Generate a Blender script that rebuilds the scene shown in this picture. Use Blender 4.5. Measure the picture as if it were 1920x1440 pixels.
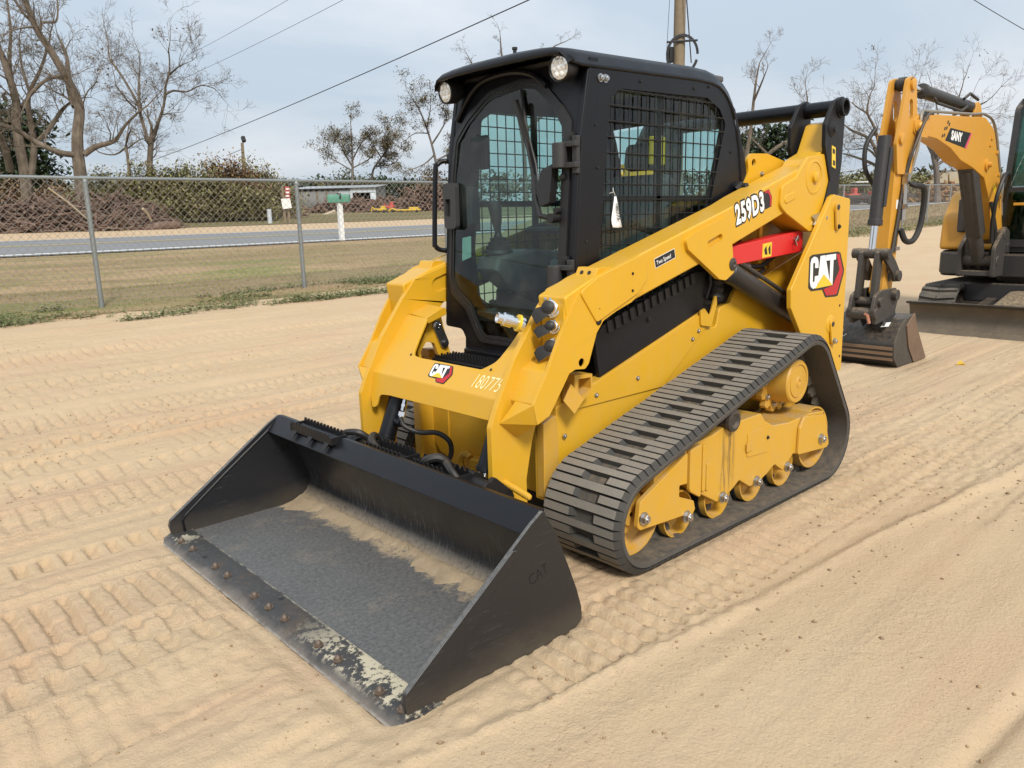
import bpy, bmesh, math, random
import numpy as np
from mathutils import Vector, Matrix, noise as mnoise
from mathutils.geometry import tessellate_polygon
random.seed(7); rng = np.random.default_rng(7)
for o in list(bpy.data.objects): bpy.data.objects.remove(o)
SC = bpy.context.scene
COL = SC.collection
PI = math.pi

# ------------------------------------------------------------------ camera
cd = bpy.data.cameras.new('camera'); cam = bpy.data.objects.new('camera', cd); COL.objects.link(cam)
CAM = Vector((3.22697, 2.62130, 1.40584))
cF = Vector((-0.6614736, -0.71966702, -0.21102618)); cR = Vector((-0.73253816, 0.6803069, -0.02388225)); cD = Vector((0.16074983, 0.13878726, -0.97718861))
M = Matrix(((cR.x, -cD.x, -cF.x, CAM.x), (cR.y, -cD.y, -cF.y, CAM.y), (cR.z, -cD.z, -cF.z, CAM.z), (0, 0, 0, 1)))
cam.matrix_world = M
cd.sensor_width = 36; cd.lens = 36 * 1444.0 / 1920; cd.clip_start = .05; cd.clip_end = 3000
SC.camera = cam

# ------------------------------------------------------------------ sky, sun, exposure
SUN_EL, SUN_AZ = math.radians(42), math.radians(62)       # azimuth from +x towards +y
w = bpy.data.worlds.new('World'); SC.world = w; w.use_nodes = True
nt = w.node_tree; N = nt.nodes; K = nt.links; N.clear()
def wn(t, **kw):
    n = N.new(t)
    for k, v in kw.items(): setattr(n, k, v)
    return n
wo = wn('ShaderNodeOutputWorld'); bg = wn('ShaderNodeBackground'); bg.inputs[1].default_value = .06
sky = wn('ShaderNodeTexSky', sky_type='NISHITA', sun_disc=False, sun_elevation=SUN_EL, sun_rotation=PI / 2 - SUN_AZ, dust_density=3.0, air_density=1.0)
tc = wn('ShaderNodeTexCoord'); sep = wn('ShaderNodeSeparateXYZ'); K.new(tc.outputs['Generated'], sep.inputs[0])
mx = wn('ShaderNodeMath', operation='MAXIMUM'); K.new(sep.outputs[2], mx.inputs[0]); mx.inputs[1].default_value = 0
ad = wn('ShaderNodeMath', operation='ADD'); K.new(mx.outputs[0], ad.inputs[0]); ad.inputs[1].default_value = .16
dv = wn('ShaderNodeVectorMath', operation='DIVIDE'); cb = wn('ShaderNodeCombineXYZ')
for i in range(3): K.new(ad.outputs[0], cb.inputs[i])
K.new(tc.outputs['Generated'], dv.inputs[0]); K.new(cb.outputs[0], dv.inputs[1])
n1 = wn('ShaderNodeTexNoise'); n1.inputs['Scale'].default_value = .62; n1.inputs['Detail'].default_value = 6; n1.inputs['Roughness'].default_value = .52; n1.inputs['Distortion'].default_value = .5
K.new(dv.outputs[0], n1.inputs['Vector'])
rp = wn('ShaderNodeValToRGB'); e = rp.color_ramp.elements
e[0].position = .39; e[0].color = (5.2, 6.05, 6.95, 1); e[1].position = .62; e[1].color = (7.5, 7.85, 8.3, 1)
K.new(n1.outputs['Fac'], rp.inputs[0])
mixs = wn('ShaderNodeMix', data_type='RGBA'); mixs.inputs[0].default_value = .88
K.new(sky.outputs[0], mixs.inputs[6]); K.new(rp.outputs[0], mixs.inputs[7])
gz = wn('ShaderNodeMath', operation='MULTIPLY_ADD'); K.new(mx.outputs[0], gz.inputs[0]); gz.inputs[1].default_value = .45; gz.inputs[2].default_value = .76
vm = wn('ShaderNodeVectorMath', operation='SCALE'); K.new(mixs.outputs[2], vm.inputs[0]); K.new(gz.outputs[0], vm.inputs['Scale'])
K.new(vm.outputs[0], bg.inputs[0]); K.new(bg.outputs[0], wo.inputs[0])
sd = bpy.data.lights.new('sun', 'SUN'); sun = bpy.data.objects.new('sun', sd); COL.objects.link(sun)
sd.energy = 1.5; sd.angle = math.radians(13); sd.color = (1, .95, .87)
sv = Vector((math.cos(SUN_EL) * math.cos(SUN_AZ), math.cos(SUN_EL) * math.sin(SUN_AZ), math.sin(SUN_EL)))
sun.rotation_euler = sv.to_track_quat('Z', 'Y').to_euler()
SC.view_settings.view_transform = 'Standard'; SC.view_settings.look = 'None'; SC.view_settings.gamma = 1; SC.view_settings.exposure = 1.22
SC.view_settings.use_curve_mapping = False
SC.render.engine = 'CYCLES'
try:
    SC.cycles.use_denoising = True; SC.cycles.transparent_max_bounces = 24; SC.cycles.max_bounces = 8
except Exception: pass

# ------------------------------------------------------------------ helpers
class G:
    "collects geometry that becomes one mesh"
    def __init__(s): s.v = []; s.f = []; s.holed = False
    def add(s, vs, fs):
        b = len(s.v); s.v.extend(tuple(map(float, q)) for q in vs); s.f.extend(tuple(i + b for i in f) for f in fs); return s
    def box(s, c, d, rot=None):
        h = [x / 2 for x in d]; vs = [Vector((a * h[0], b * h[1], e * h[2])) for a in (-1, 1) for b in (-1, 1) for e in (-1, 1)]
        if rot is not None: vs = [rot @ q for q in vs]
        c = Vector(c)
        return s.add([q + c for q in vs], [(0, 1, 3, 2), (4, 6, 7, 5), (0, 4, 5, 1), (2, 3, 7, 6), (0, 2, 6, 4), (1, 5, 7, 3)])
    def ring(s, p, ax, r, n, ph=0):
        u, v = perp(ax); return [Vector(p) + u * (r * math.cos(ph + 2 * PI * i / n)) + v * (r * math.sin(ph + 2 * PI * i / n)) for i in range(n)]
    def lathe(s, p, ax, prof, n=24, cap=True, ph=0):
        "prof: (distance along axis, radius)"
        ax = Vector(ax).normalized(); p = Vector(p); vs = []; fs = []
        for d, r in prof: vs += s.ring(p + ax * d, ax, max(r, 1e-4), n, ph)
        m = len(prof)
        for j in range(m - 1):
            for i in range(n): fs.append((j * n + i, j * n + (i + 1) % n, (j + 1) * n + (i + 1) % n, (j + 1) * n + i))
        if cap: fs.append(tuple(range(n))[::-1]); fs.append(tuple((m - 1) * n + i for i in range(n)))
        return s.add(vs, fs)
    def cyl(s, a, b, r, n=16, r2=None, cap=True):
        a = Vector(a); b = Vector(b); return s.lathe(a, b - a, [(0, r), ((b - a).length, r if r2 is None else r2)], n, cap)
    def tube(s, pts, r, n=8, cap=True):
        pts = [Vector(q) for q in pts]; m = len(pts); rs = r if isinstance(r, (list, tuple)) else [r] * m
        vs = []; fs = []; t0 = (pts[1] - pts[0]).normalized(); u, v = perp(t0)
        for i, q in enumerate(pts):
            t = (pts[min(i + 1, m - 1)] - pts[max(i - 1, 0)]).normalized()
            u = (u - t * u.dot(t)).normalized(); v = t.cross(u)
            vs += [q + (u * math.cos(2 * PI * k / n) + v * math.sin(2 * PI * k / n)) * rs[i] for k in range(n)]
        for j in range(m - 1):
            for k in range(n): fs.append((j * n + k, j * n + (k + 1) % n, (j + 1) * n + (k + 1) % n, (j + 1) * n + k))
        if cap: fs.append(tuple(range(n))[::-1]); fs.append(tuple((m - 1) * n + k for k in range(n)))
        return s.add(vs, fs)
    def ext(s, loops, fn, d0, d1):
        "extruded plate: loops[0] outline, the others holes, in 2D; fn(a, b, d) -> 3D"
        if not isinstance(loops[0][0], (tuple, list)): loops = [loops]
        flat = [q for l in loops for q in l]; n = len(flat)
        tris = tessellate_polygon([[Vector((q[0], q[1], 0)) for q in l] for l in loops])
        vs = [fn(q[0], q[1], d0) for q in flat] + [fn(q[0], q[1], d1) for q in flat]
        if len(loops) == 1: fs = [tuple(range(n)), tuple(range(2 * n - 1, n - 1, -1))]
        else: fs = [tuple(t) for t in tris] + [tuple(i + n for i in t[::-1]) for t in tris]; s.holed = True
        b = 0
        for l in loops:
            m = len(l)
            for i in range(m): fs.append((b + i, b + (i + 1) % m, n + b + (i + 1) % m, n + b + i))
            b += m
        return s.add(vs, fs)
    def flat(s, loop, fn, d):
        tris = tessellate_polygon([[Vector((q[0], q[1], 0)) for q in loop]])
        return s.add([fn(q[0], q[1], d) for q in loop], [tuple(t) for t in tris])
    def loft(s, rows, closed=False):
        n = len(rows[0]); vs = [q for r in rows for q in r]; fs = []
        for j in range(len(rows) - 1):
            for i in range(n if closed else n - 1): fs.append((j * n + i, j * n + (i + 1) % n, (j + 1) * n + (i + 1) % n, (j + 1) * n + i))
        return s.add(vs, fs)
    def hull(s, pts):
        bm = bmesh.new()
        for q in pts: bm.verts.new(q)
        r = bmesh.ops.convex_hull(bm, input=bm.verts); bm.verts.ensure_lookup_table()
        bm.verts.index_update(); vs = [v.co.copy() for v in bm.verts]; fs = [tuple(v.index for v in f.verts) for f in bm.faces]; bm.free()
        return s.add(vs, fs)
    def mirror(s):
        return s.add([(q[0], -q[1], q[2]) for q in s.v[:]], [f[::-1] for f in s.f[:]])
def perp(a):
    a = Vector(a).normalized(); u = a.cross(Vector((0, 0, 1)) if abs(a.z) < .9 else Vector((1, 0, 0))).normalized(); return u, a.cross(u)
YP = lambda a, b, d: (a, d, b)          # plate standing along x
XP = lambda a, b, d: (d, a, b)          # plate facing x
ZP = lambda a, b, d: (a, b, d)
def fil(pts, r=.02, n=4):
    "polygon with rounded corners; a point may carry its own radius"
    o = []; m = len(pts)
    for i in range(m):
        p0, p1, p2 = Vector(pts[i - 1][:2]), Vector(pts[i][:2]), Vector(pts[(i + 1) % m][:2]); rr = pts[i][2] if len(pts[i]) > 2 else r
        a = p0 - p1; b = p2 - p1; la, lb = a.length, b.length
        if rr <= 0 or la < 1e-6 or lb < 1e-6: o.append(tuple(p1)); continue
        ang = a.angle(b)
        if ang > 3.05: o.append(tuple(p1)); continue
        t = min(rr / math.tan(ang / 2), la * .45, lb * .45); qa = p1 + a / la * t; qb = p1 + b / lb * t
        for k in range(n + 1):
            u = k / n; o.append(tuple(qa * (1 - u) ** 2 + p1 * 2 * u * (1 - u) + qb * u * u))
    return o
def circ(c, r, n=20, a0=0): return [(c[0] + r * math.cos(a0 + 2 * PI * i / n), c[1] + r * math.sin(a0 + 2 * PI * i / n)) for i in range(n)]
def slot(a, b, r, n=6):
    a = Vector(a); b = Vector(b); t = math.atan2(b.y - a.y, b.x - a.x)
    return [(b.x + r * math.cos(t - PI / 2 + PI * i / n), b.y + r * math.sin(t - PI / 2 + PI * i / n)) for i in range(n + 1)] + [(a.x + r * math.cos(t + PI / 2 + PI * i / n), a.y + r * math.sin(t + PI / 2 + PI * i / n)) for i in range(n + 1)]
def wpos(o):
    p = Vector((0, 0, 0))
    while o is not None: p += o.location; o = o.parent
    return p
def props(o, label=None, cat=None, group=None, kind=None):
    for k, v in (('label', label), ('category', cat), ('group', group), ('kind', kind)):
        if v: o[k] = v
    return o
def link(o, parent=None):
    COL.objects.link(o)
    if parent is not None: o.parent = parent
    return o
def mesh(g, name, m=None, sharp=32, smooth=True):
    me = bpy.data.meshes.new(name); me.from_pydata(g.v, [], g.f)
    bm = bmesh.new(); bm.from_mesh(me); bmesh.ops.recalc_face_normals(bm, faces=bm.faces); bm.to_mesh(me); bm.free()
    if smooth:
        me.shade_smooth(); me.set_sharp_from_angle(angle=math.radians(sharp))
    if m: me.materials.append(m)
    me.update(); return me
def build(g, name, m, parent=None, bevel=0, seg=2, label=None, cat=None, group=None, kind=None, sharp=32, at=None):
    base = Vector(at) if at is not None else wpos(parent)
    if base.length: 
        h = G(); h.v = [tuple(Vector(q) - base) for q in g.v]; h.f = g.f; h.holed = g.holed; g = h
    o = bpy.data.objects.new(name, mesh(g, name, m, sharp, not (g.holed and bevel))); link(o, parent)
    o.location = base - wpos(parent) if at is not None else (0, 0, 0)
    if bevel:
        b = o.modifiers.new('bevel', 'BEVEL'); b.width = bevel; b.segments = seg; b.limit_method = 'ANGLE'; b.angle_limit = math.radians(35); b.harden_normals = True
    return props(o, label, cat, group, kind)
def inst(me, name, parent, loc, rot=None, scale=None, group=None):
    o = bpy.data.objects.new(name, me); link(o, parent); o.location = Vector(loc) - wpos(parent)
    if rot is not None: o.rotation_euler = rot
    if scale is not None: o.scale = scale
    if group: o['group'] = group
    return o
def empty(name, loc, label, cat, group=None, rz=0):
    o = bpy.data.objects.new(name, None); link(o); o.location = loc; o.rotation_euler = (0, 0, rz); o.empty_display_size = .2
    return props(o, label, cat, group)
def copy_tree(o, parent=None):
    c = o.copy(); COL.objects.link(c)
    if parent is not None: c.parent = parent
    for ch in list(o.children): copy_tree(ch, c)
    return c
def text_loops(txt, size=1.0, bold=0.0, sx=1.0, shear=0.0, spacing=1.0):
    "built-in lettering as flat triangles: list of 2D verts and faces"
    c = bpy.data.curves.new('lettering', 'FONT'); c.body = txt; c.size = size; c.offset = bold; c.shear = shear; c.space_character = spacing; c.resolution_u = 3
    o = bpy.data.objects.new('lettering', c); COL.objects.link(o); bpy.context.view_layer.update()
    me = bpy.data.meshes.new_from_object(o.evaluated_get(bpy.context.evaluated_depsgraph_get()))
    vs = [(q.co.x * sx, q.co.y) for q in me.vertices]; fs = [tuple(p.vertices) for p in me.polygons]
    bpy.data.objects.remove(o); bpy.data.curves.remove(c); bpy.data.meshes.remove(me)
    return vs, fs
def put_text(g, txt, org, ud, vd, size, nd, off, **kw):
    org = Vector(org); ud = Vector(ud).normalized(); vd = Vector(vd).normalized(); nd = Vector(nd).normalized()
    vs, fs = text_loops(txt, size, **kw)
    return g.add([org + ud * a + vd * b + nd * off for a, b in vs], fs)
def axrot(ax): return Vector(ax).to_track_quat('Z', 'Y').to_euler()

# ------------------------------------------------------------------ materials
def mat(name): 
    m = bpy.data.materials.new(name); m.use_nodes = True; t = m.node_tree; t.nodes.clear()
    o = t.nodes.new('ShaderNodeOutputMaterial'); b = t.nodes.new('ShaderNodeBsdfPrincipled'); t.links.new(b.outputs[0], o.inputs[0]); return m, t, b
def smo(pts, k=5):
    "smooth run through the given points, for hoses"
    P_ = [Vector(q) for q in pts]; o = []
    for i in range(len(P_) - 1):
        p0, p1, p2, p3 = P_[max(0, i - 1)], P_[i], P_[i + 1], P_[min(len(P_) - 1, i + 2)]
        for j in range(k): u = j / k; o.append(.5 * ((2 * p1) + (p2 - p0) * u + (2 * p0 - 5 * p1 + 4 * p2 - p3) * u * u + (3 * p1 - p0 - 3 * p2 + p3) * u ** 3))
    return o + [P_[-1]]
class T:
    "tiny node writer"
    def __init__(s, t): s.t = t; s.c = {}
    def n(s, typ, ins=(), **kw):
        x = s.t.nodes.new(typ)
        for k, v in kw.items(): setattr(x, k, v)
        for k, v in dict(ins).items():
            if hasattr(v, 'is_output'): s.t.links.new(v, x.inputs[k])
            else: x.inputs[k].default_value = v
        return x
    def pos(s, scale=(1, 1, 1), obj=False):
        if obj: c = s.n('ShaderNodeTexCoord').outputs['Object']
        else: c = s.n('ShaderNodeNewGeometry').outputs['Position']
        return s.n('ShaderNodeMapping', {'Vector': c, 'Scale': scale}).outputs[0]
    def noise(s, vec, scale, detail=4, rough=.55, dist=0):
        return s.n('ShaderNodeTexNoise', {'Vector': vec, 'Scale': scale, 'Detail': detail, 'Roughness': rough, 'Distortion': dist}).outputs['Fac']
    def vor(s, vec, scale, feature='F1'):
        return s.n('ShaderNodeTexVoronoi', {'Vector': vec, 'Scale': scale}, feature=feature).outputs[0]
    def ramp(s, f, lo, hi): return s.n('ShaderNodeMapRange', {'Value': f, 'From Min': lo, 'From Max': hi}).outputs[0]
    def mix(s, f, a, b): 
        x = s.n('ShaderNodeMix', data_type='RGBA'); 
        for i, v in ((0, f), (6, a), (7, b)):
            if hasattr(v, 'is_output'): s.t.links.new(v, x.inputs[i])
            else: x.inputs[i].default_value = v if i == 0 else (*v[:3], 1)
        return x.outputs[2]
    def m(s, op, a, b=0.0, c=0.0):
        x = s.n('ShaderNodeMath', operation=op)
        for i, v in enumerate((a, b, c)):
            if hasattr(v, 'is_output'): s.t.links.new(v, x.inputs[i])
            else: x.inputs[i].default_value = v
        return x.outputs[0]
    def bump(s, h, dist, strength=1.0): return s.n('ShaderNodeBump', {'Height': h, 'Distance': dist, 'Strength': strength}).outputs[0]
    def up(s): return s.n('ShaderNodeSeparateXYZ', {0: s.n('ShaderNodeNewGeometry').outputs['Normal']}).outputs[2]
def setb(t, b, **kw):
    for k, v in kw.items():
        k = k.replace('_', ' ')
        if hasattr(v, 'is_output'): t.links.new(v, b.inputs[k])
        else: b.inputs[k].default_value = (*v, 1) if isinstance(v, tuple) and len(v) == 3 else v
SAND = (.44, .315, .18)
def paint(name, c, rough=.4, dust=.25, spec=.5, var=.06, metal=0, dustc=SAND, bump=0, scale=1.0, coat=0, film=0):
    m, t, b = mat(name); s = T(t); p = s.pos()
    big = s.noise(p, 2.2 * scale, 5); fine = s.noise(p, 38 * scale, 4, .6); mid = s.noise(p, 9 * scale, 5, .65)
    lo = tuple(x * (1 - var) for x in c); hi = tuple(min(1, x * (1 + var)) for x in c)
    col = s.mix(big, lo, hi)
    if dust:
        up = s.ramp(s.up(), .1, .95); k = s.m('MULTIPLY', s.m('MULTIPLY', s.ramp(mid, .35, .75), up), dust)
        k2 = s.m('MULTIPLY', s.ramp(fine, .5, .8), dust * .25); col = s.mix(s.m('ADD', k, k2), col, dustc)
    if film:
        z = s.n('ShaderNodeSeparateXYZ', {0: s.n('ShaderNodeNewGeometry').outputs['Position']}).outputs[2]
        low = s.m('SUBTRACT', 1.0, s.ramp(z, .15, 1.1)); run = s.noise(s.pos((7, 7, 1.1)), 3.5, 5, .7); spl = s.noise(p, 95, 3, .75)
        col = s.mix(s.m('MULTIPLY', s.m('ADD', s.m('MULTIPLY', s.ramp(run, .42, .75), .5), s.m('MULTIPLY', low, s.ramp(mid, .3, .7))), film), col, dustc)
        col = s.mix(s.m('MULTIPLY', s.ramp(spl, .66, .74), s.m('ADD', s.m('MULTIPLY', low, .5), .12)), col, (.33, .22, .10))
        scr = s.noise(s.pos((14, 3, 60)), 4.0, 4, .8); col = s.mix(s.m('MULTIPLY', s.ramp(scr, .72, .80), .35), col, tuple(x * .55 for x in c))
    setb(t, b, Base_Color=col, Metallic=metal, Specular_IOR_Level=spec)
    setb(t, b, Roughness=s.m('ADD', s.m('MULTIPLY', s.ramp(mid, .3, .7), .14), rough - .07))
    if coat: setb(t, b, Coat_Weight=coat, Coat_Roughness=.12)
    if bump: setb(t, b, Normal=s.bump(fine, bump))
    return m
YEL = paint('yellow_paint', (.62, .342, .013), .36, .24, film=.17)
YELD = paint('yellow_paint_dusty', (.56, .305, .022), .5, .9, scale=1.4, film=.28)
YELG = paint('yellow_paint_grimy', (.58, .315, .016), .44, .85, scale=1.2, film=.20)
def stain(m, x0, wd, z0, z1):
    t = m.node_tree; s = T(t); b = next(n for n in t.nodes if n.type == 'BSDF_PRINCIPLED'); src = b.inputs['Base Color'].links[0].from_socket
    p = s.n('ShaderNodeNewGeometry').outputs['Position']; sp = s.n('ShaderNodeSeparateXYZ', {0: p}); st = s.noise(s.pos((60, 8, 5)), 1.0, 5, .75)
    mk = s.m('MULTIPLY', s.m('SUBTRACT', 1.0, s.ramp(s.m('ABSOLUTE', s.m('SUBTRACT', sp.outputs[0], x0)), wd * .4, wd)), s.m('MULTIPLY', s.ramp(sp.outputs[2], z0, z0 + .1), s.ramp(st, .42, .62)))
    col = s.mix(s.m('MULTIPLY', mk, .8), src, (.075, .05, .03)); t.links.new(col, b.inputs['Base Color'])
stain(YELG, .27, .075, .12, .45)
BLK = paint('black_paint', (.005, .0055, .0075), .36, .0, spec=.32)
BLKM = paint('black_satin', (.008, .008, .009), .5, .03, spec=.35)
CABIN = paint('cabin_grey', (.085, .085, .086), .6, .0)
DARK = paint('dark_plastic', (.011, .011, .012), .5, .05)
GREY = paint('grey_plastic', (.028, .028, .029), .5, .05)
RUB = paint('black_rubber', (.012, .012, .012), .55, .08)
STEEL = paint('zinc_steel', (.5, .5, .5), .32, .05, metal=1)
CHROME = paint('chrome', (.75, .75, .76), .12, 0, metal=1)
IRON = paint('oily_iron', (.05, .045, .04), .5, .5, metal=.3)
RED = paint('red_paint', (.60, .02, .02), .38, .06)
WHITE = paint('white_print', (.8, .8, .78), .5, .0, var=.02)
DBLK = paint('black_print', (.012, .012, .012), .45, .0)
DRED = paint('red_print', (.45, .012, .02), .4, 0)
DYEL = paint('yellow_print', (.75, .5, .03), .4, 0)
SYEL = paint('excavator_yellow', (.68, .35, .03), .4, .2)
# ------------------------------------------------------------------ terrain
def hsh(ix, iy, s):
    h = (ix.astype(np.int64) * 374761393 + iy.astype(np.int64) * 668265263 + s * 974634777) & 0xffffffff
    h = ((h ^ (h >> 13)) * 1274126177) & 0xffffffff
    return ((h ^ (h >> 16)) & 0xffff) / 65535.0
def vn(x, y, s=0):
    ix, iy = np.floor(x), np.floor(y); fx, fy = x - ix, y - iy; fx = fx * fx * fx * (fx * (6 * fx - 15) + 10); fy = fy * fy * fy * (fy * (6 * fy - 15) + 10)
    a, b, c, d = hsh(ix, iy, s), hsh(ix + 1, iy, s), hsh(ix, iy + 1, s), hsh(ix + 1, iy + 1, s)
    return (a * (1 - fx) + b * fx) * (1 - fy) + (c * (1 - fx) + d * fx) * fy - .5
def fbm(x, y, s=0, o=4, g=.5):
    t = 0; a = 1
    for i in range(o): t = t + a * vn(x * 2 ** i + 17.3 * i, y * 2 ** i - 9.1 * i, s + i); a *= g
    return t
def sst(x, a, b): t = np.clip((x - a) / (b - a), 0, 1); return t * t * (3 - 2 * t)
HS = np.array([-500, 1.2, 4, 7.7, 13, 20.5, 26, 50, 100, 150, 300, 900]); HZ = np.array([0, 0, .13, .45, .95, 1.12, 1.3, 1.85, 3.1, 4.6, 7.5, 12])
def hbase(x, v):
    s = -v; X = np.clip(-x - 1, 0, 60)
    h = np.interp(s, HS, HZ); h = (h * 2 + np.interp(s - .8, HS, HZ) + np.interp(s + .8, HS, HZ)) / 4 - .0
    h = h + (.004 * X + .0002 * X * X) * sst(s, 2, 7)
    h = h - .17 * np.exp(-((s - 9.9) / .55) ** 2) - .06 * np.exp(-((s - 11.2) / 1.2) ** 2)
    return h
def shear(v): return .046 * sst(-v, 3, 7)
def v_of(x, y):
    v = np.array(y, float) * 1.0
    for _ in range(6): v = y - shear(v) * x
    return v
def micro(x, y):
    h = .018 * vn(x * .12, y * 2.1, 3) + .018 * vn(x * .30, y * 5.5, 4) + .013 * vn(x * .45, y * 13, 5) + .006 * vn(x * .8, y * 31, 6)
    near = sst(-np.hypot(x - 3.2, y - 2.6), -14, -9)
    q = fbm(x * 3.2, y * 5.0, 11, 4); h = h + .013 * q * (.4 + .8 * sst(vn(x * .8, y * .9, 12), -.2, .3))
    h = h + .0065 * fbm(x * 22, y * 26, 21, 3) * (.5 + sst(vn(x * .6, y * 1.4, 23), -.15, .25))
    for k, yl in enumerate((.25, -.72, -1.5, -1.78, -2.38, -2.62, -3.08, -3.48, -3.72, -4.15, -4.72, -5.15, -5.6, -6.2, -6.55)):
        d_ = y - (yl + .05 * (k % 3 - 1) * (x * .22 - .2) + .05 * vn(x * .35, x * 0, 200 + k)); on = sst(vn(x * .4, x * 0 + k, 230 + k), -.35, .0)
        h = h + on * ((.006 + .004 * (k % 2)) * np.exp(-(d_ / .022) ** 2) - .009 * sst(d_, .0, .02) * sst(-d_, -.16, -.05) * (1 if k % 3 else -1))
        st_ = sst(d_, .02, .04) * sst(-d_, -.2, -.17); h = h + .0022 * st_ * np.cos(d_ * 2 * PI / .034) * on
    def band(yc, wd, pitch, dep, x0, x1, gap=.38, seed=0, wob=.03, halves=0):
        yy = yc + wob * vn(x * .5, x * 0, 31 + seed) * 2
        m = sst(wd / 2 - np.abs(y - yy), 0, .016) * sst(x, x0, x0 + .4) * sst(-x, -x1, -x1 + .3)
        ph = (x + .012 * vn(x * 6, y * 6, 40 + seed)) / pitch + halves * (y > yy) * .5
        c = np.cos(2 * PI * ph); bar = sst(c, gap - .22, gap + .3)
        keep = sst(vn(x * 1.7, y * 3, 50 + seed), -.38, -.1)
        return -dep * bar * m * keep - .004 * m
    # grouser and tyre imprints running along the lot
    h = h + band(-.46, .40, .086, .025, -.9, 3.4, seed=1, halves=0) + band(-.03, .34, .115, .020, 1.9, 3.4, gap=.2, seed=2, halves=1)
    h = h + band(-1.03, .15, .094, .032, 1.5, 3.3, gap=.1, seed=3) + band(-1.28, .13, .094, .018, 1.2, 3.2, gap=.1, seed=4)
    h = h + band(-2.85, .20, .12, .030, -1.5, 2.6, gap=.15, seed=5) + band(-3.25, .14, .12, .018, -1.5, 2.6, gap=.2, seed=6)
    h = h + band(-2.1, .22, .11, .016, -3, 2.8, gap=.15, seed=8) + band(-4.4, .2, .14, .018, -5, 2.5, gap=.15, seed=9)
    h = h + band(-3.9, .16, .09, .014, -5, 2.8, gap=.2, seed=10) + band(-1.62, .34, .086, .010, -1, 3.2, seed=14) + band(-2.45, .34, .086, .012, -3, 3, seed=15) + band(-3.45, .3, .086, .012, -4, 2.6, seed=16) + band(-5.4, .36, .1, .014, -7, 2.2, seed=17) + band(.35, .36, .086, .010, 2.25, 3.4, seed=18) + band(2.55, .3, .03, .006, -1.5, 1.2, seed=19)
    ridge = 1.2 + .105 * (1.64 - x) + .03 * vn(x * 1.2, x * 0, 60)
    d = y - ridge
    h = h + band(1.05, .36, .086, .020, -8, 1.9, seed=7, wob=.05) * (d < .02)
    h = h + .016 * np.exp(-(d / .035) ** 2) - .013 * sst(d, .0, .05) * sst(-x, -2.4, -1.6)
    rough = .25 + .75 * sst(-d, -.03, .06) + .55 * sst(fbm(x * .9 + 3, y * 1.3, 70, 3), .05, .4) * (d > 0)
    h2 = h * np.where(d > 0, np.clip(rough, 0, 1), 1)
    h = np.where(d > 0, h2, h)
    # boot prints and a furrow in the smooth strip
    def foot(cx, cy, a, L=.29, W=.105):
        ca, sa = math.cos(a), math.sin(a); u = (x - cx) * ca + (y - cy) * sa; v = -(x - cx) * sa + (y - cy) * ca
        wv = W / 2 * (1 - .12 * np.exp(-((u + .02) / .05) ** 2)); r = ((np.abs(u) / (L / 2)) ** 4 + (np.abs(v) / wv) ** 4) ** .25 + .12 * vn(u * 14 + cx, v * 14 + cy, 88)
        ins = sst(-r, -1.06, -.9); rim = np.exp(-((r - 1.12) / .1) ** 2)
        return -.005 * ins - .0025 * ins * (np.cos(u * 2 * PI / .022) > 0) + .004 * rim
    for a in ((.42, 2.32, .1), (2.72, -2.2, .1)): h = h + foot(*a)
    fy = 2.13 - .08 * (x - 1.1); h = h - .022 * np.exp(-((y - fy) / .03) ** 2) * sst(-x, -1.9, -1.2) * sst(x, -.5, .3)
    # pressed flat where the loader's bucket and tracks bear
    fp = sst(.93 - np.abs(y), -.03, .06) * sst(x, 1.30, 1.36) * sst(-x, -2.22, -2.15); h = h * (1 - fp) - .040 * fp
    e = sst(1.0 - np.abs(y), -.03, .1) * np.exp(-((x - 2.225) / .05) ** 2); h = h * (1 - .6 * e) - .016 * e
    sd_ = np.exp(-((np.abs(y) - .965) / .03) ** 2) * sst(x, 1.35, 1.45) * sst(-x, -2.2, -2.1); h = h * (1 - .5 * sd_) - .008 * sd_
    tk = sst(.2 - np.abs(np.abs(y) - .69), -.03, .02) * sst(x, -.85, -.75) * sst(-x, -1.0, -.9); h = h * (1 - tk) - .004 * tk
    bm = np.exp(-((np.abs(y) - .925) / .03) ** 2) * sst(x, -.9, -.6) * sst(-x, -.95, -.7) ; h = h * (1 - .6 * bm) + .006 * bm
    ex = sst(.42 - np.abs(y + .34), 0, .08) * sst(-x, 3.8, 3.95) * sst(x, -4.8, -4.6); h = h * (1 - ex) - .02 * ex
    ex = sst(1.2 - np.abs(y - .25), 0, .1) * sst(-x, 6.1, 6.25) * sst(x, -9, -8.8); h = h * (1 - ex) - .012 * ex
    return h * near
def hxy(x, y):
    x = np.asarray(x, float); y = np.asarray(y, float); return hbase(x, v_of(x, y)) + micro(x, y)
def gz1(x, y): return float(hxy(np.array([x]), np.array([y]))[0])
def seq(*segs):
    o = []
    for a, b, st in segs: o += list(np.linspace(a, b, max(2, int(round((b - a) / st)) + 1))[:-1])
    return o + [segs[-1][1]]
gx = np.array(seq((-700, -120, 58), (-120, -40, 4), (-40, -9, .8), (-9, -2.5, .035), (-2.5, 3.3, .0103), (3.3, 6, .15), (6, 60, 6), (60, 300, 60)))
gv = np.array(seq((-900, -150, 75), (-150, -50, 5), (-50, -26, 1.5), (-26, -20, .5), (-20, -13, .5), (-13, -8, .12), (-8, -3, .035), (-3, 2.7, .0103), (2.7, 5, .15), (5, 40, 5), (40, 200, 40)))
GX, GV = np.meshgrid(gx, gv, indexing='ij'); GY = GV + shear(GV) * GX; GH = hbase(GX, GV) + micro(GX, GY)
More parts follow.
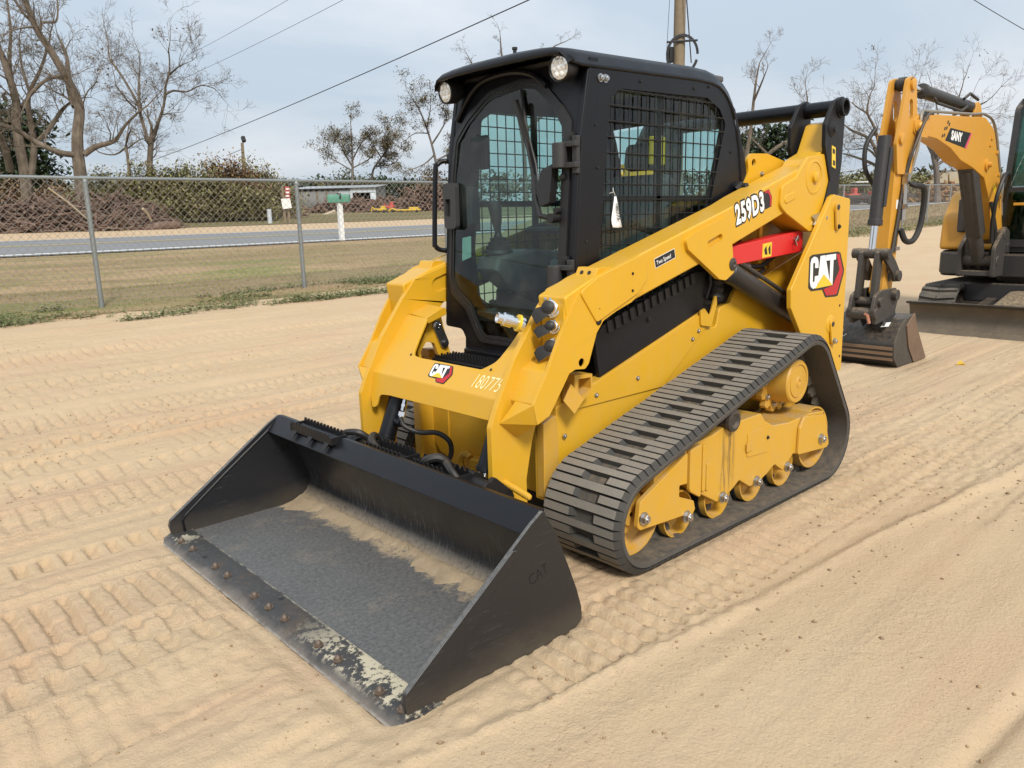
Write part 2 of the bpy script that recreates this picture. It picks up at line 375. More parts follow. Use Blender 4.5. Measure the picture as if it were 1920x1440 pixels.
def sheet(name, i0, i1, j0, j1, dz, m, kind='structure', ragged=False):
    X = GX[i0:i1, j0:j1]; Y = GY[i0:i1, j0:j1].copy(); Z = GH[i0:i1, j0:j1] + dz
    if ragged:
        for c, kk in ((-1, 1.0), (-2, .8), (-3, .5), (-4, .2)): Y[:, c] += kk * (.34 * fbm(X[:, c] * .7, X[:, c] * 0, 77, 4)); Z[:, c] = hxy(X[:, c], Y[:, c]) + dz * (.5 if c == -1 else 1)
    a, b = X.shape; co = np.stack([X, Y, Z], -1).reshape(-1, 3).astype(np.float32)
    idx = np.arange(a * b).reshape(a, b); q = np.stack([idx[:-1, :-1], idx[1:, :-1], idx[1:, 1:], idx[:-1, 1:]], -1).reshape(-1, 4)
    me = bpy.data.meshes.new(name); me.vertices.add(len(co)); me.vertices.foreach_set('co', co.ravel())
    me.loops.add(q.size); me.loops.foreach_set('vertex_index', q.ravel().astype(np.int32)); me.polygons.add(len(q))
    me.polygons.foreach_set('loop_start', np.arange(0, q.size, 4, dtype=np.int32)); me.update(calc_edges=True); me.shade_smooth()
    me.materials.append(m); o = bpy.data.objects.new(name, me); link(o); o['kind'] = kind; return o

def sand_mat():
    m, t, b = mat('dry_sand'); s = T(t); p = s.pos(); st = s.pos((.25, 1.6, 1))
    a = s.noise(p, .9, 5, .6); c = s.noise(st, 2.2, 5, .6); f = s.noise(p, 90, 3, .7); g = s.noise(p, 420, 2, .8)
    col = s.mix(s.ramp(a, .3, .7), (.515, .392, .252), (.495, .364, .228))
    col = s.mix(s.m('MULTIPLY', s.ramp(c, .5, .72), .55), col, (.53, .41, .27))
    col = s.mix(s.m('MULTIPLY', s.ramp(s.noise(s.pos((.35, 1.1, 1)), 1.3, 5, .65), .48, .66), .6), col, (.51, .345, .222))
    col = s.mix(s.m('MULTIPLY', s.ramp(f, .4, .8), .25), col, (.36, .25, .145))
    col = s.mix(s.m('MULTIPLY', s.ramp(g, .58, .8), .35), col, (.30, .2, .12))
    v = s.vor(p, 55); sp = s.m('MULTIPLY', s.m('LESS_THAN', v, .13), s.ramp(s.noise(p, 3, 4, .7), .5, .62)); col = s.mix(s.m('MULTIPLY', sp, .7), col, (.15, .1, .065))
    h = s.m('ADD', s.m('MULTIPLY', f, 1.0), s.m('MULTIPLY', g, .35)); h = s.m('ADD', h, s.m('MULTIPLY', s.m('MULTIPLY', s.noise(p, 30, 5, .7), s.ramp(s.noise(s.pos((.5, 1.5, 1)), 1.1, 4), .4, .62)), 2.6))
    setb(t, b, Base_Color=col, Roughness=.95, Specular_IOR_Level=.15, Normal=s.bump(h, .006, .9)); return m
def grass_mat(name, cs, sc=1.0):
    m, t, b = mat(name); s = T(t); p = s.pos(); st = s.pos((.16, 1.5, 1))
    col = s.mix(s.ramp(s.noise(st, .7 * sc, 5, .65), .42, .58), cs[0], cs[1]); col = s.mix(s.ramp(s.noise(st, 1.3 * sc, 6, .7), .5, .62), col, cs[2])
    col = s.mix(s.m('MULTIPLY', s.ramp(s.noise(p, 14 * sc, 4, .7), .4, .75), .6), col, cs[3])
    col = s.mix(s.m('MULTIPLY', s.ramp(s.noise(st, 1.0 * sc, 5, .7), .55, .68), .75), col, (.16, .11, .07)); setb(t, b, Base_Color=col, Roughness=.95, Specular_IOR_Level=.1, Normal=s.bump(s.noise(p, 30 * sc, 3, .7), .03)); return m
def road_mat():
    m, t, b = mat('asphalt'); s = T(t); p = s.pos()
    col = s.mix(s.noise(s.pos((.1, 1, 1)), 1.4, 4), (.155, .16, .165), (.2, .205, .21)); col = s.mix(s.m('MULTIPLY', s.noise(p, 40, 3), .4), col, (.24, .24, .24))
    setb(t, b, Base_Color=col, Roughness=.85, Normal=s.bump(s.noise(p, 120, 2), .004)); return m
SANDM = sand_mat()
VERGE = grass_mat('dry_grass', ((.25, .19, .10), (.36, .255, .15), (.17, .185, .06), (.44, .33, .205)))
FIELD = grass_mat('field_grass', ((.15, .125, .055), (.22, .17, .09), (.10, .105, .04), (.18, .14, .07)), .3)
sheet('ground', 0, len(gx), 0, len(gv), 0, SANDM)
ji = lambda v: int(np.argmin(np.abs(gv - v)))
sheet('grass_verge', 0, len(gx), ji(-13.0), ji(-7.25) + 1, .012, VERGE, ragged=True)
sheet('field', 0, len(gx), 0, ji(-26) + 1, .02, FIELD)
sheet('road', 0, len(gx), ji(-20), ji(-13) + 1, .03, road_mat())
def strip(name, v0, v1, dz, m):
    xs = [x for x in gx if -120 <= x <= 60]; vs = []; fs = []
    for x in xs:
        for v in (v0, v1):
            j = int(np.searchsorted(gv, v)) ; ga, gb = gv[j - 1], gv[j]; k = (v - ga) / (gb - ga); i = int(np.argmin(np.abs(gx - x)))
            vs.append((x, v + shear(np.array(v)) * x, GH[i, j - 1] * (1 - k) + GH[i, j] * k + dz))
    for i in range(len(xs) - 1): fs.append((2 * i, 2 * i + 1, 2 * i + 3, 2 * i + 2))
    g = G().add(vs, fs); return build(g, name, m, kind='structure')
LINEW = paint('road_line_white', (.7, .7, .66), .7, 0, var=.15); LINEY = paint('road_line_yellow', (.55, .45, .2), .7, 0, var=.2)
strip('road_edge_line', -13.32, -13.16, .036, LINEW); strip('road_edge_line', -19.75, -19.63, .036, LINEW)
strip('road_centre_line', -16.75, -16.62, .036, LINEY); strip('road_centre_line', -16.45, -16.32, .036, LINEY)

# pebbles and clods lying on the sand
def scatter(name, n, box, smin, smax, m, dens=None, kind='stuff', label=None, cat=None):
    X = rng.uniform(box[0], box[1], n); Y = rng.uniform(box[2], box[3], n)
    if dens is not None: k = rng.uniform(0, 1, n) < dens(X, Y); X, Y = X[k], Y[k]
    n = len(X); Z = hxy(X, Y); S = smin + (smax - smin) * rng.uniform(0, 1, n) ** 5
    base = np.array([(1, 0, 0), (-1, 0, 0), (0, 1, 0), (0, -1, 0), (0, 0, .8), (0, 0, -.6)], float)
    tri = np.array([(0, 2, 4), (2, 1, 4), (1, 3, 4), (3, 0, 4), (2, 0, 5), (1, 2, 5), (3, 1, 5), (0, 3, 5)])
    A = rng.uniform(0, 2 * PI, n); c, s_ = np.cos(A), np.sin(A); P = base[None] * rng.uniform(.6, 1.25, (n, 6, 3)); P = P * S[:, None, None]
    V = np.stack([P[..., 0] * c[:, None] - P[..., 1] * s_[:, None] + X[:, None], P[..., 0] * s_[:, None] + P[..., 1] * c[:, None] + Y[:, None], P[..., 2] + Z[:, None] + .2 * S[:, None]], -1).reshape(-1, 3)
    F = (tri[None] + 6 * np.arange(n)[:, None, None]).reshape(-1, 3)
    me = bpy.data.meshes.new(name); me.from_pydata(V.tolist(), [], F.tolist()); me.materials.append(m); me.shade_smooth(); o = bpy.data.objects.new(name, me); link(o); return props(o, label, cat, None, kind)
CLOD = paint('clod', (.33, .225, .13), .95, 0, var=.35, scale=6, spec=.1)
scatter('sand_clods', 30000, (-5, 3.2, -6, 2.6), .0015, .009, CLOD, lambda x, y: .05 + .95 * sst(fbm(x * .9, y * 2.2, 91, 3), -.02, .3))
scatter('pebbles', 1800, (-1.5, 2.6, .9, 2.5), .002, .012, paint('pebble', (.27, .19, .12), .9, 0, var=.4, scale=8, spec=.15), lambda x, y: .04 + .96 * sst(fbm(x * 1.2, y * 1.6, 95, 3), .05, .3))
# grass and weeds
def blades(name, n, x0, x1, v0, v1, h0, h1, wd, m, lean=.5, dens=None, leaf=False):
    X = rng.uniform(x0, x1, n); V_ = rng.uniform(v0, v1, n)
    if dens is not None: k = rng.uniform(0, 1, n) < dens(X, V_); X, V_ = X[k], V_[k]
    n = len(X); Y = V_ + shear(V_) * X; Z = hxy(X, Y); H = rng.uniform(h0, h1, n); A = rng.uniform(0, 2 * PI, n); W = wd * rng.uniform(.6, 1.3, n)
    dx, dy = np.cos(A), np.sin(A); lx, ly = rng.normal(0, lean, n) * H, rng.normal(0, lean, n) * H
    if leaf:
        z0 = Z + H * rng.uniform(.0, 1, n); tip = np.stack([X + lx, Y + ly, z0 + W * .3], 1)
        P = np.stack([np.stack([X + lx - dx * W, Y + ly - dy * W, z0], 1), np.stack([X + lx + dy * W * .5, Y + ly - dx * W * .5, z0 + W * .5], 1), np.stack([X + lx + dx * W, Y + ly + dy * W, z0 + W * rng.uniform(-.5, .5, n)], 1), np.stack([X + lx - dy * W * .5, Y + ly + dx * W * .5, z0 + W * .4], 1)], 1)
        F = np.arange(4 * n).reshape(n, 4)
    else:
        P = np.stack([np.stack([X - dx * W / 2, Y - dy * W / 2, Z], 1), np.stack([X + dx * W / 2, Y + dy * W / 2, Z], 1), np.stack([X + lx, Y + ly, Z + H], 1)], 1); F = np.arange(3 * n).reshape(n, 3)
    me = bpy.data.meshes.new(name); me.from_pydata(P.reshape(-1, 3).tolist(), [], F.tolist()); me.materials.append(m); o = bpy.data.objects.new(name, me); link(o); o['kind'] = 'stuff'; return o
def leafm(name, a, b, c, sc=3, tr=.15):
    m, t, bb = mat(name); s = T(t); p = s.pos(); col = s.mix(s.ramp(s.noise(p, sc, 3), .35, .65), a, b); col = s.mix(s.ramp(s.noise(p, sc * 9, 2), .5, .7), col, c)
    setb(t, bb, Base_Color=col, Roughness=.7, Specular_IOR_Level=.25); return m
STRAW = leafm('straw_blades', (.26, .195, .105), (.34, .25, .145), (.18, .19, .07), 1.2)
WEED = leafm('weed_leaves', (.13, .16, .06), (.19, .205, .09), (.30, .29, .17), 1.5)
blades('verge_grass', 70000, -14, 2.5, -12.9, -7.2, .015, .05, .012, STRAW, dens=lambda x, v: .3 + .7 * sst(fbm(x * .6, v * 1.4, 81, 3), -.25, .2))
blades('verge_grass', 30000, -55, -14, -12.9, -7.3, .04, .13, .03, STRAW)
wd_ = lambda x, v: sst(fbm(x * .8, v * 2.5, 83, 4), -.32 + .8 * np.clip(np.abs(v + 7.26) - .24, 0, 1), .12)
blades('roadside_weeds', 44000, -9, 2.4, -7.9, -6.75, .015, .10, .022, WEED, .6, wd_, True)
blades('roadside_weeds', 9000, -9, 2.2, -7.9, -6.8, .04, .14, .010, WEED, .5, wd_)
blades('roadside_weeds', 12000, -50, -12, -8.0, -6.9, .05, .3, .04, WEED, .5, lambda x, v: sst(fbm(x * .5, v * 2, 84, 4), -.25, .2), True)
# ------------------------------------------------------------------ compact track loader
LD = empty('track_loader', (0, 0, 0), 'yellow tracked loader with black cab and its black bucket lowered on the sand', 'track loader')
def hexbolt_mesh(name, r, h, m, washer=True, dome=False):
    g = G()
    if washer: g.lathe((0, 0, 0), (0, 0, 1), [(0, r * 1.35), (h * .25, r * 1.35)], 16)
    if dome: g.lathe((0, 0, h * .2), (0, 0, 1), [(0, r), (h * .3, r * .95), (h * .6, r * .7), (h * .8, r * .25)], 12)
    else: g.lathe((0, 0, h * .2), (0, 0, 1), [(0, r), (h * .65, r), (h * .8, r * .85)], 6); g.lathe((0, 0, h), (0, 0, 1), [(0, r * .5), (h * .2, r * .5)], 10)
    return mesh(g, name, m)
BOLT = hexbolt_mesh('bolt', .014, .018, STEEL); BOLTB = hexbolt_mesh('bolt', .010, .010, DARK); BOLTS = hexbolt_mesh('bolt', .008, .009, STEEL)
def bolt(parent, p, ax=(0, 1, 0), me=None, s=1): return inst(me or BOLT, 'bolt', parent, p, axrot(ax), (s, s, s))
def ybox(parent, name, x0, x1, y0, y1, z0, z1, m, bevel=.004, label=None):
    return build(G().box(((x0 + x1) / 2, (y0 + y1) / 2, (z0 + z1) / 2), (abs(x1 - x0), abs(y1 - y0), abs(z1 - z0))), name, m, parent, bevel, label=label)
# --- tracks
C1, C2, C3 = (.9, .222), (-.63, .234), (-.40, .575)
def track_loop():
    "centres and radii of the lug tips, going round; returns points, tangents, arc length"
    cs = [(C1, .222), (C3, .236), (C2, .250)]   # front idler, sprocket, rear idler (anticlockwise seen from +y: up-front to back)
    pts = []
    def tang(a, ra, b, rb):
        d = Vector(b) - Vector(a); L = d.length; th = math.atan2(d.y, d.x); be = math.acos((ra - rb) / L); return th, be
    n = len(cs); arcs = []
    for i in range(n):
        (a, ra), (b, rb) = cs[i], cs[(i + 1) % n]; th, be = tang(a, ra, b, rb); ang = th - be
        arcs.append(ang)
    # outline runs anticlockwise in (x, z): front idler bottom -> front -> top -> sprocket -> rear -> bottom
    out = []
    for i in range(n):
        (c, r) = cs[i]; a0 = arcs[i - 1]; a1 = arcs[i]
        while a1 < a0: a1 += 2 * PI
        k = max(6, int((a1 - a0) / .06))
        out += [(c[0] + r * math.cos(a0 + (a1 - a0) * j / k), c[1] + r * math.sin(a0 + (a1 - a0) * j / k)) for j in range(k + 1)]
    return out
LOOP = track_loop(); LP = [Vector(q) for q in LOOP]; LN = len(LP)
cum = [0]
for i in range(LN): cum.append(cum[-1] + (LP[(i + 1) % LN] - LP[i]).length)
LTOT = cum[-1]
def loop_at(s):
    s %= LTOT; i = int(np.searchsorted(cum, s, side='right')) - 1; i = min(i, LN - 1); k = (s - cum[i]) / max(cum[i + 1] - cum[i], 1e-9)
    p = LP[i].lerp(LP[(i + 1) % LN], k); d0 = (LP[(i + 1) % LN] - LP[i]).normalized(); return p, d0
def offs(d):
    o = []
    for i in range(LN):
        t = (LP[(i + 1) % LN] - LP[i - 1])
        t = t.normalized() if t.length > 1e-7 else (LP[(i + 2) % LN] - LP[i]).normalized()
        o.append((LP[i].x - t.y * d, LP[i].y + t.x * d))      # inward for an anticlockwise loop
    return o
def track_mat():
    m, t, b = mat('track_rubber'); s = T(t); p = s.pos(); f = s.noise(p, 30, 4, .65); q = s.noise(p, 5, 5, .6)
    col = s.mix(q, (.055, .052, .046), (.085, .08, .07)); up = s.ramp(s.up(), -.2, .9)
    col = s.mix(s.m('MULTIPLY', s.ramp(q, .3, .75), s.m('ADD', s.m('MULTIPLY', up, .35), .12)), col, (.30, .25, .18)); col = s.mix(s.m('MULTIPLY', s.ramp(f, .55, .8), .3), col, (.17, .15, .12))
    setb(t, b, Base_Color=col, Roughness=.8, Specular_IOR_Level=.3, Normal=s.bump(f, .003, .5)); return m
TRK = track_mat(); TRKB = paint('track_belt_rubber', (.062, .057, .05), .8, .3, var=.3, scale=3, bump=.002)
NP = int(round(LTOT / .084)); PITCH = LTOT / NP
def lug(y0, y1, ta, tb):
    "one rubber bar, base at z=0, top at z=.024, tapered ends"
    g = G(); hb, ht = .0182, .0162
    for y, zz, h in (): pass
    a = [(-hb, y0, -.004), (hb, y0, -.004), (hb, y1, -.004), (-hb, y1, -.004)]; c = [(-ht, y0 + ta, .022), (ht, y0 + ta, .022), (ht, y1 - tb, .022), (-ht, y1 - tb, .022)]
    return g.add(a + c, [(0, 1, 2, 3), (4, 5, 6, 7), (0, 1, 5, 4), (1, 2, 6, 5), (2, 3, 7, 6), (3, 0, 4, 7)])
TRKT = paint('dusty_tread_rubber', (.185, .172, .15), .85, .2, var=.22, scale=3, spec=.25, bump=.002)
TRKD = paint('dark_tread_rubber', (.045, .042, .037), .8, .0, var=.2)
def two_tone(me):
    me.materials.append(TRKT); me.polygons[1].material_index = 1; return me
LUG = [mesh(lug(-.196, .2, .008, .02), 'tread_bar', TRKD), mesh(lug(-.196, -.022, .008, .028), 'tread_bar', TRKD), mesh(lug(.05, .2, .03, .02), 'tread_bar', TRKD)]
LUGM = [mesh(lug(-.2, .196, .02, .008), 'tread_bar', TRKD), mesh(lug(.022, .196, .028, .008), 'tread_bar', TRKD), mesh(lug(-.2, -.05, .02, .03), 'tread_bar', TRKD)]
for me in LUG + LUGM: two_tone(me)
for sy in (1, -1):
    yc = .69 * sy; g = G(); nl = []
    oo = offs(.024); ii = offs(.052)
    w2 = .196
    rows = []
    for k in range(LN + 1):
        a, b = oo[k % LN], ii[k % LN]; e = .012
        am = (a[0] * .6 + b[0] * .4, a[1] * .6 + b[1] * .4)
        rows.append([(b[0], yc - w2, b[1]), (am[0], yc - w2 - .003, am[1]), (a[0], yc - w2 + e, a[1]), (a[0], yc + w2 - e, a[1]), (am[0], yc + w2 + .003, am[1]), (b[0], yc + w2, b[1])])
    g.loft(rows, closed=True)
    tr = build(g, 'track', TRKB, LD, sharp=28)
    # guide lugs inside
    gl = G()
    for k in range(NP):
        p, d = loop_at((k + .5) * PITCH); nrm = Vector((-d.y, d.x)); q = p + nrm * .052; r = Matrix(((d.x, 0, nrm.x), (0, 1, 0), (d.y, 0, nrm.y)))
        for yy in (-.045, .045):
            vs = [Vector((a, yy + b, 0)) for a, b in ((-.03, -.014), (.03, -.014), (.03, .014), (-.03, .014))] + [Vector((a, yy + b, .04)) for a, b in ((-.014, -.008), (.014, -.008), (.014, .008), (-.014, .008))]
            gl.add([r @ v + Vector((q.x, yc, q.y)) for v in vs], [(0, 1, 2, 3), (4, 5, 6, 7), (0, 1, 5, 4), (1, 2, 6, 5), (2, 3, 7, 6), (3, 0, 4, 7)])
    build(gl, 'guide_lugs', TRK, tr, kind='stuff')
    for k in range(NP):
        for half in (0, 1):
            p, d = loop_at((k + .5 * half) * PITCH + .01); nrm = Vector((d.y, -d.x)); q = p - nrm * .024
            if sy < 0 and not (p.x > .45): continue
            r = Matrix(((d.x, 0, nrm.x), (0, -1, 0), (d.y, 0, nrm.y)))
            for me in (([LUGM[0]] if half == 0 else LUGM[1:]) if sy > 0 else ([LUG[0]] if half == 0 else LUG[1:])):
                o = inst(me, 'tread_bar', tr, (q.x, yc, q.y)); o.rotation_mode = 'QUATERNION'; o.rotation_quaternion = r.to_quaternion()
                o.scale = (1 + random.uniform(-.06, .06), 1, 1 + random.uniform(-.08, .05))
# --- undercarriage
def wheel_g(r, w, dish=.45):
    "axis along y, outer face at +y"
    g = G(); h = w / 2
    g.lathe((0, 0, 0), (0, 1, 0), [(-h, r), (h, r), (h, r * .945), (-h * .1, r * .87), (-h * .35, r * dish * 1.25), (h * .2, r * dish), (h * .3, r * .3), (h * .6, r * .28), (h * .6, .01)], 36, cap=False)
    g.lathe((0, 0, 0), (0, 1, 0), [(-h, r), (-h, .02)], 36, cap=False); return g
def rubber_g(r, w, d): g = G(); g.lathe((0, 0, 0), (0, 1, 0), [(-w / 2, r - .01), (-w / 2, r + d), (w / 2 - .004, r + d), (w / 2 - .002, r - .002)], 36, cap=False); return g
ROLL = mesh(wheel_g(.104, .10), 'roller', YELG); IDL = mesh(wheel_g(.165, .10, .5), 'idler_wheel', YELD); ROLLT = mesh(rubber_g(.1045, .075, .003), 'roller_tyre', RUB)
for sy in (1, -1):
    for x, z in ((.603, .144), (.301, .144), (.006, .145), (-.291, .146)):
        for yy, sw in ((.752, 1), (.60, -1)):
            o = inst(ROLL, 'roller', LD, (x, sy * yy, z), (0, 0, 0 if sy * sw > 0 else PI))
            o2 = inst(ROLLT, 'roller_tyre', o, (0, 0, 0)); o2.location = (0, -.016, 0)
    for x, z in ((.9, .222), (-.61, .228)):
        for yy, sw in ((.752, 1), (.60, -1)): inst(IDL, 'idler_wheel', LD, (x, sy * yy, z), (0, 0, 0 if sy * sw > 0 else PI))
def sided(fn):
    for sy in (1, -1): fn(sy)
def mir(g, sy):
    if sy < 0: g.v = [(q[0], -q[1], q[2]) for q in g.v]; g.f = [f[::-1] for f in g.f]
    return g
def undercarriage(sy):
    def B(g, *a, **k): return build(mir(g, sy), *a, **k)
    fr = fil([(.60, .445, .01), (.39, .455, .02), (.28, .475), (-.02, .475), (-.06, .43), (-.14, .392, .08), (-.30, .375, .08), (-.52, .38), (-.665, .365, .01), (-.70, .185, .02), (-.65, .165), (-.38, .19), (-.355, .20), (-.26, .13), (-.17, .185), (-.10, .155), (0, .125), (.06, .13), (.155, .187), (.205, .16), (.29, .128), (.34, .13), (.545, .245, .02), (.60, .29, .01)], .018)
    f = B(G().ext(fr, YP, .60, .825), 'track_frame', YELG, LD, .006)
    # front idler fork, darker seam to the frame
    fk = fil([(.60, .43, .01), (.66, .40, .02), (.92, .295, .03), (.935, .19, .02), (.915, .175), (.62, .152, .02), (.56, .132, .02), (.535, .16, .01), (.548, .20), (.655, .245), (.655, .295, .005), (.60, .29, .005)], .012)
    B(G().ext(fk, YP, .82, .842), 'idler_fork', YELG, LD, .003)
    B(G().ext(fil([(.59, .43), (.80, .38), (.80, .28), (.59, .29)], .01), YP, .66, .82), 'fork_beam', YELD, LD, .006)
    B(G().ext(fil([(.585, .435, .02), (.50, .445, .01), (.50, .20, .01), (.585, .25, .03)], .02), YP, .826, .846), 'frame_flange', YELG, LD, .008)
    B(G().ext(fil([(.48, .43), (.455, .43), (.455, .22), (.48, .22)], .008), YP, .826, .838), 'frame_rib', YELG, LD, .003)
    B(G().ext(fil([(.445, .34), (.425, .34), (.425, .215), (.445, .215)], .008), YP, .826, .836), 'frame_rib', YELG, LD, .003)
    B(G().ext(fil([(.10, .40), (-.09, .41), (-.09, .27), (.10, .285)], .012), YP, .825, .829), 'access_plate', YELG, LD, .002)
    B(G().ext(fil([(.115, .355), (.065, .358), (.065, .315), (.115, .313)], .006), YP, .829, .836), 'plate_clamp', YELD, LD, .002)
    B(G().ext(fil([(-.38, .33, .02), (-.42, .385, .02), (-.655, .352, .005), (-.718, .175, .015), (-.69, .16), (-.375, .19, .015)], .015), YP, .826, .842), 'rear_plate', YELG, LD, .006)
    # grease stained tension cover
    B(G().lathe((.265, .80, .50), (0, 1, 0), [(-.06, .045), (.035, .045), (.04, .052), (.055, .05), (.06, .035), (.05, .02)], 20), 'tension_cover', IRON, LD)
    B(G().box((.265, .72, .475), (.17, .14, .05)), 'tension_bracket', YELD, LD, .01)
    if sy > 0:
        for x, z, y in ((.9, .222, .842), (.603, .144, .842), (.301, .144, .826), (.006, .145, .826), (-.291, .146, .826), (-.61, .228, .842)): bolt(LD, (x, y, z), s=1.45)
        bolt(LD, (-.08, .83, .345), me=BOLTB, s=.7)
    # final drive and sprocket
    B(G().lathe((-.415, .52, .56), (0, 1, 0), [(0, .13), (.16, .13), (.17, .118), (.272, .112), (.28, .105), (.281, .088), (.275, .086), (.275, .082), (.281, .08), (.284, .03), (.288, .026), (.288, .012), (.282, .01)], 36), 'final_drive', YELD, LD)
    sp = []; nt = 14
    for i in range(nt):
        a = 2 * PI * i / nt
        for da, r in ((-.17, .150), (-.08, .172), (.08, .172), (.17, .150)): sp.append((-.415 + r * math.cos(a + da), .56 + r * math.sin(a + da)))
    B(G().ext(sp, YP, .655, .69), 'sprocket', YELD, LD, .003)
    for i in range(10):
        a = 2 * PI * i / 10
        if sy > 0: bolt(LD, (-.415 + .132 * math.cos(a), .692, .56 + .132 * math.sin(a)), s=.8)
    B(G().box((.15, .5, .33), (1.0, .22, .12)), 'axle_beam', DARK, LD, .01)
sided(undercarriage)

# --- chassis
SIDE = fil([(.99, .63), (.885, .665, .01), (.70, .71), (-.05, .925), (-.10, .93, .01), (-.105, .86, .01), (-.19, .83, .02), (-.215, .93, .03), (-.32, .95, .02), (-.352, .995, .03), (-.40, 1.03, .04), (-.60, 1.05), (-1.15, 1.2), (-1.18, .45), (-.9, .32), (.9, .2), (1.065, .24), (1.068, .49), (1.06, .575), (.99, .575)], .01)
def chassis(sy):
    def B(g, *a, **k): return build(mir(g, sy), *a, **k)
    B(G().ext(SIDE, YP, .40, .455), 'chassis_side', YEL, LD, .006)
    B(G().ext(fil([(.882, .655, .01), (.70, .714), (-.06, .92), (-.09, .845), (.26, .598, .005), (.878, .602, .01)], .01), YP, .455, .463), 'side_cover', YEL, LD, .003)
    B(G().ext(fil([(.70, .70), (.735, .89), (.68, .94), (.0, 1.125), (-.10, 1.12), (-.10, .93), (-.05, .925)], .01), YP, .42, .444), 'engine_side_panel', BLKM, LD, .004)
    lo = G()
    for k in range(13):
        x = .64 - k * .052; z = .965 + (.64 - x) * .262 - .035
        lo.box((x, .447, z), (.03, .008, .055), Matrix.Rotation(math.radians(15), 3, 'Y'))
    B(lo, 'vent_louvre', DARK, LD, .002)
    B(G().ext(fil([(-.02, .935), (-.055, .945), (-.105, .90), (-.145, 1.0), (-.16, .995), (-.165, .955), (-.12, .845), (-.03, .86)], .012), YP, .463, .475), 'lift_stop', YEL, LD, .003)
    B(G().tube([(-.10, .45, .99), (-.12, .46, 1.06), (-.115, .46, 1.12)], .009, 8), 'gas_strut', DARK, LD)
    B(G().lathe((-.20, .44, .97), (0, 0, 1), [(0, .035), (.02, .042), (.04, .035), (.06, .042), (.08, .035), (.1, .042), (.13, .03)], 14), 'breather', RUB, LD)
    # box bracket and deflector plate ahead of the panel
    bx = fil([(.957, .772), (.848, .762), (.849, .692), (.93, .64), (.957, .66)], .003)
    B(G().ext([bx, fil([(.935, .752), (.858, .748), (.858, .70), (.935, .665)], .003)], YP, .46, .53), 'box_bracket', YELD, LD, .002)
    B(G().ext(fil([(.957, .76), (.848, .75), (.849, .70), (.94, .66)], .003), YP, .456, .47), 'bracket_back', YELD, LD)
    B(G().hull([(1.024, .53, .676), (.979, .53, .74), (.917, .545, .665), (.975, .545, .615), (1.02, .522, .676), (.975, .522, .74), (.913, .537, .665), (.971, .537, .615)]), 'deflector_plate', YELD, LD, .001)
    if sy > 0:
        for x, z in ((.748, .642), (.46, .672), (.03, .80), (-.02, .835), (.95, .50)): bolt(LD, (x, .464, z), me=BOLTS)
        bolt(LD, (.36, .445, .93), me=BOLTB); bolt(LD, (.25, .445, .80), me=BOLTB)
    # front face of the frame, dark recess beside the foot
    B(G().ext(fil([(.99, .60), (1.068, .575), (1.068, .25), (1.0, .22), (.97, .23)], .01), YP, .415, .458), 'frame_post', YELD, LD, .004)
sided(chassis)
tub = fil([(-.44, .70), (.44, .70), (.44, .30), (.40, .22), (-.28, .22), (-.34, .26), (-.44, .34)], .03)
build(G().ext(tub, XP, .93, .98), 'front_panel', YEL, LD, .006)
build(G().ext(fil([(-.445, .66), (-.28, .66), (-.28, .25), (-.36, .27), (-.445, .36)], .02), XP, .98, .99), 'front_flange', YEL, LD, .004)
build(G().ext(fil([(-.38, 0.1), (.38, .1), (.38, .60), (-.38, .60)], .02), XP, -1.1, .93), 'belly_pan', DARK, LD)
build(G().box((1.0, .0, .30), (.05, .30, .012)), 'cross_rib', YEL, LD, .003)
hk = [(1.03 + 0 * k, -.10 + .045 * math.cos(a), .27 + .05 * math.sin(a)) for k, a in enumerate(np.linspace(.9, 5.2, 14))]
build(G().tube(hk, .016, 8), 'tie_down_hook', YEL, LD)
build(G().ext(fil([(-.06, .31), (.22, .31), (.22, .235), (-.06, .25)], .008), XP, 1.03, 1.045), 'hook_plate', YEL, LD, .003)
for y, z in ((.0, .285), (.01, .255)): bolt(LD, (1.046, y, z), (1, 0, 0), BOLTS)

# --- lift arms: box beam, outer plate, raised stiffeners, foot
ARM = [(.93, 1.165, .02), (-.09, 1.441), (-.21, 1.482), (-.77, 1.643), (-.80, 1.672, .02), (-.93, 1.716, .03), (-1.01, 1.862, .02), (-1.085, 1.885, .03), (-1.115, 1.83, .03), (-1.03, 1.62), (-.935, 1.34, .02), (-.87, 1.292, .03), (-.80, 1.297, .02), (-.56, 1.396), (.05, 1.217), (.206, 1.176), (.794, 1.024), (.874, .994, .03), (.915, .949), (.963, .832), (.985, .813, .02), (1.042, .819), (1.077, .808), (1.147, .715), (1.189, .66), (1.245, .665), (1.262, .715), (1.195, .83, .02), (1.105, .865, .02), (1.07, .95), (1.082, 1.04), (1.092, 1.105, .015)]
OUTER = [(.93, 1.155), (.64, 1.234), (.61, 1.20), (.61, 1.10, .03), (.70, 1.05), (.794, 1.024), (.874, .994, .03), (.915, .949), (.963, .832), (.985, .813, .02), (1.042, .819), (1.077, .808), (1.147, .715), (1.19, .66, .02), (1.255, .637, .005), (1.275, .717, .01), (1.199, .829), (1.13, .955), (1.022, 1.115, .03)]
INNER = [(1.03, 1.125, .03), (.55, 1.262), (.55, 1.08), (.86, 1.0), (.93, .93), (1.0, .80), (1.08, .70), (1.126, .586), (1.15, .518), (1.184, .37), (1.18, .21, .03), (1.34, .21, .03), (1.365, .36), (1.366, .62, .04), (1.335, .69, .04), (1.235, .87), (1.105, 1.04)]
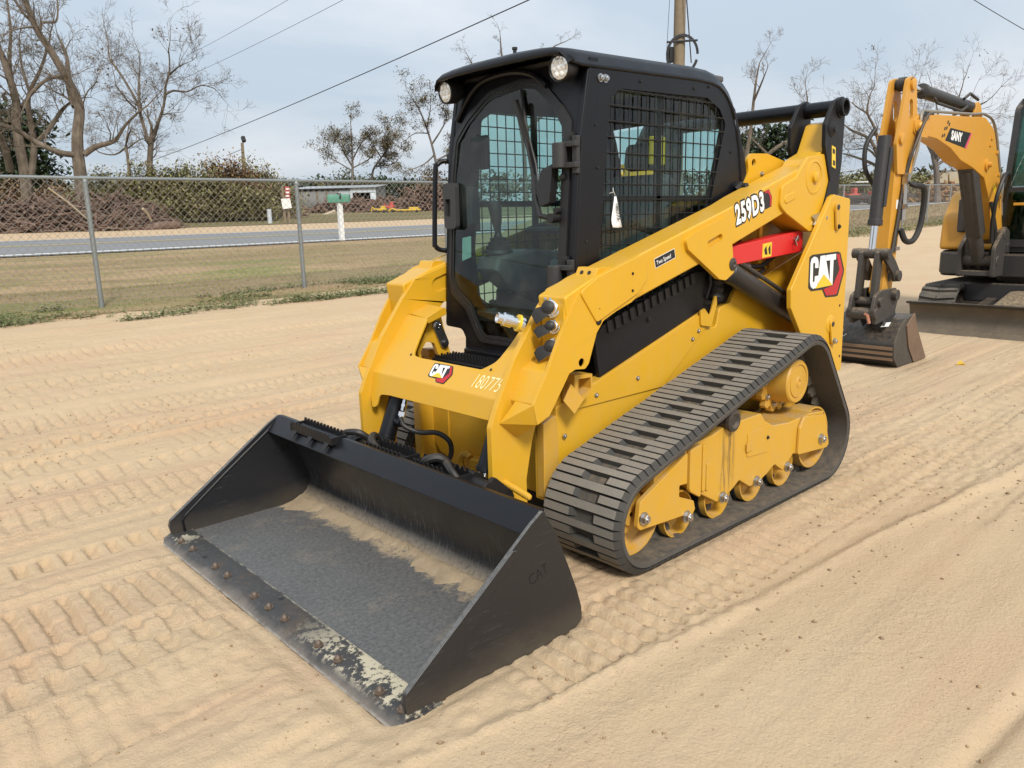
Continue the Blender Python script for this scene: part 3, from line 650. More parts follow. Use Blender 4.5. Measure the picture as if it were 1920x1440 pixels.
def arm(sy):
    def B(g, *a, **k): return build(mir(g, sy), *a, **k)
    hole = circ((-.83, 1.575), .03, 16)
    a = B(G().ext(fil(ARM, .01), YP, .458, .606), 'lift_arm', YEL, LD, .020, 3)
    B(G().ext([fil(OUTER, .012), circ((1.006, .842), .017, 16)], YP, .598, .613), 'arm_outer_plate', YEL, a, .003)
    B(G().ext([fil(INNER, .012), slot((.89, 1.09), (.74, 1.135), .035)], YP, .446, .472), 'arm_inner_plate', YEL, a, .003)
    B(G().cyl((1.006, .606, .842), (1.006, .59, .842), .017, 14), 'pin_hole', DBLK, a)
    g1 = fil([(.333, 1.29, .03), (.29, 1.315, .03), (.015, 1.388, .02), (-.02, 1.368, .02), (-.063, 1.147), (-.065, 1.125, .02), (.005, 1.092, .04), (.06, 1.103, .02), (.315, 1.25, .02)], .02)
    B(G().ext([g1, slot((.15, 1.268), (.06, 1.294), .016)], YP, .600, .624), 'arm_stiffener', YEL, a, .005)
    B(G().ext(fil([(-.48, 1.43, .04), (-.49, 1.53, .03), (-.63, 1.575, .02), (-.69, 1.632, .02), (-.745, 1.68, .03), (-.92, 1.70, .03), (-1.03, 1.64, .03), (-.93, 1.34, .02), (-.87, 1.29, .03), (-.80, 1.295, .02), (-.55, 1.39, .02)], .02) , YP, .600, .622), 'arm_stiffener', YEL, a, .006)
    B(G().lathe((-.82, .618, 1.578), (0, 1, 0), [(0, .092), (.006, .09), (.008, .078), (.004, .076), (.006, .03), (.02, .028), (.024, .02)], 28), 'pivot_boss', YEL, a)
    B(G().ext(slot((-.535, 1.462), (-.615, 1.484), .020), YP, .618, .626), 'stiffener_slot', YEL, a, .004)
    B(G().ext(fil([(1.02, 1.118), (.915, 1.172), (.647, 1.243), (.60, 1.20), (.598, 1.14), (.66, 1.085), (.92, .99)], .02), YP, .606, .620), 'arm_front_stiffener', YEL, a, .004)
    # wedge closing the box at the foot
    B(G().hull([(1.275, .611, .717), (1.255, .611, .637), (1.19, .611, .662), (1.325, .47, .63), (1.236, .47, .555), (1.17, .47, .59), (1.262, .5, .715)]), 'foot_gusset', YEL, a, .003)
    B(G().ext(fil([(.912, 1.155, .004), (.884, 1.204, .006), (.862, 1.205, .006), (.80, 1.20, .02), (.76, 1.19, .01), (.78, 1.16, .004)], .01), YP, .485, .592), 'cover_tab', YEL, a, .005)
    # bosses, pins
    for x, z, r in ((.905, 1.045, .013), (.905, .995, .013)): B(G().lathe((x, .612, z), (0, 1, 0), [(0, r * 1.25), (.004, r * 1.25), (.006, r * .8), (.008, .003)], 14), 'plug', DARK, a)
    B(G().lathe((-.05, .622, 1.165), (0, 1, 0), [(0, .03), (.006, .03), (.01, .022), (.012, .012), (.008, .008)], 20), 'cylinder_pin', IRON, a)
    B(G().ext(fil([(-.80, 1.375), (-.93, 1.40), (-.95, 1.36), (-.90, 1.33), (-.82, 1.325), (-.84, 1.35)], .008), YP, .624, .636), 'pin_keeper', STEEL, a, .002)
    if sy > 0: bolt(a, (-.915, .637, 1.365), s=1.2); bolt(a, (.70, .621, 1.17), me=BOLTB, s=.45); bolt(a, (.70, .621, 1.10), me=BOLTB, s=.45)
    # grab pin on the foot
    B(G().cyl((1.30, .47, .385), (1.30, .60, .36), .014, 12).lathe((1.30, .60, .36), (0, 1, 0), [(0, .014), (.01, .011), (.014, .004)], 12), 'foot_pin', YEL, a)
    B(G().cyl((1.25, .47, .265), (1.25, .60, .245), .016, 12), 'foot_pin', YEL, a)
    B(G().cyl((1.36, .472, .30), (1.36, .476, .30), .014, 12), 'pin_hole', DBLK, a)
    if sy > 0:
        for y in (.518, .558): B(G().lathe((.8965, y, 1.184), (.86, 0, .5), [(0, .008), (.003, .008)], 10), 'tab_hole', DBLK, a)
    # hydraulic couplers in the nose of the left arm
    if sy > 0:
        ax = Vector((.80, .30, .25)).normalized()
        B(G().ext(fil([(.475, 1.105), (.598, 1.105), (.598, .855), (.475, .855)], .02), XP, 1.075, 1.088), 'coupler_plate', YEL, a, .004)
        for y, z, r, dz in ((.535, 1.055, .036, 0), (.545, .985, .027, 0), (.545, .905, .034, 0)):
            c = B(G().lathe((1.085, y, z), ax, [(0, r), (.012, r), (.014, r * .86), (.03, r * .86), (.032, r * .75), (.045, r * .75)], 20), 'hydraulic_coupler', CHROME, a)
            cp = G().lathe(Vector((1.085, y, z)) + ax * .042, ax, [(0, r * .7), (.012, r * .7), (.016, r * .55), (.02, .004)], 16)
            q = Vector((1.085, y, z)) + ax * .05
            cp.hull([q + Vector(t) for t in ((0, .01, -r * .5), (.012, .012, -r * .9), (.02, -.03, -r * 1.3), (.028, -.05, -r * .6), (.03, -.06, -r * .9), (.018, -.05, -r * .2), (.0, -.02, r * .1), (.03, -.035, -r * 1.9))])
            build(cp, 'coupler_cap', RUB, c)
        for y in (.50, .528): B(G().lathe((1.085, y, 1.092), (1, 0, 0), [(0, .009), (.006, .008), (.009, .004)], 10), 'rivet', STEEL, a)
        c = B(G().lathe((1.155, .438, .995), (.85, -.35, .3), [(0, .032), (.014, .032), (.016, .022), (.05, .022), (.052, .028), (.085, .028), (.09, .022), (.11, .022), (.112, .019), (.102, .014)], 20), 'hydraulic_coupler', CHROME, a)
        build(G().lathe((1.168, .433, 1.0), (.85, -.35, .3), [(0, .034), (.01, .034)], 20), 'coupler_collar', DYEL, c)
    return a
ARMS = {sy: arm(sy) for sy in (1, -1)}
# --- cross member between the arms
SL = .857
bx_ = lambda z: 1.293 - (z - .711) * SL
def slantP(a, b, d): return (bx_(b) + d * .76, a, b + d * .65)
SLT = fil([(-.448, .711, 0), (.448, .711, 0), (.448, .96, .01), (.345, .957, .02), (.335, .90, .05), (.312, .835, .06), (.25, .80, .04), (-.165, .80, .02), (-.235, .805, .05), (-.256, .862, .04), (-.285, .955, .01), (-.448, .962, .01)], .01, 5)
cm = build(G().ext(SLT, slantP, -.012, 0), 'cross_member', YEL, LD, .003)
FRT = fil([(-.448, .711, 0), (.448, .711, 0), (.448, .626, .01), (-.30, .622, .02), (-.375, .615, .05), (-.388, .555, .02), (-.42, .55, .01), (-.448, .60, .01)], .012, 6)
build(G().ext(FRT, lambda a, b, d: (1.293 + (.711 - b) * .22 + d, a, b), -.012, 0), 'cross_member_front', YEL, cm, .003)
build(G().ext(fil([(-.285, .957), (-.448, .964), (-.448, 1.0), (-.30, .995)], .008), lambda a, b, d: (1.082 - (b - .958) * 3.0, a, b + d), -.01, 0), 'cross_member_cap', YEL, cm, .002)
build(G().ext(fil([(.345, .957), (.448, .96), (.448, 1.0), (.36, .995)], .008), lambda a, b, d: (1.082 - (b - .958) * 3.0, a, b + d), -.01, 0), 'cross_member_cap', YEL, cm, .002)
# inward flange of the right horn
build(G().hull([(1.086, -.285, .955), (.96, -.30, .995), (.957, -.30, .96), (1.08, -.285, .93)]), 'horn_flange', YEL, cm, .002)
for y in (-.245, .308): build(G().lathe((1.215, y, .806), (.76, 0, .65), [(0, .006), (.001, .006)], 10), 'rivet_hole', DBLK, cm)
# chassis uprights beneath the horns with the arm lock lever
for sy in (-1, 1):
    up = build(mir(G().ext([fil([(1.10, .79, .02), (1.02, .93, .03), (.955, .955, .01), (.90, .74, .01), (.93, .66), (1.08, .66)], .01), fil([(1.085, .79), (1.045, .835), (1.0, .82), (.965, .72), (1.07, .70)], .015)], YP, .35, .375), sy), 'arm_support', YEL, LD, .004)
    if sy < 0:
        build(G().ext(slot((.985, .905), (.945, .815), .026), YP, -.349, -.338), 'lock_lever', STEEL, up, .003)
        build(G().lathe((.985, -.338, .905), (0, 1, 0), [(0, .018), (.006, .018), (.007, .011), (.003, .009)], 16), 'lever_pin', CHROME, up)
        build(G().lathe((.945, -.338, .815), (0, 1, 0), [(0, .016), (.014, .014), (.016, .006)], 12), 'lever_bolt', DARK, up)
# --- tilt cylinders with hose
for sy in (-1, 1):
    y = -.33 if sy < 0 else .38
    a, b = Vector((1.215, y, .66)), Vector((1.315, y, .425)); d = (b - a).normalized()
    c = build(G().cyl(a, b, .040, 24).lathe(b - d * .005, d, [(0, .043), (.02, .043), (.022, .03)], 24), 'tilt_cylinder', BLK, LD, .002)
    build(G().cyl(b, b + d * .16, .021, 16), 'cylinder_rod', CHROME, c)
    if sy < 0:
        build(G().cyl((1.24, y + .06, .60), (1.26, y + .062, .545), .012, 10).lathe((1.262, y + .062, .54), (.35, 0, -.9), [(0, .017), (.02, .017), (.021, .012), (.05, .012)], 6).lathe((1.25, y + .062, .575), (.35, 0, -.9), [(0, .015), (.012, .015)], 12), 'hose_fitting', CHROME, c)
        build(G().cyl((1.285, y + .03, .50), (1.285, y + .075, .49), .018, 12), 'hose_elbow', BLK, c)
        hp = [(1.28, y + .065, .52), (1.275, y + .085, .48), (1.23, y + .14, .45), (1.19, y + .22, .455), (1.16, y + .27, .42), (1.15, y + .27, .36), (1.16, y + .245, .31), (1.175, y + .235, .28)]
        hs = []
        for i in range(len(hp) - 1):
            for k in range(4): 
                P0, P1, P2, P3 = [Vector(hp[max(0, min(len(hp) - 1, i + q))]) for q in (-1, 0, 1, 2)]; u = k / 4
                hs.append(.5 * ((2 * P1) + (P2 - P0) * u + (2 * P0 - 5 * P1 + 4 * P2 - P3) * u * u + (3 * P1 - P0 - 3 * P2 + P3) * u ** 3))
        build(G().tube(hs, .012, 10), 'hydraulic_hose', RUB, LD)
        build(G().cyl(hs[-1], hs[-1] + Vector((.02, -.012, -.045)), .014, 12), 'hose_end', CHROME, LD)
build(G().tube(smo([(1.08, .36, .66), (1.12, .34, .58), (1.15, .37, .48), (1.16, .41, .42)]), .028, 10).tube(smo([(1.06, .38, .66), (1.10, .39, .56), (1.14, .42, .44)]), .022, 10), 'hose_bundle', RUB, LD, kind='stuff')
# --- rear tower, links, lift cylinders
TW = fil([(-.955, 1.475, .01), (-.99, 1.488, .02), (-1.19, 1.465, .02), (-1.215, .48, .02), (-.90, .50), (-.71, .74), (-.572, .906, .02), (-.561, 1.005, .02)], .01)
def tower(sy):
    def B(g, *a, **k): return build(mir(g, sy), *a, **k)
    t = B(G().ext(TW, YP, .632, .66), 'tower_plate', YEL, LD, .005)
    B(G().ext(fil([(-.75, 1.15), (-1.19, 1.46), (-1.2, .5), (-.75, .6)], .02), YP, .42, .45), 'tower_inner_plate', YELD, LD, .004)
    B(G().ext(fil([(-1.18, 1.2), (-1.2, 1.2), (-1.215, .5), (-1.19, .5)], .002), YP, .43, .655), 'tower_back', YELD, LD)
    for (xa, za, xb, zb) in ((-1.01, 1.42, -1.03, 1.315), (-1.035, .775, -1.06, .675)):
        B(G().lathe((xa, .655, za), (0, 1, 0), [(0, .05), (.007, .05), (.01, .044)], 24) if za < 1 else G().cyl((xa, .655, za), (xa, .664, za), .03, 20), 'pin_boss', YEL, t, .002)
        B(G().ext(slot((xa, za), (xb, zb), .022), YP, .664, .676), 'pin_lock', YEL if za < 1 else YELD, t, .003)
        B(G().lathe((xa, .676, za), (0, 1, 0), [(0, .014), (.004, .014), (.005, .006)], 14), 'pin_end', IRON, t)
        if sy > 0: bolt(t, (xb, .676, zb), s=1.0, me=BOLT if za < 1 else BOLTB)
    for x, z in ((-1.14, .87), (-1.18, .57), (-.80, .71)): B(G().cyl((x, .658, z), (x, .6615, z), .008, 10), 'plug_hole', DARK, t)
    # black links
    OL = fil([(-1.055, 2.0, .06), (-1.12, 1.99, .05), (-1.115, 1.93), (-1.11, 1.66), (-1.09, 1.53), (-1.10, 1.30, .02), (-.95, 1.30, .02), (-.93, 1.42), (-.985, 1.56), (-.90, 1.74), (-.893, 1.85), (-.985, 1.975, .04)], .02, 6)
    l = B(G().ext(OL, YP, .612, .634), 'lift_link', BLKM, LD, .004)
    B(G().ext(OL, YP, .418, .44), 'lift_link', BLKM, LD, .004)
    B(G().lathe((-1.056, .630, 1.944), (0, 1, 0), [(0, .055), (.012, .055), (.013, .046), (.034, .046), (.034, .036), (.005, .036)], 24), 'link_collar', BLKM, l)
    B(G().cyl((-1.056, .632, 1.944), (-1.056, .637, 1.944), .035, 20), 'collar_bore', DBLK, l)
    B(G().lathe((-.97, .630, 1.83), (0, 1, 0), [(0, .045), (.006, .045), (.01, .036), (.02, .02), (.026, .018), (.027, .006)], 20), 'link_pin', BLKM, l)
    dec = B(G().ext([(-.975, 1.745), (-1.02, 1.735), (-1.035, 1.625), (-.99, 1.635)], YP, .634, .6355), 'warning_label', DYEL, l)
    B(G().ext([(-.985, 1.73), (-1.012, 1.724), (-1.015, 1.70), (-.988, 1.705)], YP, .6355, .6362).ext([(-.998, 1.67), (-1.022, 1.665), (-1.025, 1.64), (-1.0, 1.644)], YP, .6355, .6362), 'label_symbol', DBLK, dec)
    # lift cylinder
    a, b = Vector((-.05, .53, 1.165)), Vector((-.86, .53, .84)); d = (b - a).normalized()
    c = B(G().cyl(a + d * .12, b, .052, 28).lathe(a + d * .10, d, [(0, .04), (.01, .056), (.05, .056), (.055, .052)], 28), 'lift_cylinder', paint('cylinder_black', (.016, .016, .017), .42, .35, scale=6), LD, .002)
    B(G().cyl(a - d * .02, a + d * .12, .026, 16), 'cylinder_rod', CHROME, c)
    B(G().tube([a + d * .16 + Vector((0, .03, .06)), a + d * .22 + Vector((0, .03, .066)), a + d * .72 + Vector((0, .03, .064)), a + d * .78 + Vector((0, .02, .05))], .012, 8), 'cylinder_pipe', IRON, c)
    B(G().tube([(-.25, .5, 1.14), (-.42, .5, 1.13), (-.55, .49, 1.12), (-.70, .48, 1.17), (-.82, .46, 1.18)], .013, 8).tube([(-.4, .5, 1.06), (-.5, .49, 1.08), (-.6, .48, 1.1)], .011, 8), 'hydraulic_hose', RUB, LD)
    B(G().cyl((-.30, .5, 1.14), (-.40, .5, 1.132), .019, 8).cyl((-.46, .5, 1.07), (-.51, .492, 1.082), .017, 8), 'hose_fitting', STEEL, LD)
    # red lift arm lock
    r = B(G().ext(fil([(-.10, 1.243), (-.79, 1.30), (-.83, 1.29), (-.83, 1.185), (-.79, 1.185), (-.10, 1.15)], .01), YP, .50, .575), 'arm_lock_brace', RED, LD, .006)
    B(G().cyl((-.73, .575, 1.26), (-.73, .60, 1.255), .012, 10).tube([(-.73, .595, 1.275), (-.70, .598, 1.25), (-.715, .6, 1.225)], .004, 6), 'brace_pin', STEEL, r)
    dl = B(G().ext([(-.405, 1.245), (-.495, 1.252), (-.495, 1.18), (-.405, 1.175)], YP, .575, .5765), 'warning_label', DYEL, r)
    B(G().ext([(-.42, 1.215), (-.44, 1.235), (-.455, 1.19), (-.43, 1.19)], YP, .5765, .577).ext([(-.46, 1.22), (-.48, 1.24), (-.485, 1.19), (-.47, 1.19)], YP, .5765, .577), 'label_symbol', DBLK, dl)
    B(G().box((-.555, .47, 1.27), (.03, .02, .26)), 'tower_strut', YEL, LD, .003)
    # bracket plate beside the cab's rear corner
    br = B(G().ext([fil([(-.40, 1.50, .03), (-.475, 1.61, .05), (-.455, 1.67, .03), (-.49, 1.70, .03), (-.65, 1.705, .03), (-.90, 1.66, .03), (-.9, 1.45), (-.42, 1.42)], .01), circ((-.52, 1.655), .020, 16)], YP, .425, .44), 'rear_bracket', YEL, LD, .003)
    if sy > 0: bolt(br, (-.60, .44, 1.60), s=.7)
sided(tower)
build(G().cyl((-1.056, -.63, 1.944), (-1.056, .63, 1.944), .042, 28), 'link_tube', BLK, LD, .002)
build(G().ext(fil([(-.47, 1.50), (-1.1, 1.42), (-1.2, 1.3), (-1.2, .4), (-.47, .4)], .03), YP, -.41, .41), 'engine_hood', YEL, LD, .01)
build(G().lathe((-.70, .16, 1.42), (0, 0, 1), [(0, .05), (.26, .05), (.30, .04), (.31, .02)], 18), 'exhaust_stack', DARK, LD)

# --- decals
def dec(name, m, loops, parent, y=.6605, off=0):
    g = G()
    for l in loops: g.ext(l, YP, y + off, y + off + .0006)
    return build(g, name, m, parent)
CL = {'bg': [(-0.7498, 1.1573), (-0.7799, 1.1691), (-1.0699, 1.1725), (-1.0991, 1.1641), (-1.1548, 1.0745), (-1.1545, 1.0522), (-1.1006, 0.9351), (-1.0695, 0.9314), (-0.9521, 0.9366), (-0.9095, 0.9805), (-0.787, 0.9826), (-0.7544, 1.0018)],
 'red': [(-1.0572, 1.1646), (-1.0922, 1.1629), (-1.1461, 1.0726), (-1.1454, 1.0536), (-1.0909, 0.9415), (-1.0652, 0.9373), (-0.9616, 0.9413), (-0.9229, 0.9795), (-1.0367, 0.9917), (-1.1049, 1.076)],
 'C': [(-0.8495, 1.1008), (-0.8447, 1.1388), (-0.8295, 1.1561), (-0.7965, 1.1638), (-0.766, 1.1542), (-0.756, 1.1325), (-0.7603, 1.0314), (-0.7732, 1.0041), (-0.802, 0.9905), (-0.8336, 0.9957), (-0.8521, 1.0171), (-0.8516, 1.059), (-0.8129, 1.0579), (-0.813, 1.0314), (-0.8026, 1.0246), (-0.792, 1.0329), (-0.7851, 1.1271), (-0.7956, 1.1325), (-0.8093, 1.1258), (-0.8107, 1.1017)],
 'A': [(-0.8659, 1.1633), (-0.9216, 1.1651), (-0.9917, 1.0193), (-0.9153, 1.0624), (-0.8494, 1.0128)],
 'T': [(-0.9316, 1.1646), (-1.05, 1.1665), (-1.0527, 1.1353), (-1.0236, 1.1345), (-1.0294, 0.9946), (-0.9917, 1.0193), (-0.9844, 1.1343), (-0.9324, 1.1341)],
 'tri': [(-0.9153, 1.0624), (-1.0294, 0.9946), (-0.823, 0.9904)]}
def logo(parent, fn, s=1.0):
    "maker's badge: letters on a dark hexagon; fn maps badge plane (a to the right, b up, layer) to 3D"
    P = lambda l: [(-(a + .95) * s, (b - 1.05) * s) for a, b in l]
    def D(name, m, loops, off):
        g = G()
        for l in loops: g.ext(l, fn, off, off + .0006)
        return build(g, name, m, parent)
    D('badge', DBLK, [[(x * 1.045, y * 1.045) for x, y in P(CL['bg'])]], .0003); D('badge_red', DRED, [P(CL['red'])], .001); D('badge_letter', WHITE, [P(CL['C'])], .001); D('badge_letter', WHITE, [P(CL['A'])], .001); D('badge_letter', WHITE, [P(CL['T'])], .001); D('badge_triangle', DYEL, [P(CL['tri'])], .0017)
logo(LD, lambda a, b, d: (-.95 - a, .660 + d, 1.05 + b))
logo(cm, lambda a, b, d: slantP(.022 + a, .757 + b * .76, d + .0008), .36)
ud, vd = Vector((-.966, 0, .259)), Vector((.06, 0, 1))
vd = (vd - ud * vd.dot(ud)).normalized()
a1 = ARMS[1]
def arm_text(txt, x, z, size, name, m, off, **k):
    g = G(); put_text(g, txt, (x, .606, z), ud, vd, size, (0, 1, 0), off, **k); return build(g, name, m, a1)
arm_text('259D3', -.098, 1.349, .128, 'model_number', DBLK, .0010, bold=.014, sx=.70, spacing=1.11)
arm_text('259D3', -.098, 1.349, .128, 'model_number', WHITE, .0018, bold=.0055, sx=.70, spacing=1.11)
def arm_quad(name, m, uv, off, org):
    o = Vector(org); g = G().ext(uv, lambda a, b, d: tuple(o + ud * a + vd * b + Vector((0, d, 0))), off, off + .0006); return build(g, name, m, a1)
arm_quad('number_chevron', DBLK, [(.262, .0), (.262, .088), (.315, .088), (.337, .045), (.325, .0)], .0004, (-.105, .606, 1.347))
arm_quad('number_chevron', DRED, [(.275, .088), (.313, .086), (.333, .045), (.322, .004), (.308, .004), (.316, .045), (.302, .074), (.272, .078)], .0014, (-.105, .606, 1.347))
arm_quad('speed_plate', DBLK, [(0, 0), (.145, 0), (.145, .038), (0, .038)], .0004, (.527, .606, 1.182)); arm_quad('speed_plate_edge', WHITE, [(-.002, -.002), (.147, -.002), (.147, .040), (-.002, .040)], .0001, (.527, .606, 1.182))
arm_text('Two Speed', .520, 1.194, .025, 'speed_lettering', WHITE, .0013, bold=.0002, sx=.92)
# chalk number on the cross member
g = G(); put_text(g, '180775', (bx_(.735), .236, .735), (0, 1, 0), Vector(slantP(0, .8, 0)) - Vector(slantP(0, .7, 0)), .092, (.76, 0, .65), .0012, sx=.60, shear=.25, spacing=1.05, bold=-.0008)
build(g, 'chalk_number', paint('yellow_chalk', (.85, .76, .42), .8, 0), cm)
# ------------------------------------------------------------------ cab
def glass_mat(name, tint, rough=.0):
    m = bpy.data.materials.new(name); m.use_nodes = True; t = m.node_tree; t.nodes.clear(); s = T(t)
    o = s.n('ShaderNodeOutputMaterial'); tr = s.n('ShaderNodeBsdfTransparent', {0: (*tint, 1)}); gl = s.n('ShaderNodeBsdfGlossy', {'Color': (1, 1, 1, 1), 'Roughness': .02})
    fz = s.n('ShaderNodeFresnel', {'IOR': 1.5}); bf = s.n('ShaderNodeNewGeometry').outputs['Backfacing']; p = s.pos(); d = s.m('MULTIPLY', s.ramp(s.noise(p, 7, 5, .7), .45, .8), .05)
    mx_ = s.n('ShaderNodeMixShader', {0: s.m('MULTIPLY', s.m('MULTIPLY', fz.outputs[0], .9), s.m('SUBTRACT', 1.0, bf)), 1: tr.outputs[0], 2: gl.outputs[0]})
    df = s.n('ShaderNodeBsdfDiffuse', {0: (.4, .38, .33, 1)}); m2 = s.n('ShaderNodeMixShader', {0: d, 1: mx_.outputs[0], 2: df.outputs[0]})
    t.links.new(m2.outputs[0], o.inputs[0]); return m
GLASS = glass_mat('tinted_glass', (.76, .87, .85)); GLASSX = glass_mat('pale_glass', (.79, .90, .89))
def fx(z): return float(np.interp(z, [.75, .89, 1.36, 1.731, 1.996, 2.06], [.872, .864, .834, .802, .750, .735]))
FP = lambda a, b, d: (fx(b) + d, a, b)
GASK = fil([(-.398, 1.60), (-.384, 1.79), (-.31, 1.88, .14), (-.157, 1.975, .14), (.046, 1.998, .14), (.154, 1.98, .1), (.228, 1.93, .12), (.315, 1.856, .12), (.375, 1.79), (.385, 1.73), (.385, 1.13), (.365, 1.05), (.26, .975), (.205, .885), (.165, .83), (-.155, .83), (-.205, .888), (-.267, .978), (-.375, 1.045), (-.398, 1.11)], .05, 4)
GLS = fil([(-.378, 1.60), (-.366, 1.77), (-.30, 1.852, .14), (-.165, 1.952, .14), (.046, 1.978, .14), (.14, 1.962, .1), (.218, 1.907, .12), (.29, 1.837, .12), (.345, 1.77), (.350, 1.73), (.350, 1.13), (.33, 1.065), (.235, .995), (.17, .892), (.13, .848), (-.13, .848), (-.17, .892), (-.237, .998), (-.35, 1.065), (-.378, 1.12)], .05, 4)
cab = build(G().ext([fil([(-.428, .885, .02), (-.30, .88, .05), (-.272, .84, .02), (-.272, .765, .01), (.272, .765, .01), (.272, .84), (.30, .88, .05), (.428, .885, .02), (.428, 2.03, .0), (-.428, 2.03, .0)], .02), GASK], FP, -.05, 0), 'cab', BLK, LD, .006)
build(G().ext([GASK, GLS], FP, -.004, .010), 'door_frame', DARK, cab, .004)
build(G().ext(GLS, FP, -.004, .002), 'door_glass', GLASS, cab)
inn = lambda l, k: [((a - 0) * k, (b - 1.42) * k + 1.42) for a, b in l]
build(G().ext([inn(GLS, .995), inn(GLS, .965)], FP, .004, .006), 'glass_border', DBLK, cab)
# hood arch over the door
ar = [(-.375, 1.86), (-.33, 1.93), (-.28, 1.985), (-.22, 2.02), (-.12, 2.035), (.0, 2.032), (.10, 2.01), (.17, 1.975), (.215, 1.945)]
g = G()
for (a, b) in zip(ar[:-1], ar[1:]): pass
build(G().tube(smo([(fx(b) + .012, a, b) for a, b in ar]), .014, 8), 'door_arch', BLK, cab)
# sides with window openings and welded guards
WIN = fil([(.62, 1.885), (.55, 1.925), (-.09, 1.94), (-.20, 1.897), (-.255, 1.83), (-.216, 1.70), (-.156, 1.50), (-.10, 1.22), (.24, 1.03), (.56, .935), (.665, 1.0), (.69, 1.25), (.655, 1.55)], .035, 4)
zz = [.95, 1.2, 1.36, 1.55, 1.731, 1.86, 2.0]
SIDEC = [(fx(z) - .002, z) for z in zz] + [(.60, 2.01), (.13, 2.02), (-.118, 2.015), (-.25, 1.975), (-.338, 1.905), (-.38, 1.82), (-.441, 1.68), (-.474, 1.58), (-.47, 1.40), (-.42, 1.15), (-.40, .95)]
SIDEC = [(a, b) for a, b in SIDEC]
for sy in (1, -1):
    def B(g, *a, **k): return build(mir(g, sy), *a, **k)
    sd_ = B(G().ext([SIDEC, WIN], YP, .417, .432), 'cab_side', BLK, cab, .003)
    B(G().ext([WIN, inn([(a, b - 0) for a, b in WIN], .985)], YP, .40, .418), 'window_seal', DARK, sd_)
    B(G().ext(WIN, YP, .404, .410), 'window_glass', GLASSX, sd_)
    gu = G(); wv = [Vector(q) for q in WIN]
    def span(fix, ax):
        xs = []
        for i in range(len(wv)):
            a, b = wv[i], wv[(i + 1) % len(wv)]
            if (a[ax] - fix) * (b[ax] - fix) < 0: xs.append(a[1 - ax] + (b[1 - ax] - a[1 - ax]) * (fix - a[ax]) / (b[ax] - a[ax]))
        return (min(xs), max(xs)) if len(xs) >= 2 else None
    for k in range(20):
        x = -.24 + .06 * k + .006; r = span(x, 0)
        if r: gu.tube([(x, .425, r[0] - .008), (x, .425, r[1] + .008)], .0032, 6)
    for k in range(20):
        z = .96 + .064 * k; r = span(z, 1)
        if r: gu.tube([(r[0] - .008, .4305, z), (r[1] + .008, .4305, z)], .0032, 6)
    B(gu, 'window_guard', BLKM, sd_)
    B(G().box((.25, .40, 1.60), (.035, .02, .72)), 'sliding_pillar', DARK, sd_, .003)
    B(G().box((.24, .40, 1.476), (.86, .02, .03)), 'window_rail', DARK, sd_, .003)
    for x, z in ((.42, 1.965), (.02, 1.972), (-.10, 1.99), (.715, 1.77), (-.31, 1.70), (.775, 1.30), (.70, 1.60)): bolt(sd_, (x, .432 * sy, z), (0, sy, 0), BOLTB, .6)
    for x in (.685, .655): bolt(sd_, (x, .432 * sy, 1.955 + 0), (0, sy, 0), STB if 'STB' in globals() else BOLT, .9)
    # corner pillar between door and side
    B(G().hull([(fx(z) + dx, y, z) for z in (.90, 1.36, 1.731, 1.99) for dx, y in ((.003, .425), (-.01, .434), (-.06, .434), (.003, .40))]), 'corner_pillar', BLK, cab, .006)
    B(G().lathe((-.385, .425, 1.53), (.0, 1, 0), [(0, .03), (.03, .028), (.035, .02), (.06, .02), (.065, .012)], 16).tube([(-.41, .45, 1.53), (-.36, .46, 1.54), (-.34, .45, 1.52)], .012, 8), 'window_latch', DARK, cab)
# roof shell
path = [(.895, 2.030), (.890, 2.048), (.875, 2.060), (.80, 2.064), (.6, 2.068), (.3, 2.075), (.006, 2.082), (-.126, 2.078), (-.20, 2.066), (-.26, 2.04), (-.31, 2.005), (-.355, 1.955), (-.395, 1.89), (-.425, 1.82), (-.455, 1.72), (-.478, 1.60), (-.485, 1.5)]
rows = []
for i, (x, z) in enumerate(path):
    t = (Vector(path[min(i + 1, len(path) - 1)]) - Vector(path[max(i - 1, 0)])).normalized(); nx, nz = -t.y, t.x
    if nz < -.01 or (nz < .2 and nx < 0): nx, nz = nx, nz
    n = Vector((-t.y, t.x)); n = -n if n.y < -.2 or (abs(n.y) <= .9 and n.x > 0 and x < 0) else n
    if x > .87: n = Vector((.3, 1)).normalized() if i > 0 else Vector((.9, .4)).normalized()
    if x < -.15: n = Vector((-abs(t.y), abs(t.x)))
    if x > .87:
        sec = [(0, .016), (.15, .016), (.28, .010), (.36, .002), (.395, -.010), (.418, -.035), (.428, -.055), (.434, -.060)]
    else: sec = [(0, .016), (.15, .015), (.28, .010), (.36, .003), (.395, -.006), (.418, -.028), (.432, -.060), (.440, -.070)]
    half = [(x + n.x * o, y, z + n.y * o) for y, o in sec]
    rows.append([(a, -b, c) for a, b, c in half[::-1]][:-1] + half)
NR = 13
side_rows = [(r[:4], r[-4:]) for r in rows[NR - 1:]]
rf = build(G().loft(rows[:NR]).loft([r[0] for r in side_rows]).loft([r[1] for r in side_rows]), 'roof', BLK, cab, sharp=40); sm = rf.modifiers.new('thickness', 'SOLIDIFY'); sm.thickness = .012; sm.offset = -1
RW = fil([(-.32, 1.90), (.32, 1.90), (.33, 1.58), (-.33, 1.58)], .07)
build(G().hull([(-.40 + t, y, 1.875) for t in (0, .006) for y in (-.36, .36)] + [(-.48 + t, y, 1.44) for t in (0, .006) for y in (-.36, .36)]), 'rear_glass', GLASSX, cab)
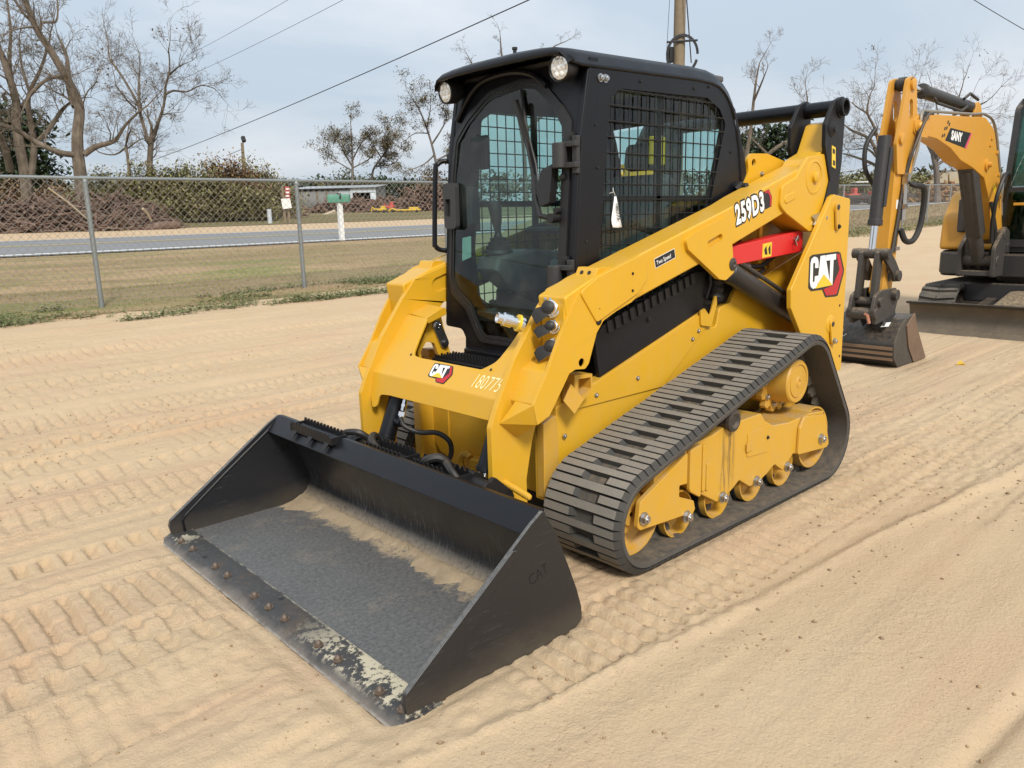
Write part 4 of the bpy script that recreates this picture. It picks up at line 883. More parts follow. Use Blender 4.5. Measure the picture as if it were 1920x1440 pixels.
# roof liner and rear wall inside
build(G().box((.22, 0, 2.045), (1.0, .80, .03)), 'roof_liner', CABIN, cab, .01)
build(G().box((-.45, 0, 1.20), (.05, .82, .50)), 'rear_wall', DARK, cab, .01)
build(G().box((.2, 0, .93), (1.1, .80, .04)), 'cab_floor', DARK, cab)
build(G().box((.72, 0, .80), (.28, .55, .05)), 'foot_well', BLK, cab, .01)
# visor lip and work lamps
for y in (.362, -.362):
    l = build(G().lathe((.775, y, 1.995), (.985, .06 * (1 if y > 0 else -1), -.12), [(0, .035), (.03, .052), (.085, .054), (.09, .050), (.082, .046)], 28), 'work_lamp', DARK, LD)
    lm, t, b = mat('lamp_lens') if 'LENS' not in globals() else (None, None, None)
    if lm is not None:
        s = T(t); setb(t, b, Base_Color=(.85, .85, .82), Roughness=.12, Metallic=.55, Normal=s.bump(s.vor(s.pos(), 70), .004)); LENS = lm
    ax = Vector((.985, .06 * (1 if y > 0 else -1), -.12)).normalized()
    build(G().lathe(Vector((.775, y, 1.995)) + ax * .078, ax, [(0, .045), (.006, .044), (.009, .03), (.010, .002)], 24, cap=False), 'lens', LENS, l)
    gl = G()
    for k in range(7):
        a = 2 * PI * k / 6; r = .027 if k < 6 else 0; u_, v_ = perp(ax); gl.lathe(Vector((.775, y, 1.995)) + ax * .084 + u_ * r * math.cos(a) + v_ * r * math.sin(a), ax, [(0, .012), (.006, .010), (.009, .003)], 10)
    build(gl, 'reflector', WHITE, l, kind='stuff')
build(G().cyl((.80, .05, 2.085), (.80, .05, 2.11), .008, 10).cyl((.80, .05, 2.11), (.80, .05, 2.12), .012, 10), 'aerial_base', DARK, cab)
# hinges, wiper, latch, grab handle
for z0, z1 in ((1.59, 1.71), (1.09, 1.215)):
    h = build(G().cyl((fx(z0) + .03, .352, z0 + .01), (fx(z0) + .03, .352, z1 - .01), .032, 20), 'door_hinge', GREY, cab, .004)
    build(G().box((fx(z0) + .018, .395, z1 - .018), (.03, .09, .022)).box((fx(z0) + .018, .395, z0 + .02), (.03, .09, .022)).box((fx(z0) + .006, .42, (z0 + z1) / 2), (.02, .03, z1 - z0 + .03)), 'hinge_bracket', GREY, h, .004)
    for zb in (z0 - .025, z1 + .015): bolt(h, (fx(zb) + .012, .355 + .04 * (zb > z1), zb), (1, 0, 0), BOLTB, 1.2)
build(G().hull([(fx(z) + d, y, z) for z, y in ((1.60, .26), (1.62, .325), (1.46, .315), (1.445, .27), (1.50, .235)) for d in (.006, .05)]), 'wiper_motor_cover', DARK, cab, .006)
wp = build(G().tube([(fx(1.40) + .035, .32, 1.40), (fx(1.41) + .05, .27, 1.41), (fx(1.46) + .04, .235, 1.46), (fx(1.60) + .03, .185, 1.60), (fx(1.74) + .025, .13, 1.74)], [.012, .012, .009, .006, .005], 8).tube([(fx(1.46) + .034, .255, 1.46), (fx(1.62) + .025, .205, 1.62), (fx(1.72) + .02, .155, 1.73)], .004, 6), 'wiper_arm', DARK, cab)
build(G().tube([(fx(1.95) + .012, .055, 1.95), (fx(1.75) + .012, .125, 1.75), (fx(1.59) + .012, .195, 1.585)], [.007, .011, .007], 6).box((fx(1.76) + .022, .122, 1.76), (.02, .02, .30), Matrix.Rotation(math.radians(22), 3, 'X')), 'wiper_blade', RUB, wp)
build(G().cyl((fx(1.40) + .0, .325, 1.40), (fx(1.40) + .05, .325, 1.40), .02, 14).cyl((fx(1.43), .335, 1.43), (fx(1.43) + .03, .335, 1.43), .013, 10), 'wiper_pivot', DARK, wp)
lt = build(G().ext([fil([(-.432, 1.575), (-.335, 1.575), (-.315, 1.36), (-.40, 1.36)], .022), fil([(-.405, 1.50), (-.365, 1.50), (-.36, 1.42), (-.40, 1.415)], .008)], lambda a, b, d: (fx(b) + d, a, b), .008, .034), 'door_latch', GREY, cab, .006)
build(G().ext(fil([(-.405, 1.50), (-.365, 1.50), (-.36, 1.42), (-.40, 1.415)], .008), lambda a, b, d: (fx(b) + d, a, b), .008, .018), 'latch_recess', DBLK, lt)
build(G().hull([(fx(z) + d, y, z) for z, y in ((1.56, -.335), (1.55, -.255), (1.38, -.25), (1.36, -.315)) for d in (-.05, -.01)]), 'latch_housing', DARK, cab, .006)
build(G().tube(smo([(.76, -.445, 1.675), (.80, -.47, 1.685), (.835, -.48, 1.668), (.85, -.48, 1.63), (.872, -.48, 1.31), (.868, -.478, 1.275), (.845, -.47, 1.258), (.79, -.445, 1.25)]), .0125, 10), 'grab_handle', BLK, cab)
for x, z in ((.79, 1.70), (.80, 1.225)): build(G().box((x, -.436, z), (.03, .02, .03)), 'handle_foot', DARK, cab, .004)
# step in front of the door
st = build(G().box((.95, 0, .752), (.26, .54, .035)), 'step', BLKM, LD, .004)
def teeth(y0, y1, x, z, th=.006, p=.022, h=.014, base=.028, along='y'):
    n = int((y1 - y0) / p); o = [(y0, z - base)]; 
    for k in range(n): o += [(y0 + p * k, z + .0), (y0 + p * (k + .25), z + h), (y0 + p * (k + .6), z + h), (y0 + p * (k + .8), z)]
    o += [(y1, z), (y1, z - base)]
    return G().ext(o, XP, x - th / 2, x + th / 2)
for x in (1.065, 1.03, .995, .96): build(teeth(-.265, .265, x, .772), 'tread_strip', BLKM, st)
build(G().box((1.07, 0, .735), (.012, .54, .06)), 'step_lip', BLKM, st, .002)
build(G().hull([(.86, -.27, .80), (.86, .27, .80), (.90, -.25, .79), (.90, .25, .79), (.86, -.27, .76), (.90, .25, .76), (.86, .27, .76), (.90, -.25, .76)]), 'step_riser', BLK, st, .004)
# inside the cab
seat = build(G().box((.14, 0, 1.12), (.46, .44, .12)), 'seat', CABIN, cab, .04, 3)
build(G().box((-.10, 0, 1.38), (.11, .40, .46), Matrix.Rotation(math.radians(-10), 3, 'Y')), 'seat_back', CABIN, seat, .045, 3)
build(G().box((-.15, 0, 1.70), (.08, .20, .14), Matrix.Rotation(math.radians(-8), 3, 'Y')), 'headrest', CABIN, seat, .035, 3)
build(G().box((.10, 0, .99), (.36, .36, .14)), 'seat_base', CABIN, seat, .01)
for y in (.24, -.26):
    cn = build(G().hull([(x, y + dy, z) for x, z, w_ in ((.72, 1.22, .085), (.74, 1.16, .08), (.60, 1.04, .05), (.30, 1.02, .06), (.28, 1.23, .07), (.5, 1.25, .085)) for dy in (-w_, w_)]), 'armrest_console', CABIN, cab, .02, 3)
    build(G().lathe((.63, y - .02, 1.235), (0, 0, 1), [(0, .075), (.015, .07), (.018, .06), (.035, .062), (.038, .05), (.055, .052), (.058, .04), (.075, .042), (.08, .022), (.10, .016)], 20), 'joystick_boot', RUB, cn)
    build(G().lathe((.63, y - .02, 1.33), (.12, 0, 1), [(0, .014), (.03, .018), (.06, .026), (.10, .030), (.13, .034), (.15, .028), (.16, .01)], 16), 'joystick', GREY, cn)
build(G().tube([(.05, -.30, 1.30), (.30, -.30, 1.36), (.42, -.28, 1.34), (.42, .28, 1.34), (.30, .30, 1.36), (.05, .30, 1.30)], .018, 8), 'lap_bar', DARK, cab)
build(G().box((.66, -.36, 1.72), (.03, .12, .16)), 'display_unit', DARK, cab, .01)
build(G().box((.74, -.33, 1.43), (.03, .07, .17)), 'gauge_panel', DARK, cab, .01)
build(G().box((.12, .30, 1.70), (.10, .05, .13), Matrix.Rotation(.3, 3, 'Z')), 'manual_box', DYEL, cab, .006)
build(G().ext(fil([(-.33, 1.315), (-.265, 1.325), (-.262, 1.225), (-.33, 1.205)], .006), lambda a, b, d: (fx(b) - .02 + d, a, b), 0, .001), 'safety_sticker', paint('sticker_green', (.25, .42, .38), .5, 0, var=.15, scale=14), cab)
for z in (.0, .0): pass
build(G().ext(fil([(-.34, .86), (.34, .86), (.34, 1.06), (.0, .98), (-.34, 1.06)], .02), lambda a, b, d: (.60 + d, a, b), -.01, 0), 'dash_panel', DARK, cab)
# number tag tied to the window guard
tg = empty('paper_tag', (.60, .441, 1.51), 'white paper tag with number 180775 tied to the cab side mesh', 'tag')
tm = paint('white_paper', (.78, .78, .75), .7, 0, var=.03)
rows = []
for k in range(9):
    u = k / 8; z = 1.485 - .13 * u; xx = .600 + .006 * math.sin(u * 2.4); w_ = .006 + .024 * min(1, u * 1.3); yv = .443 + .02 * u * u + .004 * math.sin(5 * u)
    rows.append([(xx + w_, yv, z), (xx, yv + .004 * u, z - .002), (xx - w_, yv + .001, z)])
pp = build(G().loft(rows), 'paper', tm, tg); sm = pp.modifiers.new('thickness', 'SOLIDIFY'); sm.thickness = .0006
build(G().tube([(.605, .436, 1.52), (.615, .444, 1.51), (.602, .445, 1.488)], .0012, 5).tube([(.63, .437, 1.497), (.61, .444, 1.503), (.602, .445, 1.488)], .001, 5), 'string', tm, tg)
g = G(); put_text(g, '180775', (.612, .4495, 1.458), (.0, .14, -1), (-1, 0, 0), .028, (0, 1, 0), .006, sx=.9, bold=.0006); build(g, 'tag_number', DBLK, tg)

# ------------------------------------------------------------------ bucket
def bucket_mat():
    m, t, b = mat('worn_bucket_steel'); s = T(t); p = s.pos(); sx = s.n('ShaderNodeSeparateXYZ', {0: s.n('ShaderNodeNewGeometry').outputs['Position']})
    up = s.ramp(s.up(), .3, .95); big = s.noise(p, 3.2, 6, .65); fine = s.noise(p, 60, 4, .7); st = s.noise(s.pos((1.5, 46, 5)), 3.0, 6, .75); st2 = s.noise(s.pos((9, 9, 60)), 5.0, 5, .75)
    worn = s.m('MULTIPLY', s.ramp(s.m('ADD', big, s.m('MULTIPLY', fine, .35)), .42, .78), up)
    col = s.mix(worn, (.014, .0145, .017), (.095, .095, .092)); col = s.mix(s.m('MULTIPLY', up, .8), col, s.mix(s.ramp(s.m('ADD', s.m('MULTIPLY', fine, .6), s.m('MULTIPLY', s.noise(p, 190, 3, .7), .4)), .38, .66), (.062, .062, .062), (.165, .162, .155)))
    lo = s.m('SUBTRACT', 1.0, s.ramp(sx.outputs[2], .08, .34)); ny = s.m('ABSOLUTE', s.n('ShaderNodeSeparateXYZ', {0: s.n('ShaderNodeNewGeometry').outputs['Normal']}).outputs[1]); sc = s.m('MULTIPLY', s.m('MULTIPLY', s.m('MULTIPLY', s.m('MULTIPLY', s.ramp(st, .50, .74), lo), s.ramp(big, .3, .6)), s.m('SUBTRACT', 1.0, ny)), s.m('SUBTRACT', 1.0, up)); col = s.mix(s.m('MULTIPLY', sc, .85), col, (.30, .30, .29))
    sc2 = s.m('MULTIPLY', s.ramp(st2, .62, .8), .06); col = s.mix(sc2, col, (.22, .22, .21))
    near = s.m('SUBTRACT', 1.0, s.ramp(s.m('ADD', sx.outputs[0], s.m('MULTIPLY', s.m('SUBTRACT', s.noise(p, 8, 6, .78), .5), .36)), 1.50, 1.565)); sandm = s.m('MAXIMUM', s.m('MULTIPLY', s.m('MULTIPLY', s.ramp(s.noise(p, 2.4, 6, .75), .54, .72), up), .45), s.m('MULTIPLY', s.m('MULTIPLY', near, up), s.ramp(fine, .22, .5))); col = s.mix(sandm, col, s.mix(fine, (.27, .205, .13), (.40, .32, .215)))
    scr = s.m('MULTIPLY', s.m('MULTIPLY', s.ramp(s.noise(s.n('ShaderNodeMapping', {'Vector': p, 'Rotation': (0, .62, 0), 'Scale': (3, 3, 75)}).outputs[0], 3.0, 5, .8), .58, .68), s.ramp(s.noise(p, 4.5, 4, .7), .45, .62)), .6); col = s.mix(s.m('MULTIPLY', scr, ny), col, (.16, .16, .155))
    low = s.m('MULTIPLY', s.m('SUBTRACT', 1.0, s.ramp(s.m('ADD', sx.outputs[2], s.m('MULTIPLY', s.m('SUBTRACT', big, .5), .15)), .0, .10)), ny); col = s.mix(s.m('MULTIPLY', low, .2), col, (.2, .16, .11))
    setb(t, b, Base_Color=col, Roughness=s.m('ADD', .34, s.m('MULTIPLY', up, .28)), Normal=s.bump(fine, .0015, .4)); return m
def edge_mat():
    m, t, b = mat('cutting_edge_steel'); s = T(t); p = s.pos(); sx = s.n('ShaderNodeSeparateXYZ', {0: s.n('ShaderNodeNewGeometry').outputs['Position']})
    big = s.noise(p, 5, 6, .7); fine = s.noise(p, 45, 5, .7); st = s.noise(s.pos((8, 60, 8)), 3, 4, .7)
    col = s.mix(big, (.030, .030, .031), (.072, .068, .064)); rst = s.m('MULTIPLY', s.ramp(s.noise(p, 6, 6, .75), .52, .66), .55); col = s.mix(rst, col, (.11, .075, .05)); front = s.ramp(s.m('ADD', sx.outputs[0], s.m('MULTIPLY', s.m('SUBTRACT', big, .5), .09)), 2.145, 2.18)
    col = s.mix(s.m('MULTIPLY', front, .75), col, s.mix(st, (.12, .085, .06), (.30, .27, .23)))
    yb = s.m('MULTIPLY', s.ramp(sx.outputs[1], .22, .5), 1.0); far = s.m('SUBTRACT', 1.0, s.ramp(sx.outputs[1], -.88, -.74)); reg = s.m('MAXIMUM', yb, far)
    pn = s.m('ADD', s.noise(p, 7, 8, .82), s.m('MULTIPLY', fine, .25)); mk = s.m('MULTIPLY', s.ramp(s.m('ADD', pn, s.m('MULTIPLY', fine, .2)), .74, .765), reg); back = s.m('SUBTRACT', 1.0, s.ramp(sx.outputs[0], 2.13, 2.16))
    col = s.mix(s.m('MULTIPLY', mk, back), col, (.52, .46, .33)); ds = s.m('MULTIPLY', s.ramp(fine, .55, .75), .3); col = s.mix(ds, col, (.3, .25, .18)); seam = s.m('MULTIPLY', s.m('SUBTRACT', 1.0, s.ramp(s.m('ADD', sx.outputs[0], s.m('MULTIPLY', s.m('SUBTRACT', fine, .5), .02)), 2.037, 2.044)), s.ramp(s.noise(p, 14, 5, .7), .42, .58)); col = s.mix(s.m('MULTIPLY', seam, .8), col, (.42, .38, .29)); edge_ = s.m('MULTIPLY', s.ramp(sx.outputs[0], 2.172, 2.184), s.ramp(s.noise(p, 22, 4, .7), .35, .55)); col = s.mix(s.m('MULTIPLY', edge_, .7), col, (.45, .42, .37))
    setb(t, b, Base_Color=col, Roughness=.55, Metallic=.2, Normal=s.bump(fine, .002, .5)); return m
BKT, EDG = bucket_mat(), edge_mat()
inn_ = [(2.10, .000), (1.58, .000), (1.52, .005), (1.475, .020), (1.44, .050), (1.422, .09), (1.424, .135), (1.44, .19), (1.475, .28), (1.515, .37), (1.538, .425), (1.548, .455)]
out_ = []
for i, q in enumerate(inn_):
    t = (Vector(inn_[min(i + 1, len(inn_) - 1)]) - Vector(inn_[max(i - 1, 0)])).normalized(); out_.append((q[0] - t.y * .012, q[1] + t.x * .012))
bk = build(G().ext(inn_ + [(a, b) for a, b in out_[::-1]], YP, -.927, .927), 'bucket', BKT, LD, .002, sharp=45)
build(G().ext(fil([(1.536, .468), (1.560, .470), (1.628, .400), (1.622, .392), (1.612, .393), (1.556, .452), (1.540, .452)], .004), YP, -.927, .927), 'bucket_lip', BLK, bk, .003)
build(G().ext(fil([(1.612, .396), (1.622, .392), (1.555, .385), (1.55, .392)], .002), YP, -.926, .926), 'lip_return', BLK, bk)
for sy in (1, -1):
    sp_ = build(mir(G().ext(fil([(1.558, .470, .008), (1.612, .440, .01), (1.853, .269), (2.13, .075, .02), (2.138, .045), (2.125, -.015), (1.42, -.018, .03), (1.371, .006, .03), (1.375, .06, .03), (1.40, .14), (1.445, .25), (1.50, .38)], .004), YP, .927, .941), sy), 'side_plate', BKT, bk, .003)
    build(mir(G().ext(fil([(1.70, .377), (1.853, .269), (2.13, .075, .02), (2.138, .045), (2.125, -.015), (1.99, -.018), (1.985, .05, .04), (1.80, .25, .2), (1.68, .37)], .006), YP, .941, .948), sy), 'side_cutter', BKT, sp_, .002)
    build(mir(G().tube([(1.565, .926, .455), (1.62, .926, .405), (1.86, .926, .236), (2.06, .926, .085), (2.078, .926, .06), (2.072, .926, .0)], .006, 6), sy), 'weld_bead', BLK, sp_)
    g = G(); put_text(g, 'CAT', (1.625 if sy > 0 else 1.53, .9412 * sy, .225), (-.97 * sy, 0, .25), (.25 * sy, 0, .97), .058, (0, sy, 0), .0008, sx=.8, bold=-.001) if sy > 0 else put_text(g, 'CAT', (1.60, -.9262, .265), (-1, 0, .1), (.1, 0, 1), .058, (0, 1, 0), .0008, sx=.8, bold=-.001)
    build(g, 'embossed_letters', BLKM, sp_)
ce = build(G().ext(fil([(2.035, .006), (2.13, .006), (2.185, -.022), (2.16, -.024), (2.035, -.018)], .002), YP, -.955, .955).ext(fil([(2.01, -.004), (2.14, -.004), (2.16, -.024), (2.00, -.024)], .002), YP, -.962, .962), 'cutting_edge', EDG, bk, .002)
RUST = paint('rusty_bolt', (.085, .06, .045), .5, .3, var=.3, scale=10)
PLOW = hexbolt_mesh('bolt', .0125, .020, RUST, dome=True)
for x, y in ((2.13, -.811), (2.126, -.688), (2.126, -.438), (2.126, -.318), (2.124, -.07), (2.125, .054), (2.124, .177), (2.123, .42), (2.124, .548), (2.124, .793), (2.124, .914)):
    o = inst(PLOW, 'bolt', ce, (x, y, .005)); o.rotation_euler = (0, 0, y * 7)
for x, y in ((2.12, -.57), (2.06, .02)): build(G().cyl((x, y, .0062), (x, y, .0068), .011, 12), 'bolt_hole', DBLK, ce)
# serrated steps on the lip
def stepper(y0, y1, xa, xb, z, P=.03, HH=.016):
    s_ = build(teeth(y0, y1, xa, z, .006, P, HH, .03), 'bucket_step', BLKM, bk)
    build(teeth(y0, y1, xb, z + .006, .006, P, HH, .03), 'tread_strip', BLKM, s_)
    for y in (y0, y1): build(G().box(((xa + xb) / 2, y, z - .012), (abs(xa - xb) + .01, .006, .034)), 'step_end', BLKM, s_)
    build(G().box(((xa + xb) / 2, (y0 + y1) / 2, z - .026), (abs(xa - xb), y1 - y0, .006)), 'step_plate', BLKM, s_)
    for y in np.linspace(y0 + .04, y1 - .04, 3): build(G().hull([(xa, y - .02, z - .02), (xa, y + .02, z - .02), (xa + .03, y - .015, z - .055), (xa + .03, y + .015, z - .055), (xa - .02, y, z - .03)]), 'step_gusset', BLKM, s_)
stepper(-.70, -.325, 1.605, 1.535, .472); stepper(-.19, .10, 1.515, 1.445, .455); stepper(.13, .43, 1.50, 1.44, .445)
# quick coupler behind the bucket
cp = build(G().ext(fil([(-.46, .08), (.46, .08), (.46, .36), (.38, .42), (-.38, .42), (-.46, .36)], .03), lambda a, b, d: (1.375 + (b - .1) * .25 + d, a, b), -.05, -.012), 'quick_coupler', BLKM, LD, .006)
for sy in (1, -1):
    build(mir(G().ext(fil([(1.28, .20, .02), (1.39, .18), (1.46, .42, .04), (1.42, .46, .03), (1.30, .36, .04)], .02), YP, .40, .43).ext(fil([(1.28, .20, .02), (1.39, .18), (1.44, .41, .04), (1.40, .45, .03), (1.30, .36, .04)], .02), YP, .50, .52), sy), 'coupler_ear', BLKM, cp, .004)
    build(mir(G().cyl((1.43, .38, .40), (1.43, .53, .40), .035, 16).cyl((1.36, .28, .27), (1.36, .42, .27), .03, 16), sy), 'coupler_pin', BLKM, cp, .003)
    build(mir(G().tube(smo([(1.40, .27, .42), (1.44, .24, .47), (1.48, .20, .46), (1.47, .16, .42)]), .018, 8), sy), 'coupler_lever', RUB, cp)
    build(mir(G().tube(smo([(1.43, .30, .44), (1.47, .32, .475), (1.50, .38, .47), (1.50, .42, .44)]), .015, 8), sy), 'coupler_loop', RUB, cp)
# sand lying in the crease of the bucket
nx_, ny_ = 26, 150; vs = []; X_ = np.linspace(0, 1, nx_); Yv = np.linspace(-.92, .90, ny_)
prof = np.array([1.445, 1.475, 1.50]); g = G()
vv = []
for y in Yv:
    wv_ = .022 + .05 * float(vn(np.array([y * 4.]), np.array([1.]), 5)[0]) * 2 + .06 * float(fbm(np.array([y * 22.]), np.array([2.]), 6, 4, .65)[0]) + .10 * math.exp(-((y + .88) / .12) ** 2) + .04 * math.exp(-((y - .55) / .25) ** 2)
    wv_ *= min(1, (0.93 - abs(y)) / .03 + .4)
    for u in X_:
        x = 1.462 + u * (wv_ + .03); zb = float(np.interp(x, [1.44, 1.475, 1.52, 1.58, 2.1], [.05, .02, .005, 0, 0]))
        z = zb + .016 * (1 - u) * min(1, u * 5 + .25) - .004 * (u > .97) - .002 + .004 * float(fbm(np.array([x * 30.]), np.array([y * 30.]), 8, 3)[0]) * (1 - u)
        vv.append((x, y, z))
g.add(vv, [(i * nx_ + j, i * nx_ + j + 1, (i + 1) * nx_ + j + 1, (i + 1) * nx_ + j) for i in range(ny_ - 1) for j in range(nx_ - 1)])
props(build(g, 'spilled_sand', paint('dirty_sand', (.36, .28, .185), .95, 0, var=.25, scale=5, spec=.1, bump=.006), None, sharp=180), 'strip of loose sand left in the crease of the black bucket floor', 'sand', None, 'stuff')
# ------------------------------------------------------------------ mini excavator
EX = empty('mini_excavator', (-7.5, .12, 0), 'yellow mini excavator with dozer blade parked behind the loader, its boom bent down', 'excavator')
SYEL = paint('excavator_yellow', (.57, .275, .026), .42, .4, film=.2)
EY, EB = SYEL, paint('excavator_black', (.022, .022, .023), .5, .35, scale=3)
MUD = paint('dusty_iron', (.075, .065, .05), .7, .8, var=.3, scale=4)
BLADE = paint('blade_steel', (.105, .085, .06), .6, .35, var=.45, scale=3)
GRIME = paint('grimy_black', (.035, .032, .03), .6, .7, var=.4, scale=5)
YE = -.28
BOOM = [(-4.30, 2.19, .04), (-4.45, 2.235), (-5.70, 2.29), (-6.20, 2.315, .15), (-6.52, 2.21, .2), (-6.92, 1.65), (-7.19, 1.10, .04), (-7.05, .97, .06), (-6.85, 1.03, .05), (-6.56, 1.50, .15), (-6.35, 1.70, .1), (-5.94, 1.80), (-5.57, 1.86, .2), (-5.26, 1.965), (-4.87, 2.035), (-4.36, 2.06, .06)]
bm_ = build(G().ext(fil(BOOM, .02, 5), YP, YE - .085, YE + .085), 'boom', EY, EX, .008)
for s_ in (1, -1):
    y = YE + s_ * .085
    build(G().ext(fil([(-4.36, 2.21), (-4.28, 2.17), (-4.28, 2.07), (-4.36, 2.03), (-4.62, 2.03), (-4.62, 2.22)], .03), YP, y - .008, y + .010), 'boom_tip_plate', EY, bm_, .003)
    for x, z, pr in ((-4.37, 2.12, [(0, .055), (.03, .055), (.032, .04), (.045, .03)]), (-6.36, 1.84, [(0, .06), (.02, .06), (.022, .03), (.06, .028)]), (-7.0, 1.08, [(0, .07), (.02, .07)])): build(G().lathe((x, y, z), (0, s_, 0), pr, 20), 'boss', EY, bm_)
build(G().tube(smo([(-4.32, YE + .06, 1.6), (-4.36, YE + .11, 1.95), (-4.37, YE + .11, 2.15), (-4.42, YE + .10, 2.24), (-4.60, YE + .08, 2.265), (-5.7, YE + .08, 2.315), (-6.2, YE + .08, 2.34), (-6.55, YE + .08, 2.23), (-6.9, YE + .08, 1.72), (-7.1, YE + .08, 1.3)]), .014, 8), 'boom_pipe', paint('bare_pipe', (.35, .31, .25), .4, .1, metal=.6), bm_)
build(G().ext(fil([(-5.86, 2.27), (-5.95, 2.46, .05), (-6.05, 2.44, .04), (-6.16, 2.29)], .02), YP, YE - .07, YE - .045).ext(fil([(-5.86, 2.27), (-5.95, 2.46, .05), (-6.05, 2.44, .04), (-6.16, 2.29)], .02), YP, YE + .045, YE + .07), 'cylinder_bracket', EY, bm_, .004)
for z, x in ((2.12, -6.45), (1.98, -6.66), (2.05, -6.42), (1.75, -6.80), (1.5, -6.93)): build(G().box((x, YE + .09, z), (.05, .02, .035)), 'pipe_clip', EY, bm_, .003)
# maker's panel on the boom
bu, bv = Vector((-.998, 0, -.03)), Vector((.03, 0, .998))
def onboom(uv, off, name, m):
    o = Vector((-5.08, YE + .0853, 2.032)); g = G().ext(uv, lambda a, b, d: tuple(o + bu * a + bv * b + Vector((0, d, 0))), off, off + .0008); return build(g, name, m, bm_)
onboom([(0, 0), (.12, .125), (.74, .125), (.61, -.035)], .0004, 'name_panel', DBLK); onboom([(.56, -.029), (.61, -.035), (.74, .125), (.70, .125)], .0014, 'panel_stripe', paint('pink_print', (.6, .08, .15), .4, 0))
for k, (a, b) in enumerate(((-.05, .03), (-.10, .02), (.0, .10), (-.05, .09), (.06, .14), (.02, .155))): onboom([(a, b), (a + .03, b), (a + .045, b + .03), (a + .015, b + .03)], .0004, 'panel_check', DBLK)
g = G(); put_text(g, 'SANY', Vector((-5.08, YE + .0853, 2.032)) + bu * .15 + bv * .022, bu, bv, .115, (0, 1, 0), .002, sx=1.02, bold=.006, shear=.12); build(g, 'panel_lettering', WHITE, bm_)
# stick
ST = [(-4.09, 2.50, .05), (-4.20, 2.53, .05), (-4.29, 2.46, .05), (-4.39, 2.12, .04), (-4.33, 1.70), (-4.19, 1.0), (-4.15, .64, .04), (-3.93, .64, .04), (-4.0, 1.0), (-4.02, 1.6), (-3.95, 1.95, .04), (-3.99, 2.08)]
for s_ in (1, -1):
    y = YE + s_ * .068
    st_ = build(G().ext([fil([(-4.09, 2.50, .05), (-4.20, 2.53, .05), (-4.29, 2.46, .05), (-4.39, 2.12, .04), (-4.33, 1.70), (-4.02, 1.70), (-3.95, 1.95, .04), (-3.99, 2.08)], .02), slot((-4.20, 2.30), (-4.22, 2.20), .04)], YP, y - .014, y + .014), 'stick_side', EY, EX, .003)
    for x, z in ((-4.03, 2.0), (-4.33, 2.12), (-4.19, 2.46)): build(G().lathe((x, y, z), (0, s_, 0), [(0, .05), (.035, .05), (.04, .03)], 18), 'boss', EY, st_)
sk = build(G().ext(fil([(-4.33, 1.80), (-4.19, 1.0), (-4.15, .64, .04), (-3.93, .64, .04), (-4.0, 1.0), (-4.02, 1.80)], .015), YP, YE - .06, YE + .06), 'stick', EY, EX, .006)
build(G().cyl((-4.19, YE - .09, 2.47), (-4.19, YE + .09, 2.47), .045, 16).cyl((-4.19, YE - .03, 2.47), (-4.19, YE + .03, 2.47), .06, 16), 'cylinder_pin', EB, EX)
a, b = Vector((-4.19, YE, 2.47)), Vector((-5.98, YE, 2.40)); d = (b - a).normalized()
ac = build(G().cyl(a + d * .45, b, .06, 20).lathe(a + d * .43, d, [(0, .05), (.01, .068), (.06, .068), (.065, .06)], 20).tube([a + d * .6 + Vector((0, .06, -.05)), a + d * .65 + Vector((0, .07, -.09)), a + d * 1.3 + Vector((0, .07, -.09)), a + d * 1.5 + Vector((0, .06, -.02))], .014, 8).tube([a + d * 1.35 + Vector((0, .07, .03)), a + d * 1.45 + Vector((0, .09, .09)), a + d * 1.7 + Vector((0, .09, .06))], .015, 8), 'stick_cylinder', EB, EX, .003)
build(G().cyl(a, a + d * .45, .028, 14), 'cylinder_rod', CHROME, ac)
a, b = Vector((-3.90, YE, 2.02)), Vector((-3.80, YE, 1.02)); d = (b - a).normalized()
bc = build(G().cyl(a, a + d * .74, .055, 20).lathe(a + d * .71, d, [(0, .062), (.05, .062), (.055, .04)], 20).cyl(a + Vector((0, .062, -.1)), a + d * .6 + Vector((0, .062, 0)), .018, 8), 'bucket_cylinder', EB, EX, .003)
build(G().cyl(a + d * .74, b, .03, 14), 'cylinder_rod', CHROME, bc)
a, b = Vector((-6.05, YE, 1.78)), Vector((-6.72, YE, .80)); d = (b - a).normalized()
lc = build(G().cyl(a, b, .07, 20).ext(fil([(-5.95, 1.84), (-6.13, 1.86), (-6.62, 1.12), (-6.46, 1.06)], .03), YP, YE - .075, YE + .075), 'boom_cylinder_guard', GRIME, EX, .01)
build(G().cyl(b, b + d * .2, .036, 14), 'cylinder_rod', IRON, lc)
build(G().tube(smo([(-4.2, YE + .13, 1.62), (-4.22, YE + .17, 1.60), (-4.32, YE + .2, 1.58), (-4.36, YE + .2, 1.45), (-4.34, YE + .19, 1.24), (-4.26, YE + .17, 1.12), (-4.16, YE + .14, 1.12), (-4.12, YE + .11, 1.22)]), .026, 10), 'stick_hose', RUB, EX)
build(G().tube([(-4.17, YE + .1, 1.62), (-4.17, YE + .1, 1.30)], .02, 8).box((-4.18, YE + .1, 1.66), (.05, .05, .10)).box((-4.17, YE + .1, 1.42), (.05, .05, .04)), 'hose_fitting', STEEL, EX)
build(G().tube(smo([(-6.93, YE + .14, 1.45), (-6.80, YE + .2, 1.72), (-6.62, YE + .2, 1.72), (-6.50, YE + .18, 1.5), (-6.55, YE + .15, 1.25), (-6.62, YE + .14, 1.0)]), .022, 8).tube(smo([(-6.6, YE + .1, 1.45), (-6.7, YE + .15, 1.1), (-6.75, YE + .1, .85)]), .018, 8), 'boom_hose', RUB, EX)
